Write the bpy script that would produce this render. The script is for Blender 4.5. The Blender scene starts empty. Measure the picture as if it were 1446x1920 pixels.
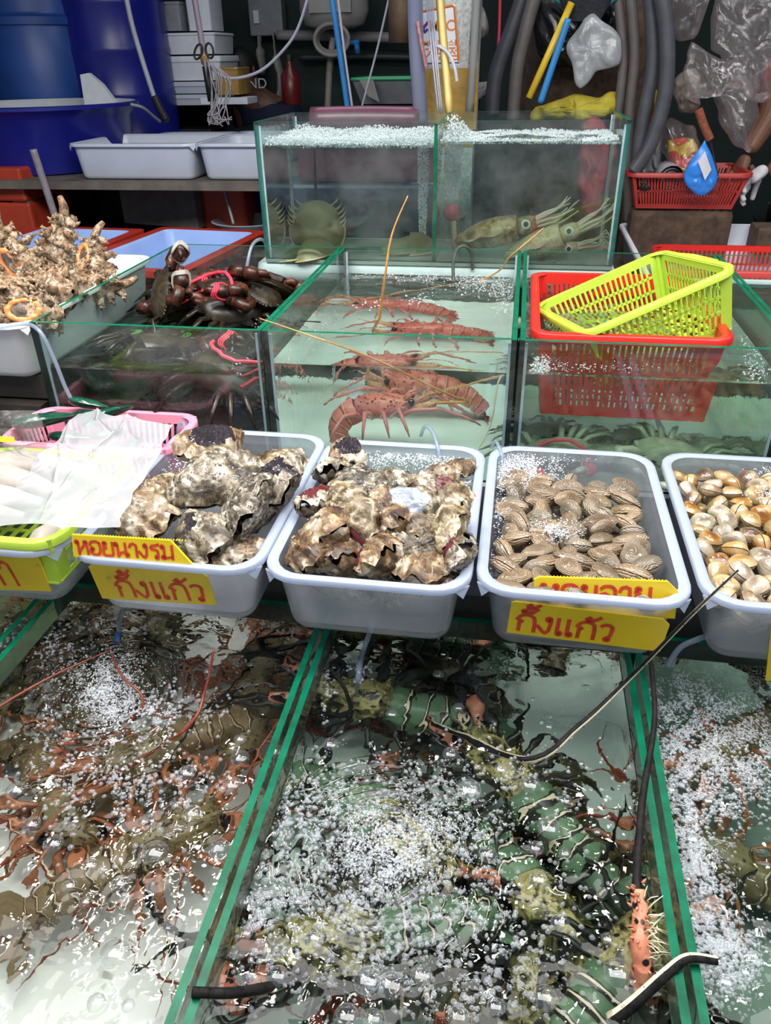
import bpy, math, random
import numpy as np
from mathutils import Vector, Matrix, noise

# ---------------------------------------------------------------- camera
PHI, PSI, ROLL, FPX = .5372, .1715, -.0173, 1431.7
CAM = Vector((0, 0, 1.5))
FH = Vector((-math.sin(PSI), math.cos(PSI), 0)); RT = Vector((math.cos(PSI), math.sin(PSI), 0)); UP = Vector((0, 0, 1))
FW = FH*math.cos(PHI) - UP*math.sin(PHI); CU = FH*math.sin(PHI) + UP*math.cos(PHI)
R2 = RT*math.cos(ROLL) + CU*math.sin(ROLL); U2 = CU*math.cos(ROLL) - RT*math.sin(ROLL)
scene = bpy.context.scene
COL = scene.collection
cam_data = bpy.data.cameras.new('camera'); cam = bpy.data.objects.new('camera', cam_data); COL.objects.link(cam)
M = Matrix((R2, U2, -FW)).transposed().to_4x4(); M.translation = CAM
cam.matrix_world = M
cam_data.sensor_fit = 'AUTO'; cam_data.sensor_width = 36; cam_data.lens = FPX/1920*36
cam_data.clip_start = .02; cam_data.clip_end = 60
scene.camera = cam

# ---------------------------------------------------------------- world, lamps, exposure
world = bpy.data.worlds.new('world'); scene.world = world; world.use_nodes = True
bg = world.node_tree.nodes['Background']
bg.inputs[0].default_value = (.78, .86, 1, 1); bg.inputs[1].default_value = .42

def area(name, loc, size, energy, color, aim=(0, 0, -1), shape='RECTANGLE'):
    d = bpy.data.lights.new(name, 'AREA'); d.shape = shape; d.size = size[0]
    if shape in ('RECTANGLE', 'ELLIPSE'): d.size_y = size[1]
    d.energy = energy; d.color = color
    o = bpy.data.objects.new(name, d); COL.objects.link(o); o.location = loc
    o.rotation_euler = Vector(aim).to_track_quat('-Z', 'Y').to_euler()
    return o
area('soft_fill_panel', (0, .72, 2.62), (3.2, 1.15), 92, (1, .98, .95))  # unseen soft panel added to carry most of the light
for lx, ly, lz, e in ((-.98, 1.25, 2.2, 7), (-.80, 1.05, 2.2, 4), (-1.12, 1.55, 2.2, 5), (-.62, 1.35, 2.2, 3), (.95, 1.22, 2.2, 5), (.5, 1.75, 2.2, 4), (-.12, 1.5, 2.25, 4)):
    area('hanging_bulb', (lx, ly, lz), (.17, .17), e, (1, .96, .9), shape='DISK')
area('rear_fill_light', (-.6, 3.3, 2.5), (1.6, .1), 10, (.8, .87, 1))  # weak unseen fill lights added to lift the dark background
area('rear_fill_light', (1.2, 2.9, 2.5), (.8, .1), 7, (.95, .93, 1))
scene.view_settings.view_transform = 'Standard'; scene.view_settings.look = 'None'
scene.view_settings.exposure = 0.0; scene.view_settings.gamma = 1; scene.view_settings.use_curve_mapping = False
scene.cycles.transparent_max_bounces = 24; scene.cycles.max_bounces = 14; scene.cycles.transmission_bounces = 12
scene.cycles.diffuse_bounces = 4; scene.cycles.glossy_bounces = 4; scene.cycles.sample_clamp_indirect = 6

# ---------------------------------------------------------------- helpers
random.seed(7); rnd = random.Random(11); npr = np.random.RandomState(5)
def ray(px, py):
    xr = px-723; yr = py-960
    return FW + R2*(xr/FPX) - U2*(yr/FPX)
def P(px, py, z=None, y=None):
    d = ray(px, py); t = (z-CAM.z)/d.z if z is not None else y/d.y
    return CAM + d*t
def U(px, py, zs, zt):                     # where a sight line lands on level zt under still water at level zs
    p = P(px, py, z=zs); d = ray(px, py).normalized(); h = Vector((d.x, d.y, 0))/1.33
    c = math.sqrt(max(0, 1-h.length_squared))
    return p + (h - UP*c)*((zs-zt)/c)
def lerp(a, b, t): return a + (b-a)*t
def nz(p, s=1., seed=0): return noise.noise((p[0]*s+seed*7.3, p[1]*s-seed*3.1, p[2]*s+seed*1.7))

class MB:
    def __init__(self): self.v = []; self.f = []; self.m = []
    def add(self, V, F, mi=0):
        b = len(self.v); self.v.extend([tuple(p) for p in V])
        self.f.extend([tuple(i+b for i in q) for q in F]); self.m.extend([mi]*len(F) if isinstance(mi, int) else mi)
        return self
    def box(self, c, s, rot=None, mi=0):
        V = [Vector((x*s[0]/2, y*s[1]/2, z*s[2]/2)) for x in (-1, 1) for y in (-1, 1) for z in (-1, 1)]
        if rot is not None: V = [rot @ p for p in V]
        c = Vector(c)
        return self.add([p+c for p in V], [(0, 1, 3, 2), (4, 6, 7, 5), (0, 4, 5, 1), (2, 3, 7, 6), (0, 2, 6, 4), (1, 5, 7, 3)], mi)
    def tube(self, pts, r, n=8, mi=0, flat=1., cap=True, stripes=None):
        pts = [Vector(p) for p in pts]; N = len(pts)
        R = [r]*N if isinstance(r, (int, float)) else ([lerp(r[0], r[-1], i/(N-1)) for i in range(N)] if len(r) == 2 else r)
        V = []; t0 = None
        for i, p in enumerate(pts):
            t = (pts[min(i+1, N-1)]-pts[max(i-1, 0)])
            t = t.normalized() if t.length > 1e-9 else Vector((0, 0, 1))
            if t0 is None:
                a = Vector((0, 0, 1)) if abs(t.z) < .9 else Vector((1, 0, 0)); u = t.cross(a).normalized()
            else:
                u = (u - t*u.dot(t)); u = u.normalized() if u.length > 1e-6 else t.orthogonal().normalized()
            w = t.cross(u); t0 = t
            for k in range(n):
                a = 2*math.pi*k/n; V.append(p + u*(math.cos(a)*R[i]) + w*(math.sin(a)*R[i]*flat))
        F = []; mm = []
        for i in range(N-1):
            for k in range(n):
                F.append((i*n+k, i*n+(k+1) % n, (i+1)*n+(k+1) % n, (i+1)*n+k)); mm.append(stripes(i, k) if stripes else mi)
        if cap:
            F.append(tuple(range(n))[::-1]); mm.append(mi); F.append(tuple((N-1)*n+k for k in range(n))); mm.append(mi)
        return self.add(V, F, mm)
    def loft(self, loops, cap0=False, cap1=False, mi=0, mis=None, closed=True):
        n = len(loops[0]); V = [p for L in loops for p in L]; F = []; mm = []
        for i in range(len(loops)-1):
            for k in range(n if closed else n-1):
                F.append((i*n+k, i*n+(k+1) % n, (i+1)*n+(k+1) % n, (i+1)*n+k)); mm.append(mis[i] if mis else mi)
        if cap0: F.append(tuple(range(n))[::-1]); mm.append(mi)
        if cap1: F.append(tuple((len(loops)-1)*n+k for k in range(n))); mm.append(mi)
        return self.add(V, F, mm)
    def lathe(self, prof, n=24, c=(0, 0, 0), cap0=False, cap1=False, mi=0, sx=1, sy=1):
        return self.loft([[(c[0]+r*sx*math.cos(2*math.pi*k/n), c[1]+r*sy*math.sin(2*math.pi*k/n), c[2]+z) for k in range(n)] for r, z in prof], cap0, cap1, mi)
    def grid(self, fn, nu, nv, mi=0, wrap=False):
        V = [fn(i/(nu if wrap else nu-1), j/(nv-1)) for j in range(nv) for i in range(nu)]; F = []
        for j in range(nv-1):
            for i in range(nu if wrap else nu-1):
                F.append((j*nu+i, j*nu+(i+1) % nu, (j+1)*nu+(i+1) % nu, (j+1)*nu+i))
        return self.add(V, F, mi)
    def ball(self, c, r, n=10, mi=0):
        rx, ry, rz = (r, r, r) if isinstance(r, (int, float)) else r
        m = max(4, n//2+1); L = []
        for j in range(m+1):
            a = math.pi*(.02+.96*j/m); L.append([(c[0]+rx*math.sin(a)*math.cos(2*math.pi*k/n), c[1]+ry*math.sin(a)*math.sin(2*math.pi*k/n), c[2]-rz*math.cos(a)) for k in range(n)])
        return self.loft(L, True, True, mi)
    def cone(self, a, b, r, n=5, mi=0):
        return self.tube([a, lerp(Vector(a), Vector(b), .6), b], [r, r*.55, r*.05], n, mi)
    def move(self, f):
        self.v = [tuple(f(Vector(p))) for p in self.v]; return self

def rrect(hx, hy, r, z, n=5, c=(0, 0)):
    L = []
    for q, (sx, sy) in enumerate(((1, 1), (-1, 1), (-1, -1), (1, -1))):
        for k in range(n+1):
            a = math.pi/2*(q+k/n); L.append((c[0]+sx*(hx-r)+r*math.cos(a), c[1]+sy*(hy-r)+r*math.sin(a), z))
    return L

def mesh(name, mb, mats, smooth=True):
    me = bpy.data.meshes.new(name); me.from_pydata(mb.v, [], mb.f)
    if not isinstance(mats, (list, tuple)): mats = [mats]
    for m in mats: me.materials.append(m)
    if len(mats) > 1: me.polygons.foreach_set('material_index', np.array(mb.m, dtype=np.int32))
    if smooth:
        me.polygons.foreach_set('use_smooth', np.ones(len(mb.f), dtype=bool))
        if smooth != 'all': me.set_sharp_from_angle(angle=math.radians(50))
    me.update(); return me
def ob(name, mb, mats, parent=None, smooth=True, world=False, kind=None):
    me = mb if isinstance(mb, bpy.types.Mesh) else mesh(name, mb, mats, smooth)
    o = bpy.data.objects.new(name, me); COL.objects.link(o)
    if parent is not None:
        o.parent = parent
        if world: o.location = -parent.location
    if kind: o['kind'] = kind
    return o
def tag(o, label, cat, group=None, kind=None):
    o['label'] = label; o['category'] = cat
    if group: o['group'] = group
    if kind: o['kind'] = kind
    return o
def thing(name, label, cat, loc=(0, 0, 0), rotz=0, group=None):
    o = bpy.data.objects.new(name, None); COL.objects.link(o); o.empty_display_size = .02
    o.location = loc; o.rotation_euler = (0, 0, rotz)
    return tag(o, label, cat, group)
def struct(name, mb, m, smooth=False, parent=None):
    o = ob(name, mb, m, parent, smooth); o['kind'] = 'structure'; return o
def dup(src, name=None):
    r = src.copy(); COL.objects.link(r)
    if name: r.name = name
    for ch in list(src.children):
        c = ch.copy(); COL.objects.link(c); c.parent = r
        for g in ch.children:
            d = g.copy(); COL.objects.link(d); d.parent = c
    return r
ORD = ['first', 'second', 'third', 'fourth', 'fifth', 'sixth', 'seventh', 'eighth', 'ninth', 'tenth', 'eleventh', 'twelfth', 'thirteenth', 'fourteenth']
def ordl(i, n, lo='left', hi='right'):
    if i == 0: return lo+'most'
    if i == n-1: return hi+'most'
    return ORD[i]+' from the '+lo

# ---------------------------------------------------------------- materials
def newmat(name):
    m = bpy.data.materials.new(name); m.use_nodes = True; m.node_tree.nodes.clear(); return m, m.node_tree
def nd(t, ty, ins=None, **kw):
    n = t.nodes.new(ty)
    for k, v in kw.items(): setattr(n, k, v)
    for k, v in (ins or {}).items():
        if isinstance(v, bpy.types.NodeSocket): t.links.new(v, n.inputs[k])
        else: n.inputs[k].default_value = v
    return n
def c4(c): return (*c, 1) if len(c) == 3 else c
def ramp(t, fac, stops, interp='LINEAR'):
    r = nd(t, 'ShaderNodeValToRGB', {0: fac}); r.color_ramp.interpolation = interp; e = r.color_ramp.elements
    while len(e) < len(stops): e.new(.5)
    for q, (pos, col) in zip(e, stops): q.position = pos; q.color = c4(col)
    return r.outputs[0]
def mixc(t, fac, a, b, mode='MIX'):
    n = nd(t, 'ShaderNodeMix', data_type='RGBA', blend_type=mode)
    for s, v in ((0, fac), (6, a), (7, b)):
        if isinstance(v, bpy.types.NodeSocket): t.links.new(v, n.inputs[s])
        else: n.inputs[s].default_value = c4(v) if s else v
    return n.outputs[2]
def coords(t, per_object=True):
    tc = nd(t, 'ShaderNodeTexCoord')
    if not per_object: return tc.outputs['Object']
    oi = nd(t, 'ShaderNodeObjectInfo'); m = nd(t, 'ShaderNodeMath', {0: oi.outputs['Random'], 1: 37.}, operation='MULTIPLY')
    return nd(t, 'ShaderNodeVectorMath', {0: tc.outputs['Object'], 1: m.outputs[0]}, operation='ADD').outputs[0]
def noi(t, co, scale, detail=4, rough=.6, dist=0.):
    return nd(t, 'ShaderNodeTexNoise', {'Vector': co, 'Scale': scale, 'Detail': detail, 'Roughness': rough, 'Distortion': dist}).outputs[0]
def finish(t, sh, vol=None):
    o = nd(t, 'ShaderNodeOutputMaterial', {0: sh})
    if vol is not None: t.links.new(vol, o.inputs[1])
def bsdf(t, color, rough=.5, metal=0., bump=None, bump_s=.3, bump_d=.002, **kw):
    b = nd(t, 'ShaderNodeBsdfPrincipled', {'Roughness': rough, 'Metallic': metal})
    if isinstance(color, bpy.types.NodeSocket): t.links.new(color, b.inputs['Base Color'])
    else: b.inputs['Base Color'].default_value = c4(color)
    if bump is not None:
        t.links.new(nd(t, 'ShaderNodeBump', {'Height': bump, 'Strength': bump_s, 'Distance': bump_d}).outputs[0], b.inputs['Normal'])
    for k, v in kw.items(): b.inputs[k.replace('_', ' ')].default_value = v
    return b.outputs[0]
_mc = {}
def plain(name, color, rough=.45, var=.12, scale=14, dirt=None, dirt_amt=.5, dirt_scale=6, bump_s=0., bump_scale=60, metal=0.):
    if name in _mc: return _mc[name]
    m, t = newmat(name); co = coords(t)
    n = noi(t, co, scale)
    lo = tuple(max(0, c*(1-var)) for c in color); hi = tuple(min(1, c*(1+var)) for c in color)
    col = ramp(t, n, [(.3, lo), (.7, hi)])
    if dirt:
        d = noi(t, co, dirt_scale, 6, .7); f = ramp(t, d, [(1-dirt_amt*.62-.08, (0, 0, 0)), (1-dirt_amt*.62+.08, (1, 1, 1))])
        col = mixc(t, f, col, dirt)
    bp = noi(t, co, bump_scale, 5) if bump_s else None
    finish(t, bsdf(t, col, rough, metal, bp, bump_s)); _mc[name] = m; return m
def schlick(t, f0=.04):
    lw = nd(t, 'ShaderNodeLayerWeight', {'Blend': .5})
    p = nd(t, 'ShaderNodeMath', {0: lw.outputs['Facing'], 1: 5.}, operation='POWER')
    return nd(t, 'ShaderNodeMath', {0: p.outputs[0], 1: 1-f0, 2: f0}, operation='MULTIPLY_ADD').outputs[0]
def pane_mat(name, tint=(.93, .975, .955), film=0.0):
    m, t = newmat(name); co = coords(t, False)
    tr = nd(t, 'ShaderNodeBsdfTransparent', {0: c4(tint)}); gl = nd(t, 'ShaderNodeBsdfGlossy', {1: 0.01})
    sh = nd(t, 'ShaderNodeMixShader', {0: schlick(t), 1: tr.outputs[0], 2: gl.outputs[0]}).outputs[0]
    if film:
        df = nd(t, 'ShaderNodeBsdfDiffuse', {0: (.75, .8, .8, 1)})
        f = ramp(t, noi(t, co, 9, 5, .7), [(.4, (0, 0, 0)), (.8, (film,)*3)])
        sh = nd(t, 'ShaderNodeMixShader', {0: f, 1: sh, 2: df.outputs[0]}).outputs[0]
    finish(t, sh); return m
def water_mat(name, tint, absorb, dens, bump=.15, haze=0.):
    m, t = newmat(name); co = coords(t, False)
    bp = noi(t, co, 26, 3, .5)
    b = bsdf(t, tint, 0.0, 0, bp, bump, .01, Transmission_Weight=1.0, IOR=1.33)
    va = nd(t, 'ShaderNodeVolumeAbsorption', {0: c4(absorb), 1: dens})
    vo = va.outputs[0]
    if haze: vo = nd(t, 'ShaderNodeAddShader', {0: vo, 1: nd(t, 'ShaderNodeVolumeScatter', {0: (.62, .66, .66, 1), 1: haze}).outputs[0]}).outputs[0]
    finish(t, b, vo); return m
def film_water_mat(name, tint=(.9, .92, .88), bump=.25, scale=45, gl0=.03):
    m, t = newmat(name); co = coords(t, False)
    nm = nd(t, 'ShaderNodeBump', {'Height': noi(t, co, scale, 3, .5), 'Strength': bump, 'Distance': .004})
    tr = nd(t, 'ShaderNodeBsdfTransparent', {0: c4(tint)}); gl = nd(t, 'ShaderNodeBsdfGlossy', {1: .02, 'Normal': nm.outputs[0]})
    finish(t, nd(t, 'ShaderNodeMixShader', {0: schlick(t, gl0), 1: tr.outputs[0], 2: gl.outputs[0]}).outputs[0]); return m
def bubble_mat(name, white=.05, edge=2.0):
    m, t = newmat(name)
    lw = nd(t, 'ShaderNodeLayerWeight', {'Blend': .5}); p = nd(t, 'ShaderNodeMath', {0: lw.outputs['Facing'], 1: edge}, operation='POWER')
    f = nd(t, 'ShaderNodeMath', {0: p.outputs[0], 1: .85, 2: .06}, operation='MULTIPLY_ADD')
    tr = nd(t, 'ShaderNodeBsdfTransparent', {0: (.97, .98, .98, 1)}); gl = nd(t, 'ShaderNodeBsdfGlossy', {0: (.95, .97, 1, 1), 1: .03})
    sh = nd(t, 'ShaderNodeMixShader', {0: f.outputs[0], 1: tr.outputs[0], 2: gl.outputs[0]}).outputs[0]
    df = nd(t, 'ShaderNodeBsdfDiffuse', {0: (.92, .95, 1, 1)})
    finish(t, nd(t, 'ShaderNodeMixShader', {0: white, 1: sh, 2: df.outputs[0]}).outputs[0]); return m
def frosted_mat(name, color, clear=.22, trans=.5, rough=.25):
    m, t = newmat(name); co = coords(t)
    n = noi(t, co, 10); lo = tuple(c*.92 for c in color); col = ramp(t, n, [(.3, lo), (.7, color)])
    a = nd(t, 'ShaderNodeBsdfDiffuse', {0: col}); b = nd(t, 'ShaderNodeBsdfTranslucent', {0: col})
    s = nd(t, 'ShaderNodeMixShader', {0: trans, 1: a.outputs[0], 2: b.outputs[0]}).outputs[0]
    tr = nd(t, 'ShaderNodeBsdfTransparent', {0: c4(color)})
    s = nd(t, 'ShaderNodeMixShader', {0: clear, 1: s, 2: tr.outputs[0]}).outputs[0]
    gl = nd(t, 'ShaderNodeBsdfGlossy', {1: rough})
    s = nd(t, 'ShaderNodeMixShader', {0: schlick(t, .05), 1: s, 2: gl.outputs[0]}).outputs[0]
    finish(t, s); return m
def bag_mat(name, color=(.9, .92, .95), opaque=.25, rough=.12, tl_=.5):
    m, t = newmat(name); co = coords(t)
    tr = nd(t, 'ShaderNodeBsdfTransparent', {0: (.97, .97, .98, 1)}); df = nd(t, 'ShaderNodeBsdfDiffuse', {0: c4(color)}); tl = nd(t, 'ShaderNodeBsdfTranslucent', {0: c4(color)})
    s = nd(t, 'ShaderNodeMixShader', {0: tl_, 1: df.outputs[0], 2: tl.outputs[0]}).outputs[0]
    s = nd(t, 'ShaderNodeMixShader', {0: opaque, 1: tr.outputs[0], 2: s}).outputs[0]
    bm_ = nd(t, 'ShaderNodeBump', {'Height': noi(t, co, 30, 5, .6, 1.), 'Strength': .5, 'Distance': .01})
    gl = nd(t, 'ShaderNodeBsdfGlossy', {1: rough, 'Normal': bm_.outputs[0]})
    finish(t, nd(t, 'ShaderNodeMixShader', {0: schlick(t, .08), 1: s, 2: gl.outputs[0]}).outputs[0]); return m
# ---------------------------------------------------------------- setting
m_floor = plain('wet_concrete', (.09, .085, .08), .35, .3, 5, bump_s=.2)
m_wall = plain('dark_green_sheet', (.010, .026, .022), .7, .4, 3, bump_s=.1)
m_roof = plain('dark_roof_sheet', (.035, .035, .04), .8, .3, 3)
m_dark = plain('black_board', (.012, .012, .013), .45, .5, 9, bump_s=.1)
struct('floor', MB().box((0, 2.2, -.05), (7, 7, .1)), m_floor)
struct('wall_back', MB().box((0, 5.05, 1.4), (7, .1, 2.8)), m_wall)
struct('wall_left', MB().box((-3.45, 2.8, 1.4), (.1, 4.4, 2.8)), m_roof)
struct('wall_right', MB().box((3.45, 2.8, 1.4), (.1, 4.4, 2.8)), m_roof)
struct('ceiling', MB().box((0, 3.4, 2.85), (7, 3.4, .1)), m_roof)

# display counter that carries the trays and the middle row of tanks
ct = thing('display_counter', 'long black counter board under the white trays and the middle row of tanks', 'counter', (0, 1.55, 0))
ob('counter_top', MB().box((.16, 1.555, .732), (2.5, 1.10, .028)), m_dark, ct, False, True)
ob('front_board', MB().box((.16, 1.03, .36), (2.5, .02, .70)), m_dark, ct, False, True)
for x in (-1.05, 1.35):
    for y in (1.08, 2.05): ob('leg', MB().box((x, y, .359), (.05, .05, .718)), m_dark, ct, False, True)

# ---------------------------------------------------------------- glass tanks
m_pane = pane_mat('clear_glass', (.91, .965, .945), .05)
m_edge = plain('green_glass_edge', (.0, .115, .058), .32, .35, 30)
next(n for n in m_edge.node_tree.nodes if n.type == 'BSDF_PRINCIPLED').inputs['Specular IOR Level'].default_value = .15
m_edged = plain('glass_edge_painted_dark', (.004, .02, .015), .15, .3, 20)  # same glass; the optical darkening of upright edges is put into the colour
m_seal = plain('clear_silicone', (.42, .5, .56), .3, .2, 20)
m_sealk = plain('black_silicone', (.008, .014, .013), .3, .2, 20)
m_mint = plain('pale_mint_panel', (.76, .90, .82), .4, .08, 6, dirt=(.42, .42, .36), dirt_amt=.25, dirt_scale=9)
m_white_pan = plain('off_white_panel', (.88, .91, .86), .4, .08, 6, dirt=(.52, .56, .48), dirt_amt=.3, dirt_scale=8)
m_dim_pan = plain('shade_darkened_panel', (.22, .26, .23), .5, .25, 7)  # floor colour darkened to stand in for the shade of the trays
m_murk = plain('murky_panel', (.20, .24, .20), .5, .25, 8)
T = .0095
def pane(name, parent, c, s, axis, mats):
    # box whose two big faces (along axis) are glass, top/bottom edges green, upright edges dark
    mb = MB().box(c, s)
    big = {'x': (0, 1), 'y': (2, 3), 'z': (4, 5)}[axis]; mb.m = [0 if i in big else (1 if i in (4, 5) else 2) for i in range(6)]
    return ob(name, mb, mats, parent, False)
def tank(name, label, x0, x1, y0, y1, z0, z1, floor, up=None, seal=True, cat='fish tank'):
    w, d, h = x1-x0, y1-y0, z1-z0
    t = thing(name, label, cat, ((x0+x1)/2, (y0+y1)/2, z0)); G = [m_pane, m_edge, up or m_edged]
    ob('bottom_panel', MB().box((0, 0, T/2), (w, d, T)), floor, t, False)
    pane('front_pane', t, (0, -d/2+T/2, h/2+T/2), (w, T, h-T), 'y', G); pane('back_pane', t, (0, d/2-T/2, h/2+T/2), (w, T, h-T), 'y', G)
    for s in (-1, 1): pane('side_pane', t, (s*(w/2-T/2), 0, h/2+T/2), (T, d-2*T, h-T), 'x', G)
    if seal:
        for s in (-1, 1):
            for q in ((-1, 1) if z0 > .6 else (-1,)):
                ob('silicone_seam', MB().box((s*(w/2-T-.003), q*(d/2-T-.003), h/2), (.005, .005, h-.02)), m_seal, t, False)
    return t
def ripple(kind):
    def f(x, y):
        if kind == 'rough':
            return (.0040*noise.noise((x*16, y*16, 1)) + .0026*noise.noise((x*38, y*38, 4)) + .0013*noise.noise((x*85, y*85, 2)))
        if kind == 'mid':
            return (.0028*noise.noise((x*14, y*14, 1)) + .0013*noise.noise((x*36, y*36, 4)) + .0004*noise.noise((x*90, y*90, 2)))
        if kind == 'rear':
            return .008*noise.noise((x*9, y*9, 3)) + .003*noise.noise((x*30, y*30, 3))
        return .0011*noise.noise((x*11, y*18, 1)) + .0006*noise.noise((x*40, y*40, 4))
    return f
def water(name, label, x0, x1, y0, y1, z0, zs, mat, kind, step=.006, rings=()):
    f = ripple(kind); nx = int((x1-x0)/step)+1; ny = int((y1-y0)/step)+1
    def top(u, v):
        x, y = lerp(x0, x1, u), lerp(y0, y1, v); z = f(x, y)
        for rx, ry, amp, wl, rad in rings:
            r = math.hypot(x-rx, y-ry)
            if r < rad: z += amp*math.sin(r/wl*6.283)*(1-r/rad)
        e = min(1, min(u, 1-u)*(x1-x0)/.012, min(v, 1-v)*(y1-y0)/.012)
        return (x, y, zs + z*e + .0015*(1-e))
    mb = MB().grid(top, nx, ny)
    bd = [i for i in range(nx)] + [nx*(j+1)-1 for j in range(1, ny)] + [nx*ny-1-i for i in range(1, nx)] + [nx*(ny-1-j) for j in range(1, ny-1)]
    b0 = len(mb.v); mb.v += [(mb.v[i][0], mb.v[i][1], z0) for i in bd]; n = len(bd)
    for k in range(n):
        mb.f.append((bd[k], b0+k, b0+(k+1) % n, bd[(k+1) % n])); mb.m.append(0)
    mb.f.append(tuple(range(b0, b0+n))[::-1]); mb.m.append(0)
    o = ob(name, mb, mat, None, True); return tag(o, label, 'water', None, 'stuff')

# lower row (z .35 to .70), middle row, rear double tank
LZ0, LZ1, LWS = .40, .70, .664
LX = [(-1.252, -.7762), (-.7602, -.2756), (-.2676, .2167), (.2248, .7080)]
LY0, LY1 = .30, 1.003
lab = ['low glass tank at the left edge of the picture, mostly hidden below the lime basket', 'low glass tank of brown lobsters in front of the big oyster tray',
       'low glass tank of green and black lobsters in the middle of the front row', 'low glass tank covered in grey foam at the front right']
m_w_clear = water_mat('clear_tank_water', (.97, 1, .98), (.74, .93, .84), .7, .12); m_w_pale = water_mat('pale_tank_water', (.99, 1, .985), (.84, .92, .84), .6, .12)
m_w_green = water_mat('greenish_tank_water', (.94, 1, .96), (.55, .85, .70), 1.6, .10)
m_w_murky = water_mat('murky_tank_water', (.93, .96, .90), (.62, .66, .50), 3.2, .10)
m_w_rear = water_mat('rear_tank_water', (.93, .97, .94), (.60, .68, .62), 1.0, .0, .55)
low = []
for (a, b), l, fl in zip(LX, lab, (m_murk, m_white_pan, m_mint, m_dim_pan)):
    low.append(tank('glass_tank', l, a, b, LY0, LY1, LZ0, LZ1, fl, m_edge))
ringsA = [(P(470*1, 0+1, z=LWS).x, 0, 0, .02, .01)]
def ringset(pix, amp=.0016, wl=.014, rad=.09):
    return [(P(px, py, z=LWS).x, P(px, py, z=LWS).y, amp, wl, rad) for px, py in pix]
wl = ['dark water in the low tank at the left edge of the picture', 'rippling water over the brown lobsters in the low left tank',
      'clear green water over the striped lobsters in the low middle tank', 'foamy water in the low tank at the front right']
rs = [[], ringset([(215, 1790), (290, 1600), (360, 1530), (180, 1880), (130, 1700), (250, 1700)]) + ringset([(205, 1300)], .004, .022, .16), ringset([(1060, 1600), (680, 1270), (740, 1320), (650, 1900), (880, 1900)]) + ringset([(720, 1610)], .005, .024, .18), []]
for (a, b), l, m, r in zip(LX, wl, (m_w_murky, m_w_pale, m_w_clear, m_w_green), rs):
    water('tank_water', l, a+T+.0008, b-T-.0008, LY0+T+.001, LY1-T-.001, LZ0+.003, LWS, m, 'rough', .0055, r)
MZ0, MZ1 = .7465, 1.054
MX = [(-.9585, -.4757), (-.4735, .0108), (.0162, .4984), (.5010, .985)]
MY0, MY1 = 1.374, 2.123
MWS = [.955, .985, .985, .975]
ml = ['glass tank packed with tied mud crabs in the middle row, behind the pink basket', 'glass tank of red lobsters at the centre of the middle row',
      'glass tank holding the floating red basket at the right of the middle row', 'glass tank cut by the right edge beside the floating red basket tank']
mwl = ['murky water around the tied mud crabs in the middle row tank', 'clear mint water around the red lobsters in the middle row tank', 'greenish water around the red basket in the middle row tank',
       'water in the middle row tank at the right edge of the picture']
m_sand = plain('dark_sandy_panel', (.34, .40, .34), .5, .25, 8, dirt=(.5, .42, .30), dirt_amt=.4)
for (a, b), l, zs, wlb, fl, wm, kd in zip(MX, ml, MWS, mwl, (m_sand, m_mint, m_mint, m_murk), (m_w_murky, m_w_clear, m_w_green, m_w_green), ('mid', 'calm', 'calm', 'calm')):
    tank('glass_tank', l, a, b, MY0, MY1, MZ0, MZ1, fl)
    water('tank_water', wlb, a+T+.0008, b-T-.0008, MY0+T+.001, MY1-T-.001, MZ0+.003, zs, wm, kd, .007)
# rear double tank
RZ0, RZ1, RY0, RY1 = 1.007, 1.361, 2.1318, 2.5148
RX0, RXM, RX1 = -.6993, -.2245, .2499
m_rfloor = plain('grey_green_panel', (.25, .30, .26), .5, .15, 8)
rt = tank('double_glass_tank', 'tall double glass tank of horseshoe crabs and squid at the back of the stall', RX0, RX1, RY0, RY1, RZ0, RZ1, m_rfloor, plain('teal_glass_edge', (.03, .15, .15), .15, .2, 20))
pane('divider_pane', rt, (RXM-(RX0+RX1)/2, 0, (RZ1-RZ0)/2), (.009, RY1-RY0-2*T, RZ1-RZ0-.014), 'x', [m_pane, m_edge, m_edge])
for i, (a, b, zs) in enumerate(((RX0+T, RXM-.0045, 1.303), (RXM+.0045, RX1-T, 1.312))):
    water('tank_water', ('grey water over the horseshoe crabs in the tall double tank', 'grey water around the squid in the tall double tank')[i], a+.0008, b-.0008, RY0+T+.001, RY1-T-.001, RZ0+.003, zs, m_w_rear, 'rear', .008)
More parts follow.
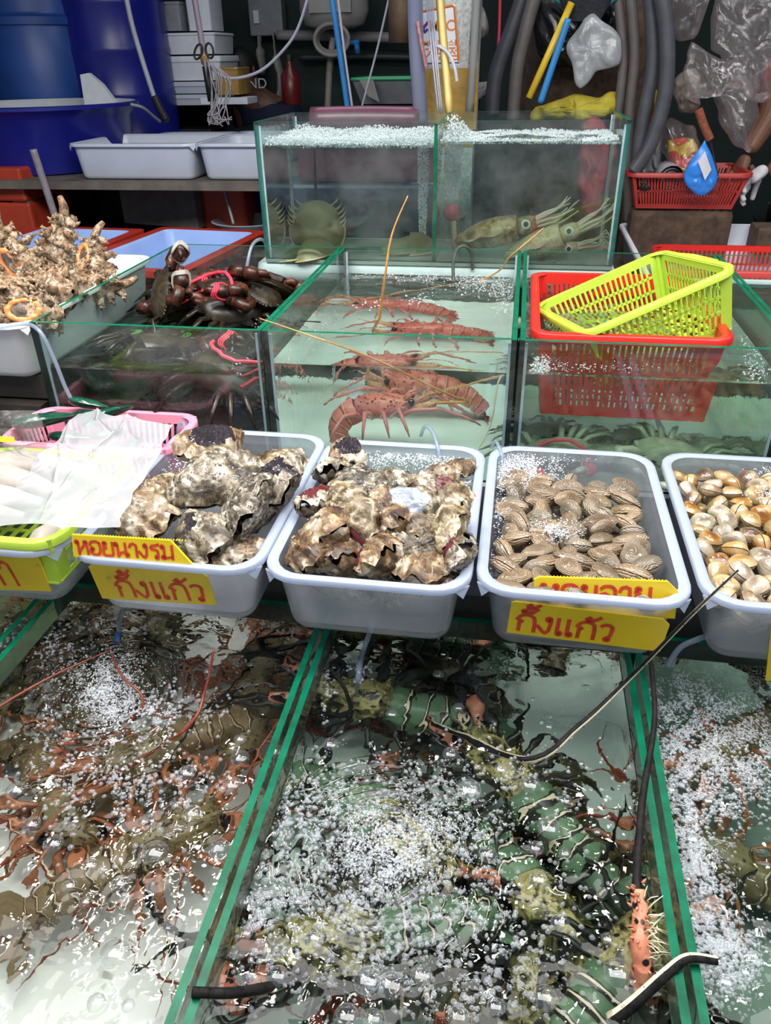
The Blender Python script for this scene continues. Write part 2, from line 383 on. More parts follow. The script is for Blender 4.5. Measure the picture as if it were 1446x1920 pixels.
# ---------------------------------------------------------------- white trays, baskets, signs
m_tray = frosted_mat('frosted_tray_plastic', (.86, .89, .95), .76, .55, .2)
m_rim = frosted_mat('tray_rim_plastic', (.60, .67, .82), .12, .4, .15)
TH = .118; TRZ = .87; TB = TRZ-TH
def tray(x0, x1, y0, y1, label, z=TRZ, h=TH, name='plastic_tray', mb=None, mr=None, group='white trays along the counter'):
    hx, hy = (x1-x0)/2, (y1-y0)/2; mb = mb or m_tray; mr = mr or m_rim
    t = thing(name, label, 'tray', ((x0+x1)/2, (y0+y1)/2, z-h), 0, group)
    w = .013; R = .042
    body = MB().loft([rrect(hx-.040, hy-.040, .02, 0), rrect(hx-.032, hy-.032, .028, .004), rrect(hx-.028, hy-.028, .03, .014), rrect(hx-w, hy-w, R, h-.004),
                      rrect(hx-w-.003, hy-w-.003, R, h-.004), rrect(hx-.031, hy-.031, .028, .016), rrect(hx-.042, hy-.042, .02, .007)], True, True)
    ob('body', body, mb, t)
    rim = MB().loft([rrect(hx-w, hy-w, R, h-.005), rrect(hx-.003, hy-.003, .05, h-.004), rrect(hx-.003, hy-.003, .05, h-.010), rrect(hx, hy, .053, h-.010), rrect(hx, hy, .053, h-.002),
                     rrect(hx-.002, hy-.002, .051, h), rrect(hx-w+.002, hy-w+.002, R, h), rrect(hx-w-.003, hy-w-.003, R, h-.003), rrect(hx-w, hy-w, R, h-.005)])
    ob('rim', rim, mr, t)
    for s in (-1, 1):
        ob('corner_tab', MB().add([(s*(hx-.022), -hy+.012, h-.009), (s*(hx-.002), -hy+.03, h-.009), (s*(hx-.010), -hy+.020, h-.026), (s*(hx-.021), -hy+.0135, h-.009), (s*(hx-.0035), -hy+.0315, h-.009), (s*(hx-.0095), -hy+.0215, h-.026)], [(0, 1, 2), (5, 4, 3), (0, 3, 4, 1), (1, 4, 5, 2), (2, 5, 3, 0)]), mr, t, False)
    return t
TX = [(-.957, -.652), (-.640, -.335), (-.333, -.031), (-.026, .2685), (.281, .585)]
TYF = [.850, .849, .844, .855, .868]; TYB = [1.17, 1.318, 1.305, 1.318, 1.33]
tl = ['white tray holding the lime green basket at the left edge', 'white tray of large single oysters with two yellow signs', 'white tray heaped with smaller clustered oysters and no sign',
      'white tray of ribbed brown carpet clams with yellow signs', 'white tray of glossy small clams at the right edge']
trays = [tray(TX[i][0], TX[i][1], TYF[i], TYB[i], tl[i]) for i in range(5)]
m_tw = film_water_mat('tray_water', (.93, .94, .92))
for i, zs, l in ((1, .850, 'shallow water around the large oysters'), (2, .852, 'shallow water around the smaller clustered oysters'), (3, .853, 'shallow water around the ribbed carpet clams'), (4, .853, 'shallow water around the glossy small clams')):
    hx, hy = (TX[i][1]-TX[i][0])/2-.0190, (TYB[i]-TYF[i])/2-.0190
    L = [rrect(hx*k, hy*k, .038*k, zs, 5, ((TX[i][0]+TX[i][1])/2, (TYF[i]+TYB[i])/2)) for k in (1, .75, .5, .25, .02)]
    tag(ob('tray_water', MB().loft(L, False, True), m_tw), l, 'water', None, 'stuff')

# hand lettered signs: strokes on a unit grid (x, y up), consonant height 1
def arc(cx, cy, rx, ry, a0, a1, n=8): return [(cx+rx*math.cos(math.radians(lerp(a0, a1, k/n))), cy+ry*math.sin(math.radians(lerp(a0, a1, k/n)))) for k in range(n+1)]
GL = {
 'ho': (.9, [arc(.12, .88, .09, .10, 0, 330) + [(.2, .75), (.2, 0)], [(.2, .1), (.45, .5), (.62, .72)] + arc(.68, .86, .1, .1, 200, -140) , [(.70, .74), (.78, .55), (.8, 0)]]),
 'o': (.85, [arc(.22, .42, .09, .1, 90, 420) , [(.13, .42)] + arc(.42, .3, .32, .3, 190, 330) + [(.76, .5), (.74, .8)] + arc(.42, .8, .32, .2, 10, 170) + [(.08, .7)]]),
 'yo': (.85, [arc(.22, .88, .09, .1, -90, 240) + [(.12, .7), (.3, .58), (.12, .45), (.1, .08), (.2, 0), (.66, 0), (.74, .1), (.74, 1)]]),
 'no': (.95, [arc(.12, .88, .09, .1, 0, 330) + [(.22, .75), (.22, 0), (.4, .25), (.7, .35)], [(.74, 1), (.74, .2)] + arc(.82, .12, .09, .11, 150, 500)]),
 'aa': (.65, [[(.06, .72), (.14, .93), (.32, 1), (.48, .9), (.5, .7), (.5, 0)]]),
 'ngo': (.75, [arc(.45, .88, .09, .1, 180, 500) + [(.55, .75), (.5, .2), (.38, 0), (.25, .1), (.02, .42)]]),
 'ro': (.7, [arc(.42, .1, .09, .1, 90, 400) + [(.52, .3), (.5, .55), (.38, .65), (.12, .68), (.06, .78), (.14, .92), (.4, .97), (.58, 1.04)]]),
 'mo': (.95, [arc(.12, .88, .09, .1, 0, 330) + [(.22, .75), (.22, .2)] + arc(.14, .12, .09, .1, 40, 400) + [(.3, .06), (.7, .14)], [(.74, 1), (.74, 0)]]),
 'lo': (.9, [arc(.2, .1, .09, .1, 90, 420) + [(.08, .3), (.12, .5), (.3, .58), (.5, .45), (.56, .1)], [(.74, 0), (.76, .6)] + arc(.42, .7, .34, .3, 0, 150)]),
 'ko': (.9, [[(.14, 0), (.14, .5), (.24, .6), (.04, .72)] + arc(.42, .75, .33, .27, 160, 10) + [(.78, .5), (.78, 0)]]),
 'ae': (.85, [[(.1, 1), (.1, .15)] + arc(.19, .1, .09, .1, 180, 500), [(.52, 1), (.52, .15)] + arc(.61, .1, .09, .1, 180, 500)]),
 'wo': (.75, [arc(.45, .1, .09, .1, 90, 420) + [(.56, .35), (.58, .7)] + arc(.34, .75, .25, .23, 0, 150)]),
 'han': (0, [arc(-.62, 1.22, .07, .07, 0, 330) + [(-.5, 1.16), (-.25, 1.2), (-.08, 1.42)]]),
 'tho': (0, [[(-.55, 1.55), (-.42, 1.66), (-.34, 1.55), (-.5, 1.4), (-.3, 1.42), (.0, 1.7)]]),
 'tho1': (0, [[(-.55, 1.2), (-.42, 1.31), (-.34, 1.2), (-.5, 1.1), (-.3, 1.1), (.02, 1.36)]]),
}
def lettering(word, origin, ex, ez, nrm, height, width, sw, seed=0, clip=None):
    """hand drawn strokes: ribbons standing a hair off the board"""
    r = random.Random(seed); adv = sum(GL[g][0] for g in word); x = 0; mb = MB()
    for g in word:
        a, strokes = GL[g]
        for s in strokes:
            pts = [((x+p[0])/adv*width + r.uniform(-.4, .4)*.0006, p[1]*height + r.uniform(-.4, .4)*.0006) for p in s]
            if clip is not None: pts = [(p[0], max(clip, p[1])) for p in pts]
            for k in range(len(pts)-1):
                (x0, y0), (x1, y1) = pts[k], pts[k+1]; d = math.hypot(x1-x0, y1-y0)
                if d < 1e-6: continue
                nx_, ny_ = -(y1-y0)/d*sw/2, (x1-x0)/d*sw/2; ex_, ey_ = (x1-x0)/d*sw*.3, (y1-y0)/d*sw*.3
                q = [(x0-ex_+nx_, y0-ey_+ny_), (x1+ex_+nx_, y1+ey_+ny_), (x1+ex_-nx_, y1+ey_-ny_), (x0-ex_-nx_, y0-ey_-ny_)]
                lift = .0006+.0001*(k % 2)
                mb.add([origin + ex*a_ + ez*b_ + nrm*lift for a_, b_ in q], [(3, 2, 1, 0)])
        x += a
    return mb
m_yel = plain('yellow_corrugated_plastic', (.86, .60, .015), .35, .06, 12)
m_yeld = plain('soiled_yellow_plastic', (.78, .56, .03), .4, .1, 10, dirt=(.16, .15, .05), dirt_amt=.5, dirt_scale=22)
m_ink = plain('red_marker_ink', (.68, .055, .02), .5, .25, 60)
def sign(quad, label, words, thick=.003, mat=None, cut=.0, kindname='price_sign'):
    """quad: bl, br, tr, tl world points; cut: size of clipped corners, fluted edge along the top"""
    bl, br, tr, tl = [Vector(p) for p in quad]; ex = (br-bl); W = ex.length; ex = ex/W; ez = (tl-bl); H = ez.length
    nrm = ex.cross(ez/H).normalized(); ez = nrm.cross(ex)
    t = thing(kindname, label, 'sign', bl.lerp(br, .5))
    o = [(0, cut*.4), (0, 0), (W, 0), (W, H-cut), (W-cut, H), (cut*.5, H), (0, H-cut*.3)] if cut else [(0, 0), (W, 0), ((tr-bl).dot(ex), H), ((tl-bl).dot(ex), H)]
    n = len(o); V = [bl+ex*a+ez*b for a, b in o] + [bl+ex*a+ez*b-nrm*thick for a, b in o]
    ob('board', MB().add(V, [tuple(range(n)), tuple(range(n, 2*n))[::-1]] + [(i, i+n, (i+1) % n+n, (i+1) % n) for i in range(n)]), mat or m_yel, t, False, True)
    fl = MB()
    for k in range(int(W/.0045)):
        if cut < .0045*k < W-cut: fl.box(bl+ex*(.0045*k)+ez*(H+.0004)-nrm*thick/2, (.0012, thick*.9, .0014))
    if fl.v: f = ob('flutes', fl, mat or m_yel, t, False, True, 'stuff')
    for i, (w, x, y, wd, h, sw, clip) in enumerate(words):
        ob('lettering', lettering(w, bl+ex*(x*W)+ez*(y*H), ex, ez, nrm, h*H, wd*W, sw, i+3, clip), m_ink, t, False, True)
    return t
KANG = ['ko', 'han', 'tho', 'ngo', 'ae', 'ko', 'tho1', 'wo']; OYS = ['ho', 'o', 'yo', 'no', 'aa', 'ngo', 'ro', 'mo']; LAI = ['ho', 'o', 'yo', 'lo', 'aa', 'yo']
def wallpt(i, px, py, off=.0035):           # point on the sloping front wall of tray i under a pixel
    y = TYF[i]+.02
    for _ in range(6):
        p = P(px, py, y=y); y = TYF[i]+.013 + (TRZ-.004-p.z)/(TH-.018)*.015 - off
    return P(px, py, y=y)
def front_quad(i, *pix): return [wallpt(i, *q) for q in pix]
def lean(i, pix, yb, yt):
    return [P(*pix[0], y=yb), P(*pix[1], y=yb), P(*pix[2], y=yt), P(*pix[3], y=yt)]
sign(lean(1, [(138, 1044), (360, 1058), (318, 1008), (134, 1003)], .856, .862), 'yellow oyster sign with red lettering standing inside the front rim of the big oyster tray',
     [(OYS, .035, .17, .84, .60, .0042, None)], .004)
sign(front_quad(1, (192, 1122), (405, 1135), (405, 1076), (172, 1060)), 'soiled yellow sign with red lettering stuck on the front of the big oyster tray', [(KANG, .17, .12, .78, .46, .0050, None)], .003, m_yeld, .012)
sign(lean(3, [(1000, 1148), (1266, 1160), (1268, 1100), (1008, 1082)], .880, .889), 'yellow clam sign with red lettering standing inside the front rim of the carpet clam tray',
     [(LAI, .05, .34, .78, .48, .0050, None)], .004, None, .014)
sign(front_quad(3, (950, 1186), (1238, 1222), (1256, 1146), (950, 1127)), 'bright yellow sign with red lettering stuck on the front of the carpet clam tray', [(KANG, .05, .14, .64, .50, .0056, None)], .003, m_yel, .010)
sign(front_quad(0, (-150, 1100), (96, 1109), (76, 1052), (-150, 1040)), 'soiled yellow sign stuck on the tray below the lime green basket', [(['ko', 'aa'], .55, .14, .26, .6, .0050, None)], .003, m_yeld)
sign(front_quad(4, (1436, 1276), (1640, 1290), (1650, 1180), (1447, 1172)), 'yellow sign cut by the right edge on the small clam tray', [], .003, m_yel)
# ---------------------------------------------------------------- shellfish
def shell_mat(name, stops, scale, scale2, dark, dark_amt, rough=.45, bump=.6, lay=0.):
    m, t = newmat(name); co = coords(t)
    n1 = noi(t, co, scale, 6, .65, .6); n2 = noi(t, co, scale2, 6, .75, .15); n3 = noi(t, co, scale*.45, 3, .5)
    col = ramp(t, n1, stops)
    f = ramp(t, n2, [(.62-dark_amt*.3, (0, 0, 0)), (.70-dark_amt*.3, (1, 1, 1))]); col = mixc(t, f, col, dark)
    if lay:
        ln = nd(t, 'ShaderNodeVectorMath', {0: nd(t, 'ShaderNodeTexCoord').outputs['Object']}, operation='LENGTH').outputs[1]
        ph_ = nd(t, 'ShaderNodeMath', {0: n3, 1: 38., 2: nd(t, 'ShaderNodeMath', {0: ln, 1: lay}, operation='MULTIPLY').outputs[0]}, operation='MULTIPLY_ADD').outputs[0]
        sn = nd(t, 'ShaderNodeMath', {0: ph_}, operation='SINE').outputs[0]
        col = mixc(t, .75, col, ramp(t, sn, [(.0, (.30, .24, .17)), (.45, (.85, .82, .78)), (1, (1, 1, 1))]), 'MULTIPLY')
    big = ramp(t, n3, [(.35, (.55, .5, .45)), (.6, (1, 1, 1))]); col = mixc(t, 1., col, big, 'MULTIPLY')
    finish(t, bsdf(t, col, rough, 0, noi(t, co, scale2*2.2, 6, .7, .5), bump, .004, Coat_Weight=.35, Coat_Roughness=.08)); return m
OY = [shell_mat('oyster_grey_green', [(.36, (.03, .025, .018)), (.45, (.22, .18, .11)), (.52, (.46, .42, .32)), (.60, (.84, .80, .70))], 26, 70, (.035, .025, .02), .35, lay=430.),
      shell_mat('oyster_cream_brown', [(.36, (.07, .032, .012)), (.45, (.30, .17, .07)), (.52, (.58, .45, .28)), (.60, (.88, .82, .70))], 24, 60, (.06, .03, .018), .22, lay=380.),
      shell_mat('oyster_speckled', [(.38, (.07, .06, .045)), (.46, (.32, .29, .22)), (.53, (.56, .52, .43)), (.60, (.86, .84, .78))], 60, 130, (.04, .03, .02), .4, lay=250.),
      shell_mat('oyster_tan_layers', [(.37, (.07, .045, .02)), (.45, (.30, .23, .12)), (.53, (.56, .47, .30)), (.61, (.84, .78, .62))], 34, 50, (.12, .05, .06), .18, lay=520.)]
m_oyd = shell_mat('oyster_dark_growth', [(.35, (.012, .008, .014)), (.55, (.035, .022, .04)), (.75, (.10, .07, .09))], 90, 160, (.01, .008, .01), .4, .25, 1.)
m_oyin = plain('oyster_dark_red_inside', (.10, .018, .022), .25, .4, 60)
m_nacre = plain('oyster_pale_nacre', (.28, .32, .38), .12, .35, 50, dirt=(.05, .05, .06), dirt_amt=.4, dirt_scale=40)
def oyster_mb(seed, L=.12, W=.085, H=.028, layers=5, valve=1, patch=None):
    r = random.Random(seed); nu, nv = 54, 15; ph = [r.uniform(0, 6.3) for _ in range(6)]
    def rad(a):
        return 1 + .10*math.sin(2*a+ph[0]) + .07*math.sin(3*a+ph[1]) + .05*math.sin(5*a+ph[2]) + .045*math.sin(9*a+ph[3]) + .03*math.sin(15*a+ph[4])
    def fn(u, v):
        a = 2*math.pi*u; k = v; q = rad(a)
        tear = 1 - .34*max(0, math.cos(a))**1.5          # narrower towards the hinge (+x)
        x = math.cos(a)*L/2*q*k - (1-k)*(-.16*L); y = math.sin(a)*W/2*q*k*tear
        lay = (k*layers + .35*math.sin(3*a+ph[1]) + .25*noise.noise((x*60, y*60, seed))) ; fr = lay-math.floor(lay)
        dome = (1-k**2.4)**.8*H
        z = dome + (fr-.5)*.0078*(.35+.65*k) + (.0045*noise.noise((x*20+seed, y*20, 1.5)) + .0022*noise.noise((x*70, y*70, seed*1.)))*(.4+.6*k) + .0013*noise.noise((x*170, y*170, seed))
        edge = .0045*math.sin(7*a+ph[5])*k**4 + .003*math.sin(13*a+ph[2])*k**6
        return (x + k*.0025*noise.noise((x*50, y*50, 9)), y + k*.0025*noise.noise((x*50, y*50, 19)), (z+.0015)*valve + edge)
    mb = MB().grid(fn, nu, nv, 0, True)
    if patch:
        px, py, pr, mi = patch
        for i, f in enumerate(mb.f):
            c = mb.v[f[0]]
            if math.hypot((c[0]/L-px), (c[1]/W-py)) + .12*noise.noise((c[0]*45, c[1]*45, 3)) < pr: mb.m[i] = mi
    return mb
def rotm(rx, ry, rz): return (Matrix.Rotation(math.radians(rz), 4, 'Z') @ Matrix.Rotation(math.radians(ry), 4, 'Y') @ Matrix.Rotation(math.radians(rx), 4, 'X'))
_on = 0
def oyster(px, py, y, z, L, W, H, rot, label, group, mat=0, patch=None, layers=5):
    """px,py with either depth y or height z; rot = tilt x, tilt y, heading of the hinge"""
    global _on; _on += 1; BIG = 1.22 if group == G1 else 1.12; s = _on*3+1
    p = P(px, py, z=z) if z is not None else P(px, py, y=y)
    t = thing('oyster', label, 'oyster', p, 0, group)
    t.rotation_euler = rotm(*rot).to_euler(); mats = [OY[mat], m_oyd, m_oyin, m_nacre]
    L, W, H = L*BIG, W*BIG, H*BIG
    ob('upper_valve', oyster_mb(s, L, W, H, layers, 1, patch), mats, t, 'all'); ob('lower_valve', oyster_mb(s, L*.97, W*.95, H*.9, layers, -1), mats, t, 'all')
    return t
G1 = 'large oysters in the tray with two signs'
for a in (
 (395, 838, .92, .105, .085, .026, (10, 10, 60), 'dark ragged oyster lying topmost at the back of the large oyster heap', 1, (0, 0, .3, 1), 6),
 (405, 900, .905, .125, .105, .028, (-25, 12, 215), 'broad grey oyster with white frilled back edge, behind the speckled one', 0, None, 6),
 (262, 967, .865, .125, .075, .034, (-30, 8, 165), 'cream and tan oyster lying long at the left of the large heap', 1, None, 6),
 (450, 970, .880, .125, .100, .024, (-38, -38, 62), 'flat pale speckled oyster propped upright at the front of the large heap', 2, None, 7),
 (505, 925, .885, .130, .085, .026, (-20, -30, 60), 'oyster with a dark purple crusted face beside the right tray wall', 0, (0, 0, .36, 1), 5),
 (522, 880, .850, .115, .090, .022, (0, 0, 40), 'pale smooth oyster under water at the back right of the large heap', 3, None, 4),
 (383, 1012, .862, .100, .080, .030, (-42, -10, 110), 'ridged grey oyster with one black spot beside the oyster sign', 0, (.1, -.1, .12, 1), 7),
 (320, 920, .868, .095, .060, .022, (25, 20, 80), 'narrow brown oyster wedged between the cream oyster and the broad grey one', 3, None, 6),
 (440, 1042, .835, .100, .070, .022, (0, 0, 10), 'brown oyster lying low under water at the front of the large heap', 1, None, 5)):
    oyster(a[0], a[1], None, a[2], a[3], a[4], a[5], a[6], a[7], G1, a[8], a[9], a[10])
G2 = 'smaller oysters in the tray without a sign'
for a in (
 (652, 852, .905, .075, .06, .020, (10, 5, 80), 'dark topped oyster at the back left of the smaller heap', 1, (0, 0, .3, 1), 5),
 (628, 885, .890, .065, .05, .020, (-40, 0, 20), 'small boxy grey and white oyster at the back left tray wall', 0, None, 6),
 (668, 912, .880, .105, .065, .022, (-25, 8, 200), 'long grey flecked oyster lying behind the tall yellowish one', 2, None, 6),
 (745, 905, .862, .085, .06, .018, (0, 5, 160), 'flat olive oyster edge behind the middle of the smaller heap', 0, None, 6),
 (762, 950, .885, .095, .07, .026, (-18, 0, 190), 'wet oyster with a shining pale blue face in the smaller heap', 0, (.05, .05, .3, 3), 5),
 (815, 905, .885, .085, .055, .018, (-25, 10, 200), 'white oyster with a dark red notch at the back of the smaller heap', 1, (-.1, .25, .2, 2), 6),
 (858, 880, .870, .055, .045, .014, (0, 0, 20), 'small cream oyster in the foam at the back right of the smaller heap', 1, None, 4),
 (848, 930, .868, .085, .06, .020, (15, 0, 120), 'olive brown oyster against the right wall of the smaller heap', 3, None, 6),
 (592, 945, .890, .060, .05, .022, (-30, 0, 30), 'small oyster with a dark hollow at the left wall of the smaller heap', 0, (0, 0, .34, 2), 5),
 (660, 970, .900, .125, .075, .024, (-48, -20, 125), 'long yellowish oyster with dark red patch leaning across the smaller heap', 3, (-.28, .15, .17, 2), 8),
 (715, 955, .890, .070, .055, .022, (-20, -20, 100), 'cream and brown oyster right of the long yellowish one', 1, None, 5),
 (735, 985, .880, .065, .055, .022, (-40, -10, 60), 'brown oyster with a pale triangular flank in the middle of the smaller heap', 1, None, 6),
 (790, 990, .875, .095, .045, .018, (-20, 5, 165), 'narrow frilled cream oyster in the middle right of the smaller heap', 3, None, 6),
 (845, 985, .895, .105, .065, .022, (-52, -25, 75), 'upright pale green oyster at the right wall of the smaller heap', 3, None, 7),
 (862, 1035, .880, .075, .05, .020, (-60, 0, 80), 'oyster with a dark red hollow at the front right of the smaller heap', 0, (0, .05, .32, 2), 5),
 (612, 1005, .885, .110, .08, .030, (-42, -18, 50), 'big cream and tan oyster at the left of the smaller heap', 1, None, 7),
 (580, 1040, .865, .085, .06, .026, (-45, 15, 110), 'brown frilled oyster at the front left corner of the smaller heap', 1, None, 6),
 (640, 1045, .862, .080, .065, .026, (-35, 0, 20), 'pointed cream oyster at the front left of the smaller heap', 1, None, 6),
 (715, 1045, .868, .090, .065, .028, (-50, 10, 65), 'orange tinted oyster with a dark notch at the front of the smaller heap', 1, (-.28, .1, .17, 2), 7),
 (740, 1025, .862, .085, .06, .016, (-20, 0, 150), 'flat grey green oyster in the front middle of the smaller heap', 0, None, 5),
 (808, 1030, .868, .080, .05, .016, (-35, 0, 190), 'green tinged oyster at the front right of the smaller heap', 0, None, 6),
 (800, 1072, .850, .115, .075, .026, (-20, 0, 10), 'low rounded tan oyster along the front wall of the smaller heap', 1, None, 6),
 (835, 1085, .848, .045, .035, .012, (-20, 0, 90), 'small pointed oyster in the front right corner of the smaller heap', 3, None, 4),
 (700, 1010, .845, .11, .08, .026, (0, 0, 30), 'dark oyster deep in the middle of the smaller heap', 0, None, 5),
 (800, 955, .845, .10, .08, .026, (0, 0, 130), 'dark oyster deep below the shining one', 0, None, 5),
 (640, 930, .842, .10, .08, .026, (0, 0, 70), 'dark oyster deep at the left of the smaller heap', 0, None, 5)):
    oyster(a[0], a[1], None, a[2], a[3], a[4], a[5], a[6], a[7], G2, a[8], a[9], a[10])

# clams: two meshes a kind (upper valve is the thing, lower valve its child), copied
def clam_mb(L, W, H, pts, ribs, valve, umbo=.18, n=34, m=13, rad_ribs=0., tri=0.):
    def fn(u, v):
        a = 2*math.pi*u; k = max(v, .015)
        ox, oy = 0, umbo*W
        q = 1 - tri*abs(math.cos(a))*max(0, math.sin(a))
        x = math.cos(a)*L/2*q*k; y = (math.sin(a)*W/2*(1-.12*math.cos(2*a)))*k + oy*(1-k)
        z = H*(1-k**2.2)**.62 + ribs*math.sin(k*46)*(k > .25)*(k < .98) + rad_ribs*math.sin(a*42)*k*(1-k)*3
        return (x, y, valve*(z+.0006))
    return MB().grid(fn, n, m, 0, True)
def clam_mat(name, base, edge, band, ribscale, rough, coat, bump):
    m, t = newmat(name); tc = nd(t, 'ShaderNodeTexCoord'); oi = nd(t, 'ShaderNodeObjectInfo'); co = coords(t)
    g = nd(t, 'ShaderNodeMapping', {0: tc.outputs['Object'], 1: (0, -.008, 0), 3: (1/.026, 1/.017, 1/.03)})
    ln = nd(t, 'ShaderNodeVectorMath', {0: g.outputs[0]}, operation='LENGTH').outputs[1]
    w = nd(t, 'ShaderNodeMath', {0: noi(t, co, 60, 3), 1: .16, 2: ln}, operation='MULTIPLY_ADD').outputs[0]
    col = ramp(t, w, [(.15, base), (.45, band), (.7, base), (1., edge)])
    sh = mixc(t, .8, col, ramp(t, oi.outputs['Random'], [(0, (.55, .50, .46)), (.5, (1, .97, .92)), (.8, (1, .9, .78)), (1, (.8, .72, .62))]), 'MULTIPLY')
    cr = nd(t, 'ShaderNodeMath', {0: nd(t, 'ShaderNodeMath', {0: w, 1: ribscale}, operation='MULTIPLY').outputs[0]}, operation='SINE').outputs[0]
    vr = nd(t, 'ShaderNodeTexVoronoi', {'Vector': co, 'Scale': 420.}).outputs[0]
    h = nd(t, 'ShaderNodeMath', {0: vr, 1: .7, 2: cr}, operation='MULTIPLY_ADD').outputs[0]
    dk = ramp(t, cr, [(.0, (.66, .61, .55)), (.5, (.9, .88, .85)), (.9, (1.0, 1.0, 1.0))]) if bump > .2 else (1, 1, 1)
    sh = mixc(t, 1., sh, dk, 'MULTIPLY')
    finish(t, bsdf(t, sh, rough, 0, h, bump, .0012, Coat_Weight=coat, Coat_Roughness=.06)); return m
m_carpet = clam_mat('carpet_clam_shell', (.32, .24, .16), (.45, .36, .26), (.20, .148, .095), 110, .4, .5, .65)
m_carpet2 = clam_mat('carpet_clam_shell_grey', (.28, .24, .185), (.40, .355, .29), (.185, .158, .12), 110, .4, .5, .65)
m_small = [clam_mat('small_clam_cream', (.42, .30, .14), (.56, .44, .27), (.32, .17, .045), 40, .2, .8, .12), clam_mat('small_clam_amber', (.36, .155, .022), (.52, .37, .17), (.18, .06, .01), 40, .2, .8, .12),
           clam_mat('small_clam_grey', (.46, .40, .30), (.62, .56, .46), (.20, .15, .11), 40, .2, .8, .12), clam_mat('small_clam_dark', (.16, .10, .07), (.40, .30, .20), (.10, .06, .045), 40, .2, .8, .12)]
def clam_proto(name, L, W, H, ribs, mat, **k):
    a = mesh(name, clam_mb(L, W, H, 0, ribs, 1, **k), mat, 'all'); b = mesh('lower_valve', clam_mb(L*.99, W*.985, H*.95, 0, ribs, -1, **k), mat, 'all'); return a, b
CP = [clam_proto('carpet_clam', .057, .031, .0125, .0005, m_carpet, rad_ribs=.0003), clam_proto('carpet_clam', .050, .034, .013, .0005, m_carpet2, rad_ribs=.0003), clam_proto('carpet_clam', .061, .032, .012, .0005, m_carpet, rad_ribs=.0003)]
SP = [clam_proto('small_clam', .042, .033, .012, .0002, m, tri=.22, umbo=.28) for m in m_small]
def place_clam(name, pr, loc, rot, label, cat, group, s=1.):
    o = bpy.data.objects.new(name, pr[0]); COL.objects.link(o); tag(o, label, cat, group); o.location = loc; o.rotation_euler = rotm(*rot).to_euler(); o.scale = (s, s, s)
    c = bpy.data.objects.new('lower_valve', pr[1]); COL.objects.link(c); c.parent = o; return o
def heap(name, protos, weights, tr, ix0, ix1, iy0, iy1, nx, ny, z0, zamp, what, group, tilt, seed, skip=(), low='half hidden under the upper layer', scale=(.85, 1.12), spread=60):
    r = random.Random(seed)
    # lower layer, seen only in the gaps
    for j in range(ny-1):
        for i in range(nx-1):
            x = lerp(ix0, ix1, (i+1.)/nx + r.uniform(-.03, .03)); y = lerp(iy0, iy1, (j+1.)/ny + r.uniform(-.02, .02))
            place_clam(name, r.choices(protos, weights)[0], (x, y, z0-.024+r.uniform(-.004, .004)), (r.uniform(-tilt, tilt), r.uniform(-tilt, tilt), r.uniform(0, 360)), 'half hidden lower %s, %s in %s row from front' % (what, ordl(i, nx-1), ORD[j] if j < 14 else 'last'), 'clam', group+', lower layer')
    for j in range(ny):
        for i in range(nx):
            if (i, j) in skip: continue
            x = lerp(ix0, ix1, (i+.5+.22*(j % 2)-.11)/nx) + r.uniform(-.005, .005); y = lerp(iy0, iy1, (j+.5)/ny) + r.uniform(-.005, .005)
            z = z0 + zamp*(.5+.5*noise.noise((x*14, y*14, seed))) + r.uniform(-.003, .004)
            lab = '%s %s in %s row from front' % (what, ordl(i, nx), ORD[j] if j < len(ORD) else 'last')
            place_clam(name, r.choices(protos, weights)[0], (x, y, z), (r.gauss(0, tilt*.7)+10+(55 if r.random() < .25 else 0), r.uniform(-tilt, tilt)*.7, r.gauss(0, spread)+(180 if r.random() < .5 else 0)), lab, 'clam', group, r.uniform(*scale))
heap('carpet_clam', CP, [5, 4, 4], 3, TX[3][0]+.024, TX[3][1]-.036, TYF[3]+.030, TYB[3]-.085, 5, 14, .834, .022, 'carpet clam', 'carpet clams heaped in their tray', 30, 21, spread=38)
heap('small_clam', SP, [6, 4, 3, 2], 4, TX[4][0]+.022, TX[4][1]-.022, TYF[4]+.026, TYB[4]-.030, 7, 13, .838, .014, 'small clam', 'small clams heaped in the right tray', 34, 22, spread=60)

for k in range(4): oyster(0, 0, 1., None, .10, .08, .026, (-60, 0, 20*k), 'oyster pressed behind the front wall of the smaller oyster tray, %s' % ordl(k, 4), G2, k, None, 5)
for k, o_ in enumerate([o_ for o_ in bpy.data.objects if o_.get('label', '').startswith('oyster pressed')]): o_.location = (lerp(TX[2][0]+.095, TX[2][1]-.095, k/3), TYF[2]+.094, .806+.006*(k % 2))
for tr, pr, nm, n_ in ((3, CP, 'carpet_clam', 5), (4, SP, 'small_clam', 6)):
    for j in range(2):
        for k in range(n_): place_clam(nm, pr[(k+j) % len(pr)], (lerp(TX[tr][0]+.066, TX[tr][1]-.066, (k+.3*j)/(n_-.7)), TYF[tr]+.068-.008*j, .786+.026*j), (-60+15*(k % 3), 0, 40*k), '%s behind front tray wall, %s in %s row from below' % (nm.replace('_', ' '), ordl(k, n_), ORD[j]), 'clam', nm.replace('_', ' ')+'s behind the front wall')
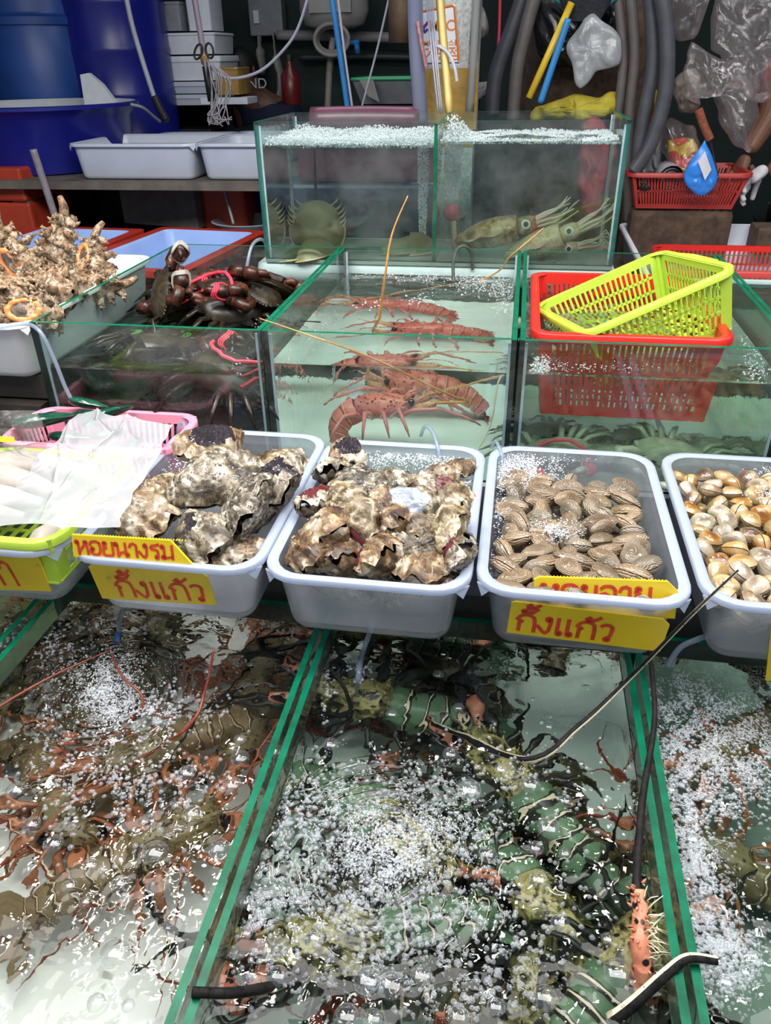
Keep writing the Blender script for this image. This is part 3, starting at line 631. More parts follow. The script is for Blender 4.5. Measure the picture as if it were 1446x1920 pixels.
# murex shells heaped in the algae streaked tray
m_murex = shell_mat('murex_crusted_shell', [(.28, (.13, .06, .03)), (.42, (.38, .22, .11)), (.52, (.56, .41, .25)), (.66, (.78, .64, .50)), (.8, (.72, .46, .40))], 55, 120, (.07, .04, .03), .35, .6, 1.)
m_lip = plain('murex_orange_lip', (.78, .25, .07), .35, .2, 40, dirt=(.80, .45, .25), dirt_amt=.4, dirt_scale=60)
m_operc = plain('murex_dark_operculum', (.09, .065, .05), .35, .5, 60, bump_s=.4, bump_scale=140)
def murex(loc, rot, label, s=1., seed=0):
    r = random.Random(seed); t = thing('murex_shell', label, 'sea shell', loc, 0, 'murex shells heaped in the left tray')
    t.rotation_euler = rotm(*rot).to_euler(); t.scale = (s, s, s)
    def fn(u, v):
        a = 2*math.pi*u; x = lerp(-.06, .075, v)
        rr = .040*math.sin(math.pi*min(1, (v*1.25+.02)))**.8 if v < .62 else lerp(.0395, .008, ((v-.62)/.38)**.55)
        if v < .35: rr *= 1+.16*math.sin(v*70)
        rr = max(.003, rr)*(1+.22*noise.noise((x*45+seed, math.cos(a)*1.2, math.sin(a)*1.2)) + .12*noise.noise((x*120, math.cos(a)*3, math.sin(a)*3)))
        return (x, math.cos(a)*rr, math.sin(a)*rr)
    ob('body_whorl', MB().grid(fn, 36, 34, 0, True), m_murex, t, 'all')
    ob('siphonal_canal', MB().tube([(.055, 0, 0), (.08, .004, .002), (.105, .0, .010), (.122, -.006, .022)], [.015, .0115, .0095, .006], 9), m_murex, t, 'all')
    for w in range(4):
        a = w*1.57+.5
        for k in range(6):
            x = lerp(-.040, .075, k/5)+r.uniform(-.005, .005); ln = r.uniform(.012, .024)*(1.2-.10*k)
            d = Vector((r.uniform(-.1, .4), math.cos(a), math.sin(a))); q = Vector((.0, -math.sin(a), math.cos(a)))
            rad = .026 if k < 4 else .012; base = Vector((x, math.cos(a)*rad, math.sin(a)*rad))
            p1, p2, p3 = base+d*ln*.6, base+d*ln+q*.005, base+d*ln*1.25+q*.012
            fr = MB().tube([base, p1, p2, p3], [.0125, .0095, .0075, .0025], 9, 0, .55)
            for e in range(6):
                f = r.uniform(.3, 1.); p = p1.lerp(p2, f) if e % 2 else p2.lerp(p3, f); dd = (q*r.choice((-1, 1))*.6+Vector((r.uniform(-1, 1), 0, 0))+d*.5).normalized()
                fr.tube([p, p+dd*.006, p+dd*.011], [.0042, .0030, .0012], 6)
            fr.move(lambda v_: v_ + Vector((.0025*noise.noise(v_*170), .0025*noise.noise(v_*170+Vector((5, 0, 0))), .0025*noise.noise(v_*170+Vector((0, 9, 0))))))
            ob('frond_spine', fr, m_murex, t, 'all')
    L = []
    for j in range(9):
        b = 2*math.pi*j/8; L.append([(.012+(.027+.006*math.cos(b))*math.cos(2*math.pi*k/24)*1.15, .034+.005*math.sin(b)+.003*math.sin(k*2.1), .002+(.020+.005*math.cos(b))*math.sin(2*math.pi*k/24)) for k in range(24)])
    ob('aperture_lip', MB().loft(L), m_lip, t, 'all')
    ob('operculum', MB().grid(lambda u, v: (.012+.030*v*math.cos(6.283*u), .0335+.004*(1-v)+.0008*math.sin(v*30), .002+.019*v*math.sin(6.283*u)), 24, 8, 0, True), m_operc, t, 'all')
    return t
# ---------------------------------------------------------------- left side: murex tray, lime basket, pink basket, bags
m_algae = plain('algae_streaked_white', (.70, .74, .76), .35, .06, 8, dirt=(.26, .30, .06), dirt_amt=.30, dirt_scale=16)
mt = tray(-1.42, -.972, 1.375, 2.02, 'white tray with green algae streaks carrying the spiny murex shells', 1.045, .125, 'algae_tray', m_algae, m_algae, None)
mx = [((105, 470), 1.075, (20, -62, 10), 'tall murex shell standing upright with its orange mouth to the camera', 1.15, 1),
      ((40, 490), 1.075, (-40, -70, -150), 'murex shell with a long curled orange lip at the left of the heap', 1.05, 2),
      ((176, 500), 1.065, (60, -50, 100), 'murex shell with an upturned canal at the right end of the heap', .95, 3),
      ((100, 545), 1.06, (-100, 5, 160), 'pinkish murex shell lying in front of the tall one', 1.1, 4),
      ((22, 555), 1.06, (-75, 0, 60), 'murex shell showing a dark ringed operculum at the left edge', 1.15, 5),
      ((65, 590), 1.045, (30, 0, 200), 'pale crusted murex shell at the front of the heap', 1.0, 6),
      ((160, 545), 1.03, (10, 0, 30), 'murex shell lying low at the right of the heap', 1.0, 7),
      ((15, 500), 1.03, (80, -20, 100), 'murex shell at the back left of the heap, cut by the picture edge', 1.0, 8)]
for (q, zz, rot, l, s, sd) in mx: murex(P(*q, z=zz), rot, l, s, sd)
m_plank = plain('dark_wet_timber', (.045, .036, .030), .55, .5, 12, bump_s=.5, bump_scale=40)
for k in range(3):
    t = MB().box((-1.26+.01*k, 1.70+.02*k, .775+.058*k), (.50, .66-.02*k, .052))
    tag(ob('timber_plank', t, m_plank, None, False), ('bottom', 'middle', 'top')[k]+' dark timber plank of the stack under the algae streaked tray', 'plank', 'planks under the murex tray')
tag(ob('timber_stand', MB().box((-1.26, 1.72, .374), (.46, .6, .746)), m_plank, None, False), 'dark timber block stand under the plank stack at the left', 'stand')
# slatted baskets -----------------------------------------------------------
def basket_parts(t, W, D, H, mat, taper=.06, rimw=.016, cells=(16, 10), rows=2, base=True, corner=.035, rimh=.012, solid=.22, slotfill=.45):
    """local frame: x across, y deep, z up, rim at z=H; walls are real lattices of upright bars and rails"""
    hx, hy = W/2, D/2; bx, by = hx-taper, hy-taper
    rim = MB().loft([rrect(hx-rimw, hy-rimw, corner, H-.003), rrect(hx-.002, hy-.002, corner+.01, H-.003), rrect(hx-.002, hy-.002, corner+.01, H-rimh), rrect(hx, hy, corner+.012, H-rimh), rrect(hx, hy, corner+.012, H-.002),
                     rrect(hx-.002, hy-.002, corner+.01, H), rrect(hx-rimw+.002, hy-rimw+.002, corner, H), rrect(hx-rimw-.002, hy-rimw-.002, corner, H-.003), rrect(hx-rimw, hy-rimw, corner, H-.005)])
    ob('rim', rim, mat, t)
    def wall(side, s):
        mb = MB(); tk = .0022
        top = (hx-rimw, hy-rimw); bot = (bx, by)
        def pt(u, z):            # u -1..1 along the wall
            k = z/H
            a = lerp(bot[0], top[0], k); b = lerp(bot[1], top[1], k)
            return Vector((a*u, s*b, z)) if side == 'y' else Vector((s*a, b*u, z))
        def strip(u0, u1, z0, z1):
            q = [pt(u0, z0), pt(u1, z0), pt(u1, z1), pt(u0, z1)]; nrm = (q[1]-q[0]).cross(q[3]-q[0]).normalized()*tk
            V = q + [p+nrm for p in q]
            mb.add(V, [(0, 1, 2, 3), (7, 6, 5, 4), (0, 4, 5, 1), (1, 5, 6, 2), (2, 6, 7, 3), (3, 7, 4, 0)])
        strip(-1, 1, 0, H*.12); strip(-1, 1, H*.86, H); strip(-1, -1+solid, H*.12, H*.86); strip(1-solid, 1, H*.12, H*.86)
        for r_ in range(1, rows): zc = lerp(H*.12, H*.86, r_/rows); strip(-1+solid, 1-solid, zc-.003, zc+.003)
        n = cells[0 if side == 'y' else 1]; span = 2-2*solid
        for k in range(1, n): u = -1+solid+span*k/n; w = span/n*slotfill/2; strip(u-w, u+w, H*.12, H*.86)
        ob('slatted_wall', mb, mat, t, False, kind='stuff')
    for side in 'yx':
        for s in (-1, 1): wall(side, s)
    for sx in (-1, 1):
        for sy in (-1, 1):       # rounded corner posts close the lattice
            mb = MB().tube([(sx*(bx-.004), sy*(by-.004), 0), (sx*(hx-rimw-.004), sy*(hy-rimw-.004), H-.003)], .006, 8); ob('corner_post', mb, mat, t)
    if base:
        mb = MB()
        for k in range(9): mb.box((0, lerp(-by, by, k/8), .0015), (2*bx, .008, .003))
        for k in range(13): mb.box((lerp(-bx, bx, k/12), 0, .0035), (.008, 2*by, .002))
        ob('base_lattice', mb, mat, t, False, kind='stuff')
    return t
m_lime = plain('lime_plastic', (.46, .66, .06), .28, .06, 8); m_red = plain('red_plastic', (.62, .022, .015), .3, .08, 8); m_pink = plain('pink_plastic', (.80, .30, .42), .3, .08, 8)
lb = thing('lime_basket', 'lime green basket rim under the plastic bag at the left edge', 'basket', (-.800, 1.006, .80)); basket_parts(lb, .300, .305, .085, m_lime, .02, .014, rimh=.014)
pk = thing('pink_basket', 'pink slatted basket of green mussels behind the plastic bag', 'basket', (-.790, 1.275, .7475)); basket_parts(pk, .36, .185, .130, m_pink, .03, .014, (20, 9))
m_mus = plain('green_mussel_shell', (.006, .055, .032), .14, .6, 30, dirt=(.06, .04, .02), dirt_amt=.4, dirt_scale=30)
def mussel(px, py, z, rot, label, s=1.):
    def half(v):
        def fn(u, k):
            a = 6.283*u; x = math.cos(a); w = .5-.30*x-.12*x*x
            return (x*.050*k, math.sin(a)*.019*w/.5*k+.005*x*x*k, v*(.010*(1-k**2)**.55*(1-.35*x*k)+.0004))
        return MB().grid(fn, 26, 9, 0, True)
    o = ob('green_mussel', half(1), m_mus, None, 'all'); tag(o, label, 'mussel', 'green mussels in the pink basket'); o.location = P(px, py, z=z); o.rotation_euler = rotm(*rot).to_euler(); o.scale = (s, s, s)
    ob('lower_valve', half(-1), m_mus, o, 'all')
mussel(82, 787, .895, (-20, 0, 28), 'dark green mussel lying long across the left of the pink basket', 1.3)
mussel(165, 757, .90, (-25, 5, -8), 'green mussel leaning on the crab tank glass beside the clear tube', 1.0)
mussel(212, 772, .895, (-30, 0, 50), 'bright green mussel standing at the back rim of the pink basket', .95)
mussel(160, 782, .885, (-40, 0, 150), 'green mussel half under the plastic bag in the pink basket', .95)
for k, (x, y) in enumerate(((-.86, 1.27), (-.78, 1.30), (-.72, 1.26))):
    p = Vector((x, y, .855)); o = bpy.data.objects.new('green_mussel', bpy.data.objects['green_mussel'].data); COL.objects.link(o); tag(o, 'green mussel lying under the bag, '+('left', 'middle', 'right')[k]+' one of three', 'mussel', 'green mussels in the pink basket')
    o.location = p; o.rotation_euler = rotm(-20, 10*k, 60*k).to_euler(); c = bpy.data.objects.new('lower_valve', bpy.data.objects['lower_valve'].data); COL.objects.link(c)
    c.data = [q for q in bpy.data.objects['green_mussel'].children][0].data; c.parent = o
# pale squid-like seafood in the lime basket, under and in bags
m_bag = bag_mat('thin_white_bag', (.82, .85, .91), .45, .12, .25); m_bagc = bag_mat('clear_bag', (.8, .8, .8), .12, .10)
def sheet(name, corners, label, mat, nu=40, nv=34, amp=.02, seed=0, sag=0., folds=9, cat='plastic bag'):
    A, B, C_, D_ = [Vector(c) for c in corners]; nrm = (B-A).cross(D_-A).normalized()
    if nrm.z < 0: nrm = -nrm
    r = random.Random(seed+100); terms = []
    for k in range(16):
        th = r.uniform(0, math.pi); terms.append((math.cos(th)*1.3, math.sin(th)*.8, r.uniform(-.2, 1.1), r.uniform(.4, 1.)*(1 if k % 2 else -1)*(1. if k < 8 else .5)))
    rid = []
    for k in range(26):
        th = r.gauss(.9, .55); rid.append((math.cos(th), math.sin(th), r.uniform(-.1, 1.4), r.uniform(.3, 1.)*r.choice((1, 1, -1)), r.uniform(.012, .035), r.uniform(0, 1), r.uniform(.2, .6)))
    def fn(u, v):
        p = A.lerp(B, u).lerp(D_.lerp(C_, u), v); q = p*folds
        uu, vv = u+.05*noise.noise((q.x, q.y, 3+seed)), v+.05*noise.noise((q.x, q.y, 8+seed))
        a = sum(w_*abs(uu*cx+vv*cy-c0) for cx, cy, c0, w_ in terms)*.9 + .10*abs(noise.noise((q.x*1.2+seed, q.y, q.z))) + .5*sum(w_*math.exp(-abs(uu*cx+vv*cy-c0)/wd)*math.exp(-(((-uu*cy+vv*cx)-l0)/ln_)**2) for cx, cy, c0, w_, wd, l0, ln_ in rid)
        w = .5*amp
        return p + nrm*(amp*a + sag*math.sin(math.pi*u)*math.sin(math.pi*v)) + Vector((w*noise.noise((q.x*2, q.y*2, 5+seed)), w*noise.noise((q.x*2, q.y*2, 15+seed)), 0))
    mb = MB().grid(fn, nu, nv)
    return tag(ob(name, mb, mat, None, 'all'), label, cat)
sheet('plastic_bag', [P(-60, 985, z=.900), P(222, 1003, z=.902), P(326, 806, z=.900), P(150, 792, z=.905)], 'thin white plastic bag draped over the lime and pink baskets', m_bag, 120, 96, .024, 2, .010)
sheet('plastic_bag', [P(-90, 950, z=.905), P(70, 960, z=.915), P(95, 835, z=.905), P(-90, 830, z=.905)], 'clear plastic bag wrapped round the pale squid at the left edge', m_bagc, 90, 70, .03, 5, .02)
sheet('plastic_bag', [P(-40, 830, z=.905), P(60, 830, z=.96), P(50, 772, z=.97), P(-40, 768, z=.97)], 'crumpled clear bag at the back left, beside the pink basket', m_bagc, 26, 20, .02, 9, .01)
m_pale = plain('pale_squid_flesh', (.56, .50, .44), .3, .2, 16, dirt=(.30, .22, .18), dirt_amt=.35, dirt_scale=30)
def blobtube(name, pts, rad, label, cat, group=None, mat=None, n=12):
    mb = MB().tube(pts, rad, n, 0, .7); mb.move(lambda p: p + Vector((0, 0, .004*noise.noise(p*40)))); return tag(ob(name, mb, mat or m_pale, None, 'all'), label, cat, group)
for k, (x, y, a, l) in enumerate(((-.885, .935, .2, 'front'), (-.88, .995, .05, 'second'), (-.87, 1.055, -.1, 'third'), (-.86, 1.11, .1, 'back'))):
    d = Vector((math.cos(a), math.sin(a), 0)); c = Vector((x, y, .865))
    blobtube('squid_tube', [c-d*.09, c-d*.05+Vector((0, 0, .01)), c+Vector((0, 0, .015)), c+d*.06+Vector((0, 0, .008)), c+d*.12], [.012, .027, .030, .025, .008], 'pale grey squid body in the lime basket, '+l+' of the row under the bag', 'seafood', 'squid bodies in the lime basket')
for k, (x, l) in enumerate(((-.72, 'left'), (-.69, 'right'))):
    c = Vector((x, .93+.05*k, .845)); blobtube('squid_tube', [c-Vector((.0, .05, 0)), c, c+Vector((.01, .07, 0))], [.01, .022, .01], 'pale squid body under the white bag near the lime rim, '+l+' one of two', 'seafood', 'squid bodies under the white bag')
sign([P(-40, 826, z=.960), P(27, 829, z=.960), P(27, 818, z=.966), P(-40, 817, z=.966)], 'yellow sign edge showing behind the bag at the left edge', [], .003, m_yel)
# ---------------------------------------------------------------- spiny lobsters
def chitin(name, stops, scale, spots=None, spot_scale=120, spot_amt=.4, rough=.35, spec=.4):
    m, t = newmat(name); co = coords(t)
    col = ramp(t, noi(t, co, scale, 5, .65, .4), stops)
    if spots:
        v = nd(t, 'ShaderNodeTexVoronoi', {'Vector': co, 'Scale': float(spot_scale)}).outputs[0]
        col = mixc(t, ramp(t, v, [(spot_amt-.06, (1, 1, 1)), (spot_amt+.06, (0, 0, 0))]), col, spots)
    finish(t, bsdf(t, col, rough, 0, noi(t, co, 180, 3), .25, .002, Specular_IOR_Level=spec)); return m
RED = dict(car=chitin('red_carapace', [(.3, (.34, .06, .04)), (.55, (.58, .17, .12)), (.75, (.66, .32, .20))], 22, (.14, .03, .03), 110, .22),
           abd=[chitin('red_abdomen', [(.3, (.42, .09, .07)), (.6, (.60, .20, .15)), (.8, (.70, .38, .28))], 30), chitin('red_abdomen_pale', [(.3, (.55, .24, .17)), (.7, (.78, .52, .38))], 40), chitin('red_abdomen_dark', [(.3, (.30, .06, .05)), (.7, (.44, .12, .09))], 40)],
           leg=[chitin('red_leg', [(.3, (.50, .14, .13)), (.7, (.66, .26, .22))], 20), chitin('red_leg_stripe', [(.3, (.72, .50, .40)), (.7, (.80, .62, .50))], 20)],
           base=chitin('red_antenna_base', [(.3, (.45, .22, .10)), (.7, (.66, .42, .24))], 50, (.25, .06, .04), 160, .25), ant=chitin('orange_antenna', [(.3, (.55, .22, .05)), (.7, (.72, .40, .12))], 60))
m_blk = chitin('black_shell_band', [(.3, (.008, .01, .008)), (.7, (.03, .035, .025))], 40); m_crm = chitin('cream_shell_band', [(.3, (.62, .55, .36)), (.7, (.80, .74, .54))], 40)
GREEN = dict(car=chitin('mottled_green_carapace', [(.40, (.010, .012, .008)), (.47, (.16, .15, .05)), (.55, (.50, .44, .19)), (.60, (.34, .30, .12)), (.64, (.012, .014, .01))], 34, (.01, .012, .01), 70, .28),
             abd=[chitin('green_abdomen', [(.3, (.06, .13, .07)), (.7, (.16, .27, .15))], 30), m_crm, m_blk], leg=[m_blk, m_crm],
             base=chitin('pink_antenna_base', [(.35, (.48, .13, .07)), (.65, (.66, .30, .18))], 40, (.012, .008, .008), 95, .36), ant=chitin('black_antenna', [(.3, (.004, .004, .005)), (.7, (.022, .02, .018))], 90, None, 1, .4, .6, .12))
BROWN = dict(car=chitin('brown_carapace', [(.3, (.06, .05, .025)), (.5, (.20, .15, .07)), (.7, (.30, .26, .14))], 24, (.03, .02, .012), 90, .22),
             abd=[chitin('brown_abdomen', [(.3, (.12, .085, .045)), (.7, (.28, .21, .11))], 30), chitin('brown_abdomen_pale', [(.3, (.45, .34, .20)), (.7, (.62, .50, .33))], 40), chitin('brown_abdomen_dark', [(.3, (.05, .03, .02)), (.7, (.13, .085, .05))], 40)],
             leg=[chitin('rust_leg', [(.3, (.22, .07, .03)), (.7, (.40, .17, .08))], 20), chitin('rust_leg_stripe', [(.3, (.50, .36, .22)), (.7, (.62, .46, .30))], 20)],
             base=chitin('rust_antenna_base', [(.3, (.40, .14, .06)), (.7, (.58, .26, .14))], 40, (.10, .04, .02), 100, .25), ant=chitin('dark_red_antenna', [(.3, (.14, .025, .015)), (.7, (.26, .06, .03))], 60))
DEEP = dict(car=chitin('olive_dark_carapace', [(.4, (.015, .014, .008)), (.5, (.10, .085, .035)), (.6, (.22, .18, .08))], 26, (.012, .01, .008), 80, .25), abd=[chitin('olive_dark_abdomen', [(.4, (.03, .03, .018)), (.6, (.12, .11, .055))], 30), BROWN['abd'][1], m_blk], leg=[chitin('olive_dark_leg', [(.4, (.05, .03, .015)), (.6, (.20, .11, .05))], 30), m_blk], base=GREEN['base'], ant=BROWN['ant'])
m_eye = plain('black_eye', (.006, .006, .007), .1, .2, 40)
def lobster(loc, heading, label, pal, L=.28, bend=.12, roll=0, pitch=0, seed=0, group=None, antennae=(), own=True, splay=1., curl0=.0):
    """body along +x, floor at z=0 of the local frame; antennae: extra world polylines"""
    r = random.Random(seed); s = L/.28; t = thing('spiny_lobster', label, 'lobster', loc, 0, group)
    t.rotation_euler = rotm(roll, pitch, heading).to_euler(); t.scale = (s, s, s)
    zc = .042
    # carapace
    prof = [(-.002, .022, .022), (.006, .029, .028), (.03, .033, .031), (.06, .033, .031), (.085, .029, .028), (.105, .023, .022), (.118, .013, .012)]
    L_ = []
    for x, w, h in prof:
        L_.append([(x, w*math.cos(a), zc + (h*math.sin(a) if math.sin(a) > 0 else .62*h*math.sin(a))) for a in [2*math.pi*k/22 for k in range(22)]])
    mb = MB().loft(L_, True, True)
    for k in range(70):
        x = r.uniform(.004, .108); a = r.uniform(.15, math.pi-.15); i = next(j for j in range(len(prof)-1) if prof[j+1][0] >= x); f = (x-prof[i][0])/(prof[i+1][0]-prof[i][0])
        w = lerp(prof[i][1], prof[i+1][1], f)*.97; h = lerp(prof[i][2], prof[i+1][2], f)*.97; b = Vector((x, w*math.cos(a), zc+h*math.sin(a)))
        n_ = Vector((.55, math.cos(a), math.sin(a))).normalized(); ln = r.uniform(.003, .007)*(1+.6*(x > .07)); mb.cone(b, b+n_*ln, .0022)
    ob('carapace', mb, pal['car'], t, 'all')
    for q in (-1, 1):
        ob('rostral_horn', MB().tube([(.100, q*.012, zc+.017), (.112, q*.013, zc+.027), (.126, q*.012, zc+.031)], [.006, .004, .0008], 7), pal['car'], t)
        e = ob('eye', MB().ball((.112, q*.022, zc+.014), .0068, 10), m_eye, t); ob('eye_stalk', MB().tube([(.101, q*.014, zc+.010), (.112, q*.021, zc+.013)], .0045, 6), pal['base'], t)
    # abdomen: six overlapping arches along a curling spine, each with green / cream / black strips
    p = Vector((0, 0, zc)); ang = curl0
    for k in range(6):
        w = .030-.0016*k; h = .026-.0016*k; sl = .0225-.0008*k; ang += bend
        d = Vector((-math.cos(ang), 0, -math.sin(ang))); n_ = Vector((-math.sin(ang), 0, math.cos(ang))); LL = []
        for q, sc in ((-.12, .93), (.0, 1.0), (.45, 1.02), (.72, 1.0), (.80, 1.015), (.92, 1.0), (1.12, .95)):
            c = p + d*(sl*q); row = []
            for j in range(17):
                a = -.30 + (math.pi+.6)*j/16
                row.append(tuple(c + Vector((0, w*sc*math.cos(a), 0)) + n_*(h*sc*math.sin(a) - (.012 if j in (0, 16) else 0))))
            LL.append(row)
        m2 = MB().loft(LL, mis=[0, 0, 0, 2, 1, 2], closed=False)
        # underside
        m2.loft([[row[0], row[-1]] for row in LL], closed=False)
        ob('abdomen_segment', m2, pal['abd'], t, 'all')
        p = p + d*sl
    ang += bend; d = Vector((-math.cos(ang), 0, -math.sin(ang))); n_ = Vector((-math.sin(ang), 0, math.cos(ang)))
    for j in range(-2, 3):
        y = j*.34
        def fl(u, v, j=j):
            a = 6.283*u; lx = .026*(1+math.cos(a))*v+.001; ly = .0125*math.sin(a)*v*(.6+.4*math.cos(a*.5)**2)
            c, s_ = math.cos(j*.38), math.sin(j*.38)
            return tuple(p + d*(lx*c - ly*s_) + Vector((0, lx*s_+ly*c + j*.007, 0)) + n_*(.003-.002*abs(j)-.35*lx*lx*20*.05+.0012*math.sin(v*9)))
        ob('tail_flap', MB().grid(fl, 18, 5, 0, True), pal['abd'][0 if j else 2], t, 'all')
    # legs
    for k in range(5):
        for q in (-1, 1):
            x = .012+.018*k; sw = (-.030+.020*k)*1.1 + r.uniform(-.012, .012); o = r.uniform(.85, 1.15)*splay
            pts = [Vector((x, q*.018, zc-.014)), Vector((x+sw*.3, q*.042*o, zc+.000)), Vector((x+sw*.8, q*.072*o, zc+.012*r.uniform(.2, 1.2))), Vector((x+sw*1.3, q*.098*o, zc-.020)), Vector((x+sw*1.5, q*.106*o, .003))]
            if k == 4: pts = [pts[0], pts[1]+Vector((.012, 0, 0)), pts[2]+Vector((.035, -q*.018, 0)), pts[3]+Vector((.06, -q*.04, .0)), pts[4]+Vector((.075, -q*.05, 0))]
            ob('leg', MB().tube(pts, [.0055, .0058, .0046, .0034, .0014], 8, stripes=lambda i, kk: 1 if kk == 1 else 0), pal['leg'], t, 'all')
    # antenna bases with spines, then antennae
    tips = []
    for q in (-1, 1):
        a_ = [Vector((.108, q*.014, zc-.004)), Vector((.122, q*.020, zc+.000)), Vector((.140, q*.030, zc+.006)), Vector((.158, q*.034, zc+.014))]
        bs = 1.3 if pal is GREEN else 1.
        m2 = MB().tube(a_, [.009*bs, .0098*bs, .0090*bs, .0070*bs], 9)
        for k in range(14):
            f = r.uniform(0, 2.9); i = int(f); b = a_[i].lerp(a_[i+1], f-i); n_ = Vector((.5, r.uniform(-1, 1), r.uniform(-.4, 1))).normalized(); m2.cone(b+n_*.007, b+n_*.0145, .0018)
        ob('antenna_base', m2, pal['base'], t, 'all'); tips.append(a_[-1])
        ob('antennule', MB().tube([(.118, q*.005, zc+.006), (.150, q*.012, zc+.020), (.185, q*.030, zc+.024), (.205, q*.05, zc+.016)], [.0022, .0018, .0012, .0005], 5), pal['leg'][0], t)
    if own:
        for q, tip in zip((-1, 1), tips):
            a1 = r.uniform(.3, .9)*q; pts = [tip + Vector((math.cos(a1*u_)*u_*.16-.5*u_*u_*.14, math.sin(a1*u_*1.3)*u_*.20, .018*math.sin(u_*2.6)-.012*u_)) for u_ in [k/9 for k in range(10)]]
            ob('antenna', MB().tube(pts, [.0048, .0008], 6), pal['ant'], t)
    mw = t.matrix_world; bpy.context.view_layer.update(); inv = t.matrix_world.inverted()
    for k, (pts, r0, r1, st) in enumerate(antennae):
        P_ = [Vector(tip_ if not isinstance(tip_, int) else t.matrix_world @ tips[tip_]) for tip_ in pts]
        Q = catmull(P_, 7); m2 = MB().tube([inv @ p_ for p_ in Q], [r0/s, r1/s], 8, stripes=(lambda i, kk: 1 if kk in (0, 1, 4, 5) else 0) if st else None)
        if st != 'smooth':
            for i in range(2, len(Q)-2):
                for e in range(3):
                    b = inv @ Q[i].lerp(Q[i+1], r.random()); rr = lerp(r0, r1, i/len(Q))/s; d_ = Vector((r.uniform(-1, 1), r.uniform(-1, 1), r.uniform(-1, 1))).normalized(); m2.cone(b+d_*rr*.8, b+d_*(rr*1.0+.0018), .0007, 4)
        ob('antenna', m2, [pal['ant'], m_crm], t, 'all')
    return t
def catmull(pts, n=8):
    pts = [Vector(p) for p in pts]; o = []
    for i in range(len(pts)-1):
        a, b, c, d = pts[max(i-1, 0)], pts[i], pts[i+1], pts[min(i+2, len(pts)-1)]
        for k in range(n):
            t = k/n; o.append(.5*((2*b)+(c-a)*t+(2*a-5*b+4*c-d)*t*t+(3*b-3*c+d-a)*t**3))
    return o+[pts[-1]]
def head_to(a, b): return math.degrees(math.atan2(b.y-a.y, b.x-a.x))
# middle tank: four red lobsters
z0 = MZ0+.0105; GR = 'red lobsters in the middle tank'
def UM(px, py, dz=.05): return U(px, py, MWS[1], z0+dz)
lobster((-.315, 1.545, z0+.045), 6, 'red lobster nearest the front glass of the middle tank, tail curled under', RED, .30, .40, 0, -5, 3, GR,
        [([0, P(880, 745, y=1.47), P(840, 735, y=1.42), P(690, 668, y=1.385), P(590, 632, y=1.372), P(487, 597, y=1.36)], .0036, .0008, False), ([1, (-.02, 1.56, .93), (.0-.02, 1.52, .93), (-.03, 1.50, .84), (-.05, 1.46, .80)], .003, .0006, 'smooth')], False, .75)
a = UM(890, 615); lobster((-.165, 1.80, z0+.035), 185, 'red lobster behind the front one, head to the left under two upright feelers', RED, .29, .14, 0, 0, 4, GR,
        [([1, P(712, 596, z=MWS[1]+.002), P(722, 520, y=1.66), P(735, 440, y=1.66), P(765, 367, y=1.68)], .0042, .0010, False)], False, .8)
lobster((-.29, 1.97, z0+.045), 178, 'dim red lobster at the back left of the middle tank under the foam', RED, .29, .12, 0, 0, 5, GR,
        [([1, P(905, 525, z=MWS[1]+.002), P(960, 478, y=1.86), P(1020, 427, y=1.9)], .0030, .0009, False)], True, .7)
# low left tank: brown lobsters
z0 = LZ0+.009; GB = 'brown lobsters in the low left tank'
def UL(px, py, dz=.06): return U(px, py, LWS, z0+dz)
def lob_at(tail, head, label, pal, seed, group, dz=.06, bend=.1, L=None, ant=(), own=True, rise=0., splay=.9, roll=0):
    a, b = UL(*tail, dz), UL(*head, dz); d = (b-a); LL = L or max(.22, min(.34, d.length*1.0)); c = a.lerp(b, .55); c.z = z0+dz-.042
    return lobster(c, head_to(a, b), label, pal, LL, bend, roll, -rise, seed, group, ant, own, splay)
def S(px, py, dz=0): return P(px, py, z=LWS+dz)
lob_at((470, 1330), (215, 1440), 'brown lobster crossing the middle of the low left tank under the bubbles', BROWN, 11, GB, .12, .08, .30, [([0, S(265, 1330, .0), S(225, 1262, .02), P(190, 1180, y=.97)], .0030, .0010, False), ([1, S(345, 1370, 0), S(383, 1300, .03), P(401, 1217, z=LWS+.085)], .0036, .0016, False)], False)
lob_at((60, 1700), (380, 1545), 'olive brown lobster at the front of the low left tank, head to the right', BROWN, 12, GB, .10, .06, .32, [([0, UL(470, 1440, .2), UL(540, 1330, .22)], .004, .001, False)], False)
lob_at((20, 1350), (190, 1620), 'brown lobster along the left pane of the low left tank', BROWN, 13, GB, .07, .1, .30, [([S(-70, 1372, -.01), S(20, 1312, .006), S(110, 1262, .014), S(205, 1220, .02)], .003, .001, False)], True)
lob_at((330, 1440), (130, 1530), 'dark brown lobster lying low under the others in the low left tank', BROWN, 14, GB, .045, .1, .28, [([0, UL(180, 1700, .1), UL(320, 1620, .1), UL(330, 1760, .06), UL(300, 1900, .04)], .0045, .0015, 'smooth')], True)
lob_at((560, 1250), (430, 1420), 'rust coloured lobster at the right of the low left tank, by the glass', BROWN, 15, GB, .08, .1, .26, [([1, UL(340, 1560, .1), UL(310, 1700, .08), UL(330, 1880, .05)], .0045, .0015, 'smooth')], True)
for k_, (ta_, he_, l_) in enumerate((((300, 1175), (420, 1230), 'dark brown lobster added to darken the back of the low left tank, right one'), ((120, 1190), (280, 1215), 'dark brown lobster added to darken the back of the low left tank, left one'), ((520, 1190), (470, 1300), 'dark brown lobster added to darken the back right corner of the low left tank'))):  # extra lobsters added to darken the shaded back of the tank
    lob_at(ta_, he_, l_, BROWN, 70+k_, GB, .03, .06, .30, [], True)
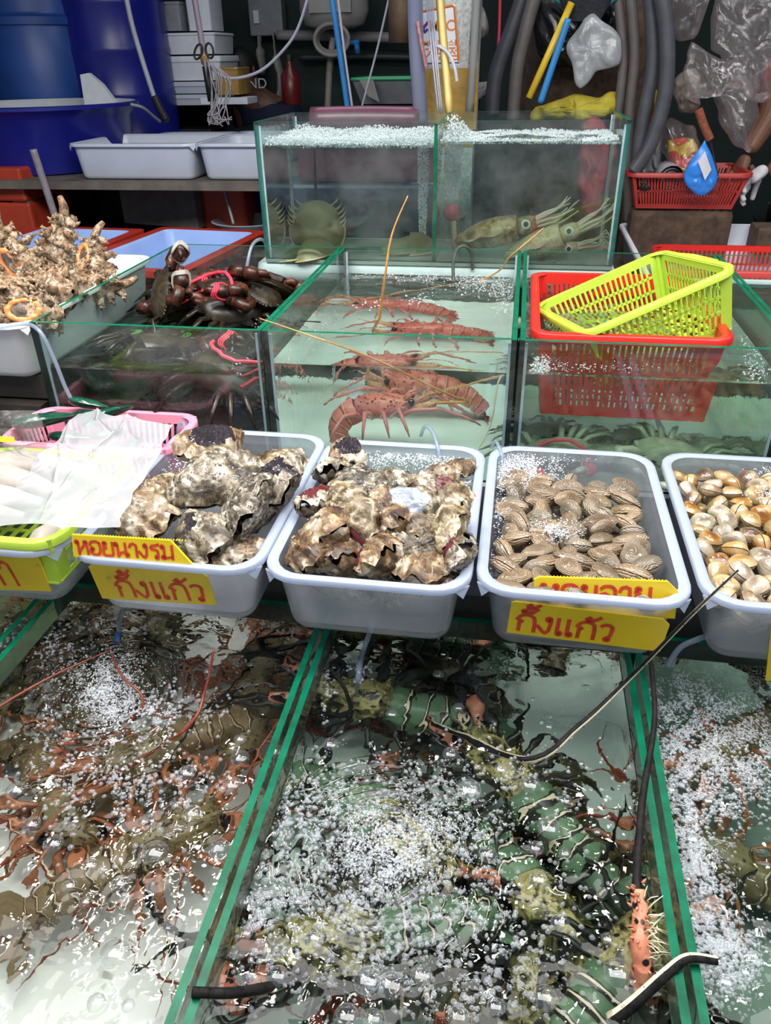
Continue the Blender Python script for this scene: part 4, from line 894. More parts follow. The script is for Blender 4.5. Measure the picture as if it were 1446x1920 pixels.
for k_, (ta_, he_, l_) in enumerate((((250, 1170), (80, 1290), 'olive dark lobster added to darken the back left of the low left tank'), ((360, 1230), (180, 1340), 'olive dark lobster added to darken the low left tank below its froth heart'))):  # two more added as dark bodies where the tank back lies in shade
    lob_at(ta_, he_, l_, DEEP, 80+k_, GB, .03, .06, .32, [], True)
# low middle tank: green black lobsters
GG = 'green and black lobsters in the low middle tank'
lob_at((930, 1360), (590, 1300), 'green lobster with cream striped tail at the back of the low middle tank', GREEN, 21, GG, .13, .10, .36, [([1, UL(640, 1340, .22), S(650, 1300, .0), P(620, 1255, z=LWS+.03)], .0045, .0025, False)], True)
lob_at((560, 1420), (830, 1650), 'green lobster under the bubble boil of the low middle tank', GREEN, 22, GG, .09, .08, .36, [], True)
lob_at((1130, 1640), (900, 1400), 'yellow and black headed lobster at the right of the low middle tank', GREEN, 23, GG, .12, .06, .34,
       [([1, S(985, 1425, .0), P(1085, 1362, z=LWS+.04), P(1185, 1268, z=LWS+.085), P(1300, 1150, y=.80), P(1384, 1070, y=.89)], .0062, .0016, True)], True)
lob_at((880, 1520), (1090, 1800), 'lobster with pink black spotted feeler bases, at the front right of the tank', GREEN, 24, GG, .09, .10, .34, [], True)
lob_at((820, 1200), (560, 1220), 'dark lobster in the shade under the trays, back of the low middle tank', GREEN, 25, GG, .05, .08, .30, [], True)
lob_at((900, 1700), (560, 1790), 'lobster with orange spotted head at the front left of the low middle tank', GREEN, 26, GG, .13, .08, .34, [([S(575, 1832, -.03), S(500, 1852, .002), P(430, 1862, z=LWS+.03), P(360, 1860, z=.706)], .0060, .0050, False)], True)
lob_at((1000, 1640), (1010, 1900), 'lobster at the very front of the low middle tank, dark banded', GREEN, 27, GG, .05, .08, .32, [], True)
lob_at((1060, 1950), (1210, 1760), 'lobster rising by the right glass, pink spotted feeler base out of the water', GREEN, 28, GG, .17, .08, .30,
       [([P(1200, 1690, z=LWS+.02), P(1194, 1660, z=LWS+.035), P(1205, 1500, z=LWS+.05), P(1228, 1340, z=LWS+.08), P(1215, 1200, z=LWS+.10)], .0062, .0028, False),
        ([P(1145, 1915, z=LWS-.01), P(1190, 1880, z=LWS+.01), P(1250, 1825, z=LWS+.035), P(1290, 1797, z=LWS+.045), P(1345, 1802, z=LWS+.045)], .0078, .0045, True)], False)
for k_, (ta_, he_, l_) in enumerate((((760, 1500), (640, 1720), 'olive lobster deep below the bubble boil, left of its middle'), ((980, 1560), (860, 1760), 'olive lobster deep in the middle of the low middle tank'), ((700, 1840), (960, 1900), 'olive lobster deep at the front edge of the low middle tank'), ((1060, 1480), (1150, 1720), 'olive lobster deep along the right glass of the low middle tank'), ((1000, 1280), (760, 1380), 'olive lobster deep at the back of the low middle tank'))):
    lob_at(ta_, he_, l_, DEEP, 50+k_, 'deep lobsters in the low middle tank', .03, .06, .34, [], True)
l28 = bpy.data.objects['spiny_lobster'] if 0 else [o_ for o_ in bpy.data.objects if o_.get('label', '').startswith('lobster rising')][0]
bpy.context.view_layer.update(); iv = l28.matrix_world.inverted(); q_ = catmull([P(1196, 1668, z=LWS+.035), P(1201, 1720, z=LWS+.022), P(1200, 1770, z=LWS+.012), P(1206, 1815, z=LWS-.006), P(1195, 1870, z=LWS-.03)], 5)
mb_ = MB().tube([iv @ p_ for p_ in q_], [.0085]*9+[.0100]*6+[.0115]*6, 12); rr_ = random.Random(4)
for k in range(26): b_ = rr_.choice(q_[:16]); d_ = Vector((rr_.uniform(-1, 1), rr_.uniform(-1, 1), rr_.uniform(0, 1))).normalized(); mb_.cone(iv @ (b_+d_*.009), iv @ (b_+d_*.016), .0022)
ob('antenna_base', mb_, GREEN['base'], l28, 'all')
hb = MB()
for k in range(46):
    b_ = q_[rr_.randrange(3, 17)]; d_ = Vector((rr_.uniform(.2, 1), rr_.uniform(-.7, .7), rr_.uniform(-.1, .7))).normalized(); s_ = Vector((rr_.uniform(-1, 1), rr_.uniform(-1, 1), rr_.uniform(-.6, .6)))*.012; ln_ = rr_.uniform(.015, .034)
    hb.tube([iv @ (b_+d_*.008), iv @ (b_+d_*ln_*.6+s_*.5+Vector((0, 0, .004))), iv @ (b_+d_*ln_+s_)], [.0009, .0007, .0004], 4)
ob('pale_hairs', hb, m_crm, l28, 'all', kind='stuff')
# low right tank
GC = 'lobsters in the low right tank'
lob_at((1440, 1330), (1330, 1420), 'dark brown lobster showing through the foam of the low right tank', BROWN, 31, GC, .21, .06, .24, [], False)
lob_at((1500, 1690), (1330, 1600), 'olive lobster in the clear water of the low right tank', BROWN, 32, GC, .08, .08, .30, [], True)
lob_at((60, 1190), (-40, 1260), 'dark lobster in the low tank at the left edge', BROWN, 33, None, .06, .08, .26, [], True)

# ---------------------------------------------------------------- crabs
def crab_mats(tag_, a, b, c, und): return dict(car=chitin(tag_+'_crab_shell', [(.3, a), (.55, b), (.75, c)], 34, None), leg=chitin(tag_+'_crab_leg', [(.3, a), (.7, b)], 30), claw=chitin(tag_+'_crab_claw', [(.25, b), (.6, c)], 18), und=plain(tag_+'_crab_belly', und, .4, .1, 30))
MUD = crab_mats('mud', (.010, .008, .005), (.032, .024, .014), (.075, .052, .03), (.07, .05, .03)); MUD['claw'] = chitin('mud_crab_claw_red_brown', [(.38, (.010, .005, .004)), (.5, (.045, .014, .008)), (.62, (.13, .04, .018))], 50); MUD['leg'] = chitin('mud_crab_leg_dark', [(.35, (.007, .005, .004)), (.65, (.026, .018, .011))], 40, None, 1, .4, .25, .3)
SWIM = crab_mats('swimmer', (.13, .16, .10), (.26, .30, .20), (.46, .48, .36), (.44, .46, .39))
PALE = crab_mats('pale', (.22, .14, .11), (.40, .28, .22), (.56, .44, .36), (.6, .5, .45))
m_tie = {'pink': plain('pink_red_string', (.75, .05, .09), .5, .15, 60), 'green': plain('green_string', (.12, .62, .08), .5, .15, 60), 'white': plain('white_string', (.36, .34, .30), .5, .15, 60), 'blue': plain('blue_string', (.03, .12, .45), .5, .15, 60), 'yellow': plain('yellow_string', (.75, .62, .06), .5, .15, 60)}
def crab(loc, rot, label, pal, W=.125, seed=0, group=None, tie=None, folded=True):
    r = random.Random(seed); s = W/.125; t = thing('crab', label, 'crab', loc, 0, group); t.rotation_euler = rotm(*rot).to_euler(); t.scale = (s, s, s)
    def outline(a):      # +y is the front
        x = .0625*math.cos(a)*(1+.06*math.cos(2*a)); y = .043*math.sin(a)*(1.0 if math.sin(a) > 0 else .92)
        if .12 < a < 3.02: k = 1+.055*abs(math.sin(a*13)); x *= k; y *= k
        return x, y
    def fn(u, v):
        a = 6.283*u; x, y = outline(a); k = v
        return (x*k, y*k, .020+.019*(1-k**2.2)**.7 + .0035*noise.noise((x*k*60, y*k*60, seed))*(1-k*.6))
    mb = MB().grid(fn, 80, 10, 0, True)
    for k in range(9):
        for q in (-1, 1):
            a = .18+.12*k; x, y = outline(a); mb.cone((q*x*.97, y*.97, .020), (q*x*1.08, y*1.10, .021), .0042, 5)
    ob('carapace', mb, pal['car'], t, 'all')
    ob('belly', MB().grid(lambda u, v: (outline(6.283*u)[0]*v*.97, outline(6.283*u)[1]*v*.97, .0198-.018*(1-v**2.5)**.6), 40, 7, 0, True), pal['und'], t, 'all')
    for q in (-1, 1):
        ob('eye', MB().tube([(q*.014, .041, .021), (q*.016, .049, .025)], [.0028, .0036], 7), m_eye, t)
        # claw arm folded in front
        sh = Vector((q*.045, .028, .014)); el = Vector((q*(.078 if folded else .092), .045, .014)); wr = Vector((q*(.062 if folded else .10), .068, .013)); tip = Vector((q*(.012 if folded else .075), .074, .012))
        ob('claw_arm', MB().tube([sh, sh.lerp(el, .5)+Vector((0, 0, .003)), el, wr], [.008, .012, .011, .010], 10), pal['claw'], t, 'all')
        md = wr.lerp(tip, .45); ob('claw_palm', MB().tube([wr, wr.lerp(md, .5), md, md.lerp(tip, .25)], [.010, .0175, .0165, .010], 12, 0, .8), pal['claw'], t, 'all')
        up = Vector((0, .006, .004)); ob('claw_finger', MB().tube([md+up*.6, md.lerp(tip, .55)+up*1.4, tip+up*.4], [.008, .0065, .0015], 8), pal['claw'], t, 'all'); ob('claw_finger', MB().tube([md-up*.5, md.lerp(tip, .55)-up*.5, tip], [.008, .006, .0015], 8), pal['claw'], t, 'all')
        for k in range(4):
            a = -.2-.35*k; b = Vector((q*.046*math.cos(a*.8), .026*math.sin(a*1.3), .014)); o = Vector((q*math.cos(a), math.sin(a)*.9, 0)); h = r.uniform(.010, .022); ln = r.uniform(.85, 1.1)
            pts = [b, b+o*.030*ln+Vector((0, 0, h)), b+o*.058*ln+Vector((0, -.006, h*.5)), b+o*.085*ln+Vector((0, -.012, -.008))]
            ob('leg', MB().tube(pts, [.006, .0058, .0048, .0042 if k == 3 else .0012], 8, 0, .7), pal['leg'], t, 'all')
        if tie:
            c = wr.lerp(md, .8); L = [c+Vector((.004*q*math.sin(3*b), .0, .0))+Vector((0, math.cos(b), 0))*.0180+Vector((0, 0, math.sin(b)))*.0148 for b in [6.283*j/18 for j in range(19)]]
            for e in range(3): ob('tie_string', MB().tube([p_+Vector((q*.0045*(e-1), 0, 0)) for p_ in L], .0018, 6, cap=False), m_tie[tie], t)
    if tie in ('pink', 'blue'):
        pts = catmull([Vector((-.06, .05, .02)), Vector((-.03, .02, .045)), Vector((.02, .01, .044)), Vector((.06, .05, .022)), Vector((.055, -.02, .03))], 8)
        ob('tie_string', MB().tube([p_+Vector((.001*math.sin(i*1.3), .001*math.cos(i*1.7), 0)) for i, p_ in enumerate(pts)], .0032, 7), m_tie[tie], t)
    return t
GM = 'tied mud crabs in the left tank'
for i, (px, py, z, rot, tie, lb_) in enumerate((
   (325, 560, 1.00, (60, 20, -70), 'white', 'mud crab with white tied red brown claw raised, at the back left of the heap'),
   (415, 560, .985, (12, 8, 170), 'pink', 'dark mud crab tied with bright pink string, topmost at the back'),
   (370, 545, .96, (10, 0, 250), None, 'black shelled mud crab flat between the raised claw and the pink string'),
   (460, 548, .96, (5, 10, 40), None, 'black shelled mud crab in the foam at the back glass'),
   (505, 552, .985, (25, -20, 200), None, 'mud crab with its legs up in the back right corner'),
   (485, 565, .975, (20, -10, 120), None, 'wet shining mud crab at the back right of the heap'),
   (440, 590, .955, (30, 0, 30), 'pink', 'mud crab with trailing pink string near the right wall of its tank'),
   (350, 580, .945, (15, 0, 200), None, 'dark mud crab in the middle of the back row of the heap'),
   (295, 650, .915, (-10, 15, 20), 'green', 'mud crab with claws tied in bright green string'),
   (420, 690, .91, (20, 10, -20), 'pink', 'mud crab with a short red string in the right middle of the tank'),
   (470, 640, .905, (-20, 20, 80), None, 'mud crab against the right glass of the crab tank'))):
    crab(P(px, py, z=z) if z > MWS[0] else U(px, py, MWS[0], z), rot, lb_, MUD, .165, 40+i, GM, tie)
for i, (x, y, z, rot, tie, lb_) in enumerate(((-.62, 1.47, .80, (-22, 0, 190), None, 'big dark mud crab seen through the front glass, saw edged shell tilted'), (-.77, 1.50, .79, (-15, 10, 160), None, 'mud crab low behind the front glass at the left'),
   (-.60, 1.45, .765, (-20, -10, 215), 'blue', 'mud crab tied in blue at the front right corner of its tank'), (-.66, 1.62, .775, (0, 10, 140), None, 'mud crab deep in the middle of the crab tank'),
   (-.85, 1.62, .765, (5, 0, 200), None, 'mud crab flat on the floor at the left of the crab tank'), (-.61, 1.78, .80, (10, 0, 90), None, 'mud crab deep at the back right of the crab tank'), (-.72, 1.80, .80, (10, 0, 10), None, 'mud crab deep at the back middle of the crab tank'), (-.83, 1.93, .80, (10, 0, 50), None, 'mud crab deep at the back left of the crab tank'), (-.62, 1.97, .85, (10, 0, 250), None, 'mud crab below the foam at the back right corner'), (-.74, 2.0, .87, (10, 0, 130), None, 'mud crab below the foam in the back middle'), (-.61, 1.62, .83, (10, 20, 250), None, 'mud crab stacked against the right wall at middle height'))):
    crab((x, y, z), rot, lb_, MUD, .16, 60+i, GM, tie)
GS = 'greenish swimmer crabs in the right tank'
for i, (x, y, z, rot, lb_) in enumerate(((.10, 1.46, .785, (-10, 10, 195), 'greenish crab with white belly at the front left of the right tank'), (.215, 1.52, .765, (-10, 0, 170), 'greenish crab lying flat in the front middle of the right tank'),
   (.335, 1.455, .79, (-12, -12, 150), 'greenish crab tilted up with pale underside at the front right'), (.27, 1.66, .765, (0, 0, 30), 'small crab behind the flat one in the right tank'), (.42, 1.60, .765, (0, 0, 60), 'crab in the shade below the red basket, right side'), (.09, 1.66, .765, (0, 0, 220), 'crab in the shade below the red basket, left side'))):
    crab((x, y, z), rot, lb_, SWIM, (.14, .125, .15, .10, .12, .12)[i], 80+i, GS, 'pink' if i == 0 else None, i != 1)

# ---------------------------------------------------------------- horseshoe crabs and squid in the rear tank
m_hs = chitin('olive_horseshoe_shell', [(.3, (.15, .13, .065)), (.7, (.26, .23, .12))], 14); m_hsr = chitin('horseshoe_shell_rim', [(.3, (.38, .30, .12)), (.7, (.5, .42, .2))], 20); m_hsd = chitin('horseshoe_dark_spine', [(.3, (.035, .03, .02)), (.7, (.10, .085, .055))], 40)
def horseshoe(loc, rot, label, s=1.):
    t = thing('horseshoe_crab', label, 'horseshoe crab', loc, 0, 'horseshoe crabs in the rear tank'); t.rotation_euler = rotm(*rot).to_euler(); t.scale = (s, s, s)
    def fr(u, v):        # front shield, a half moon dome opening to -y
        a = lerp(-.25, math.pi+.25, u); k = v; x = .085*math.cos(a)*k; y = .075*math.sin(a)*k
        return (x, y, .045*(1-k**2.3)**.75 + .004*math.cos(3*a)*k*(1-k))
    ob('front_shield', MB().grid(fr, 40, 12), m_hs, t, 'all')
    ob('shield_rim', MB().tube([fr(k/40, 1.) for k in range(41)], .0028, 6), m_hsr, t)
    def bk(u, v):
        x = lerp(-1, 1, u); y = -v*.085; w = .072*(1-(.97*v)**3)**.5
        return (x*w, y, .036*(1-.6*v)*(1-abs(x)**2.2)**.7+.002)
    ob('rear_shield', MB().grid(bk, 24, 14), m_hs, t, 'all')
    for k in range(6):
        for q in (-1, 1):
            v = .1+.15*k; w = .072*(1-(.97*v)**3)**.5; ob('side_spine', MB().tube([(q*w*.97, -v*.085, .004), (q*(w+.012), -v*.085-.010, .007), (q*(w+.018), -v*.085-.022, .006)], [.0034, .0026, .0006], 6), m_hsr, t)
    ob('tail_spine', MB().tube([(0, -.083, .012), (0, -.13, .017), (0, -.20, .021), (0, -.235, .022)], [.0062, .0052, .0032, .001], 3), m_hsd, t)
    return t
horseshoe(P(605, 425, y=2.40), (-78, 0, 180), 'horseshoe crab standing on end against the back glass, tail spine up', 1.0)
horseshoe(P(588, 478, y=2.205), (10, 0, 262), 'horseshoe crab with a smooth olive dome near the front glass', 1.02)
horseshoe(P(775, 463, y=2.30), (4, 0, 285), 'horseshoe crab lying with its tail spine across the tank to the left', 1.05)
m_sq = chitin('brown_squid_skin', [(.38, (.10, .05, .012)), (.5, (.28, .18, .06)), (.62, (.48, .38, .20))], 30, None, 100, .3, .25); m_sq2 = chitin('beige_squid_skin', [(.3, (.38, .30, .18)), (.6, (.55, .46, .30)), (.8, (.68, .60, .44))], 60, (.28, .19, .09), 190, .25, .25)
m_arm = plain('pale_squid_arm', (.55, .50, .38), .25, .15, 30); m_eyer = plain('silver_eye_ring', (.62, .72, .70), .15, .1, 40)
def squid(loc, rot, label, mat, s=1.):
    """mantle along -x, arms to +x"""
    t = thing('bigfin_squid', label, 'squid', loc, 0, 'squid in the rear tank'); t.rotation_euler = rotm(*rot).to_euler(); t.scale = (s, s, s)
    prof = [(-.150, .004), (-.135, .018), (-.10, .032), (-.06, .039), (-.02, .038), (.0, .034), (.004, .030), (.0, .024)]
    ob('mantle', MB().loft([[(x, r_*math.cos(a), r_*.88*math.sin(a)) for a in [6.283*k/24 for k in range(24)]] for x, r_ in prof], True, True), mat, t, 'all')
    for q in (-1, 1):
        def fin(u, v, q=q): x = lerp(-.148, -.004, u); w = .026*math.sin(math.pi*u)**.6; return (x, q*(.032*math.sin(math.pi*min(1, u*.8+.12))+w*v), .003*math.sin(u*16)*v)
        ob('fin', MB().grid(fin, 26, 5), m_arm, t, 'all')
    ob('head', MB().loft([[(x, r_*math.cos(a), r_*.85*math.sin(a)) for a in [6.283*k/18 for k in range(18)]] for x, r_ in ((-.004, .020), (.014, .025), (.032, .024), (.048, .017))], True, True), mat, t, 'all')
    for q in (-1, 1):
        e = ob('eye', MB().ball((.024, q*.022, .004), (.0115, .006, .0115), 14), m_eyer, t, 'all'); ob('pupil', MB().ball((.025, q*.0265, .005), (.0062, .003, .0062), 10), m_eye, e, 'all')
    for k in range(8):
        a = 6.283*k/8; b = Vector((.044, .011*math.cos(a), .010*math.sin(a))); cz = .022 if k % 2 else .010
        pts = catmull([b, b+Vector((.030, .006*math.cos(a), .004*math.sin(a)+.004)), b+Vector((.058, .010*math.cos(a), .006*math.sin(a)+cz*.5)), b+Vector((.076+.004*k % 3, .014*math.cos(a), cz*1.5))], 4)
        ob('arm', MB().tube(pts, [.0052, .0012], 7), m_arm, t, 'all')
    return t
p = P(958, 432, y=2.22); squid((p.x+.015, 2.22, p.z+.012), (0, -14, -4), 'brown mottled squid at the left of the right compartment', m_sq, 1.15)
p = P(1060, 440, y=2.20); squid((p.x-.012, 2.20, p.z+.0), (0, -24, -8), 'beige speckled squid at the right of the right compartment', m_sq2, 1.1)
p = P(1070, 462, y=2.36); squid((p.x-.03, 2.36, p.z), (0, -8, -6), 'pale squid behind the beige one, only its bright eye clear', m_sq2, 1.0)
# ---------------------------------------------------------------- red and lime baskets of the right tank, clear tubes
rb = thing('red_basket', 'red slatted basket floating in the right tank, with pale crabs in it', 'basket', (.229, 1.735, .868)); basket_parts(rb, .385, .505, .165, m_red, .035, .017, (26, 30), 3, rimh=.016, corner=.03, solid=.14, slotfill=.66)
for i, (x, y, rot, l) in enumerate(((.10, 1.80, (5, 0, 70), 'pale crab at the back left inside the red basket'), (.11, 1.64, (8, 0, 120), 'pale crab at the front left inside the red basket'))):
    crab((x, y, .945), rot, l, PALE, .12, 90+i, 'pale crabs in the red basket')
A_, B_, D_ = P(1092, 628, z=1.036), P(1392, 497, z=1.150), P(1072, 537, z=1.036)
ex = (B_-A_); Wl = ex.length; ex = ex/Wl; ey = (D_-A_); ez = ex.cross(ey).normalized(); ey = ez.cross(ex); Dl = .335
m4 = Matrix((ex, ey, ez)).transposed().to_4x4(); Hl = .125
gl = thing('lime_basket', 'bright lime green slatted basket tilted in the red basket, right end up', 'basket'); ctr = A_ + ex*Wl/2 + ey*Dl/2 - ez*Hl
m4.translation = ctr; gl.matrix_world = m4
basket_parts(gl, Wl, Dl, Hl, m_lime, .03, .014, (20, 18), 3, rimh=.012, corner=.03, solid=.16, slotfill=.42)
# end handle lip on the raised end of the lime basket
ob('grip_lip', MB().tube([(Wl/2-.004, -.07, Hl-.004), (Wl/2+.012, -.05, Hl-.012), (Wl/2+.014, .05, Hl-.012), (Wl/2-.004, .07, Hl-.004)], .005, 8), m_lime, gl)
m_tube = frosted_mat('clear_air_tube', (.72, .80, .92), .55, .6, .08); m_tubed = plain('dark_air_tube', (.07, .08, .075), .25, .3, 60)
def hose(name, pts, r, label, mat, cat='tube', n=10, sm=8, group=None):
    return tag(ob(name, MB().tube(catmull(pts, sm), r, n), mat, None, 'all'), label, cat, group)
hose('air_tube', [P(-5, 615, z=1.05), P(45, 607, y=1.37), P(75, 622, y=1.35), P(100, 670, y=1.345), P(122, 725, y=1.34), P(136, 752, y=1.335)], .0042, 'clear bent tube from the algae streaked tray down to the mussels', m_tube)
hose('air_tube', [P(458, 545, y=2.06), P(463, 500, y=2.08), P(472, 462, y=2.11), P(486, 449, y=2.14), P(497, 455, y=2.16), P(500, 480, y=2.2)], .0045, 'clear tube hooked over the back glass of the crab tank', m_tube)
hose('air_tube', [P(790, 815, y=1.40), P(797, 800, y=1.355), P(810, 808, y=1.325), P(820, 835, y=1.29), P(826, 868, y=1.27)], .0035, 'clear tube bent over the back rim of the smaller oyster tray', m_tube)
hose('air_tube', [P(335, 830, y=1.36), P(335, 800, y=1.34), P(345, 795, y=1.325), P(352, 830, y=1.28)], .004, 'clear tube bent into the big oyster tray beside the pink basket', m_tube)
hose('air_tube', [P(922, 838, y=1.36), P(930, 828, y=1.33), P(940, 850, y=1.28), P(946, 880, y=1.27)], .0035, 'clear tube bent into the carpet clam tray at its back left corner', m_tube)
hose('air_tube', [P(700, 1165, y=1.0), P(692, 1190, y=.965), P(680, 1225, y=.935), P(672, 1275, z=.664), U(668, 1330, LWS, .5)], .0046, 'clear tube dropping into the low middle tank', m_tube)
tb = hose('air_tube', [P(236, 1120, y=1.0), P(231, 1160, y=.985), P(226, 1200, y=.96), P(222, 1228, y=.935)], .0046, 'clear tube with a blue end dropping into the low left tank', m_tube)
ob('blue_end', MB().tube([P(224, 1205, y=.957), P(222, 1230, y=.934)], .0062, 10), plain('blue_tube_end', (.05, .16, .45), .3), tb, 'all')['label'] = 'blue sleeve'
hose('air_tube', [P(1330, 1192, y=1.0), P(1310, 1198, y=.98), P(1275, 1215, y=.97), P(1252, 1250, y=.955)], .0046, 'clear tube curving into the foam of the low right tank', m_tube)
hose('air_tube', [P(851, 530, y=2.0), P(850, 495, y=2.04), P(857, 468, y=2.08), P(872, 462, y=2.10), P(884, 475, y=2.12), P(886, 505, y=2.128)], .0045, 'dark tube hooked over the back glass of the red lobster tank', m_tubed)
# ---------------------------------------------------------------- behind the tanks
m_foamb = plain('white_styrofoam', (.66, .68, .72), .6, .06, 30, dirt=(.30, .28, .22), dirt_amt=.22, dirt_scale=7, bump_s=.1, bump_scale=300)
m_white = plain('white_basin_plastic', (.48, .52, .60), .35, .06, 8, dirt=(.22, .24, .18), dirt_amt=.26, dirt_scale=9)
m_wood = plain('weathered_shelf_wood', (.12, .105, .085), .65, .35, 12, bump_s=.3, bump_scale=50)
m_bluep = plain('deep_blue_plastic', (.008, .012, .19), .3, .15, 5); m_blue2 = plain('dull_blue_plastic', (.012, .055, .24), .4, .2, 4, dirt=(.02, .03, .06), dirt_amt=.3, dirt_scale=4)
m_blk2 = plain('black_rubber', (.012, .012, .013), .5, .3, 30); m_greyp = plain('grey_plastic', (.22, .23, .25), .4, .15, 20); m_tape = plain('brown_tape', (.36, .22, .055), .2, .2, 22, bump_s=.3, bump_scale=60)
m_concr = plain('cinder_block', (.15, .145, .14), .85, .2, 20, bump_s=.5, bump_scale=120); m_org = plain('orange_red_box', (.42, .045, .018), .5, .12, 8, dirt=(.05, .03, .02), dirt_amt=.32, dirt_scale=7)
m_redb = plain('red_basin_shell', (.42, .03, .015), .35, .12, 8, dirt=(.12, .03, .02), dirt_amt=.25); m_ltblue = plain('light_blue_lining', (.30, .44, .78), .4, .08, 8, dirt=(.14, .18, .26), dirt_amt=.25, dirt_scale=9)
def bx(name, c, s, m, label, cat, rz=0, group=None, rx=0, ry=0):
    o = ob(name, MB().box((0, 0, 0), s), m, None, False); o.location = c; o.rotation_euler = (math.radians(rx), math.radians(ry), math.radians(rz))
    b = o.modifiers.new('b', 'BEVEL'); b.width = min(s)*.08; b.segments = 2; return tag(o, label, cat, group)
# stand and white slab under the rear tank
st = bx('tank_stand', (-.22, 2.40, .476), (.94, .42, .95), m_dark, 'dark stand under the tall double tank', 'stand')
sl = MB().loft([[(x*k, y*k2, z) for x, y, _ in rrect(.50, .235, .03, 0)] for z, k, k2 in ((.953, .975, .96), (.958, .992, .985), (.98, 1, 1), (1.0, .992, .985), (1.005, .975, .96))], True, True)
o = tag(ob('white_slab', sl, m_foamb), 'white rounded slab under the tall double tank', 'slab'); o.location = (-.235, 2.365, 0)
# back shelf at the left with planks
sh = thing('shelf', 'weathered wooden shelf carrying the white basins and blue tub at the back left', 'shelf', (-2.1, 3.6, 0))
for k in range(5): ob('plank', MB().box((-2.08+.01*(k % 2), 2.955+.13+k*.265, 1.090), (2.66, .255, .03)), m_wood, sh, False, True)
for x in (-3.3, -2.0, -.85):
    for y in (3.05, 4.2): ob('leg', MB().box((x, y, .537), (.07, .07, 1.074)), m_wood, sh, False, True)
STZ = 1.106
# blue tub
bt = thing('blue_tub', 'wide blue tub with a whitish inside standing on the shelf at the left', 'tub', (-2.06, 3.40, STZ))
ob('body', MB().lathe([(.33, 0), (.345, .004), (.375, .20), (.40, .225), (.415, .235), (.415, .247), (.40, .25)], 40, cap0=True), m_bluep, bt)
ob('inside', MB().lathe([(.40, .25), (.385, .235), (.372, .20), (.36, .195), (.0, .195)], 40), plain('scummy_white_inside', (.50, .53, .54), .4, .1, 8, dirt=(.10, .12, .06), dirt_amt=.3, dirt_scale=12), bt)
# blue barrels
def barrel(name, cx, cy, r, h, m, label, lidz=None, ribs=5):
    t = thing(name, label, 'barrel', (cx, cy, STZ)); prof = [(r*.96, 0), (r, .02)]
    for k in range(ribs): z = h*(k+.5)/ribs; prof += [(r, z-.05), (r*1.012, z-.04), (r*1.012, z-.025), (r, z-.015)]
    prof += [(r, h), (r*.98, h+.01)]
    ob('body', MB().lathe(prof, 36, cap0=True, cap1=True), m, t)
    if lidz: ob('lid', MB().lathe([(r*1.0, lidz), (r*1.045, lidz), (r*1.05, lidz+.03), (r*1.02, lidz+.035), (r*1.0, lidz+.05), (r*.97, lidz+.45)], 36, cap1=True), m, t)
    return t
p = P(62, 100, y=3.95); barrel('blue_barrel', p.x, 4.0, .262, .56, m_blue2, 'dull blue barrel with a lidded collar at the top left', .545, 0)
p = P(212, 100, y=4.1); barrel('blue_barrel', p.x, 4.13, .262, .95, m_bluep, 'tall deep blue ribbed barrel right of the lidded one')
# white basins on the shelf
bs = [((120, 362), 2.972, 3.42, 'white basin of water at the front edge of the back shelf, left of two'), ((358, 500), 2.975, 3.40, 'white basin grown with algae at the front edge of the back shelf, right of two')]
for (a, b), y0, y1, l in bs:
    x0, x1 = P(a, 270, y=y0).x, P(b, 270, y=y0).x; tray(x0, x1, y0, y1, l, STZ+.128, .127, 'white_basin', m_white, m_white, 'white basins on the back shelf')
    tag(ob('basin_water', MB().loft([rrect((x1-x0)/2-.022, (y1-y0)/2-.022, .03, STZ+.095, 4, ((x0+x1)/2, (y0+y1)/2)), rrect(.01, .01, .005, STZ+.095, 4, ((x0+x1)/2, (y0+y1)/2))], False, True), film_water_mat('basin_water', (.5, .5, .48))), 'dark water in the '+('left' if a < 200 else 'right')+' white basin on the back shelf', 'water', None, 'stuff')
for a, b, y0, y1, l in ((240, 400, 3.55, 3.95, 'low white trough behind the left basin on the back shelf'), (400, 560, 3.62, 4.0, 'low white trough below the dangling wires on the back shelf')):
    x0, x1 = P(a, 230, y=y0).x, P(b, 230, y=y0).x; tray(x0, x1, y0, y1, l, STZ+.095, .094, 'white_basin', m_white, m_white, 'white basins on the back shelf')
# foam shard
q = [P(150, 140, y=3.72), P(165, 137, y=3.72), P(190, 158, y=3.72), P(216, 192, y=3.72), P(214, 225, y=3.72), P(163, 225, y=3.72)]
V = [tuple(v) for v in q]+[(v.x, v.y+.03, v.z) for v in q]; tag(ob('foam_shard', MB().add(V, [tuple(range(6)), tuple(range(6, 12))[::-1]]+[(i, i+6, (i+1) % 6+6, (i+1) % 6) for i in range(6)]), m_foamb, None, False), 'broken white foam shard leaning against the deep blue barrel', 'foam piece')
# styrofoam boxes
def fbox(px0, px1, py0, py1, y, d, label, m=None, lid=.25, base=None):
    a, b = P(px0, py1, y=y), P(px1, py0, y=y); w, h = b.x-a.x, b.z-a.z; t = thing('foam_box', label, 'box', ((a.x+b.x)/2, y+d/2, a.z), 0, 'styrofoam boxes at the back')
    ob('body', MB().loft([rrect(w/2*.93, d/2*.95, .012, 0, 3), rrect(w/2*.97, d/2*.97, .012, h*(1-lid), 3)], True, True), m or m_foamb, t)
    ob('lid', MB().loft([rrect(w/2, d/2, .012, h*(1-lid)+.001, 3), rrect(w/2, d/2, .012, h-.006, 3), rrect(w/2*.97, d/2*.97, .012, h, 3)], True, True), m or m_foamb, t); return t
fbox(288, 412, 104, 152, 4.22, .3, 'white styrofoam box, middle one of the stack beside the tall barrel')
fbox(284, 402, 60, 103, 4.22, .3, 'white styrofoam box set upside down on the stack beside the tall barrel', None, .12)
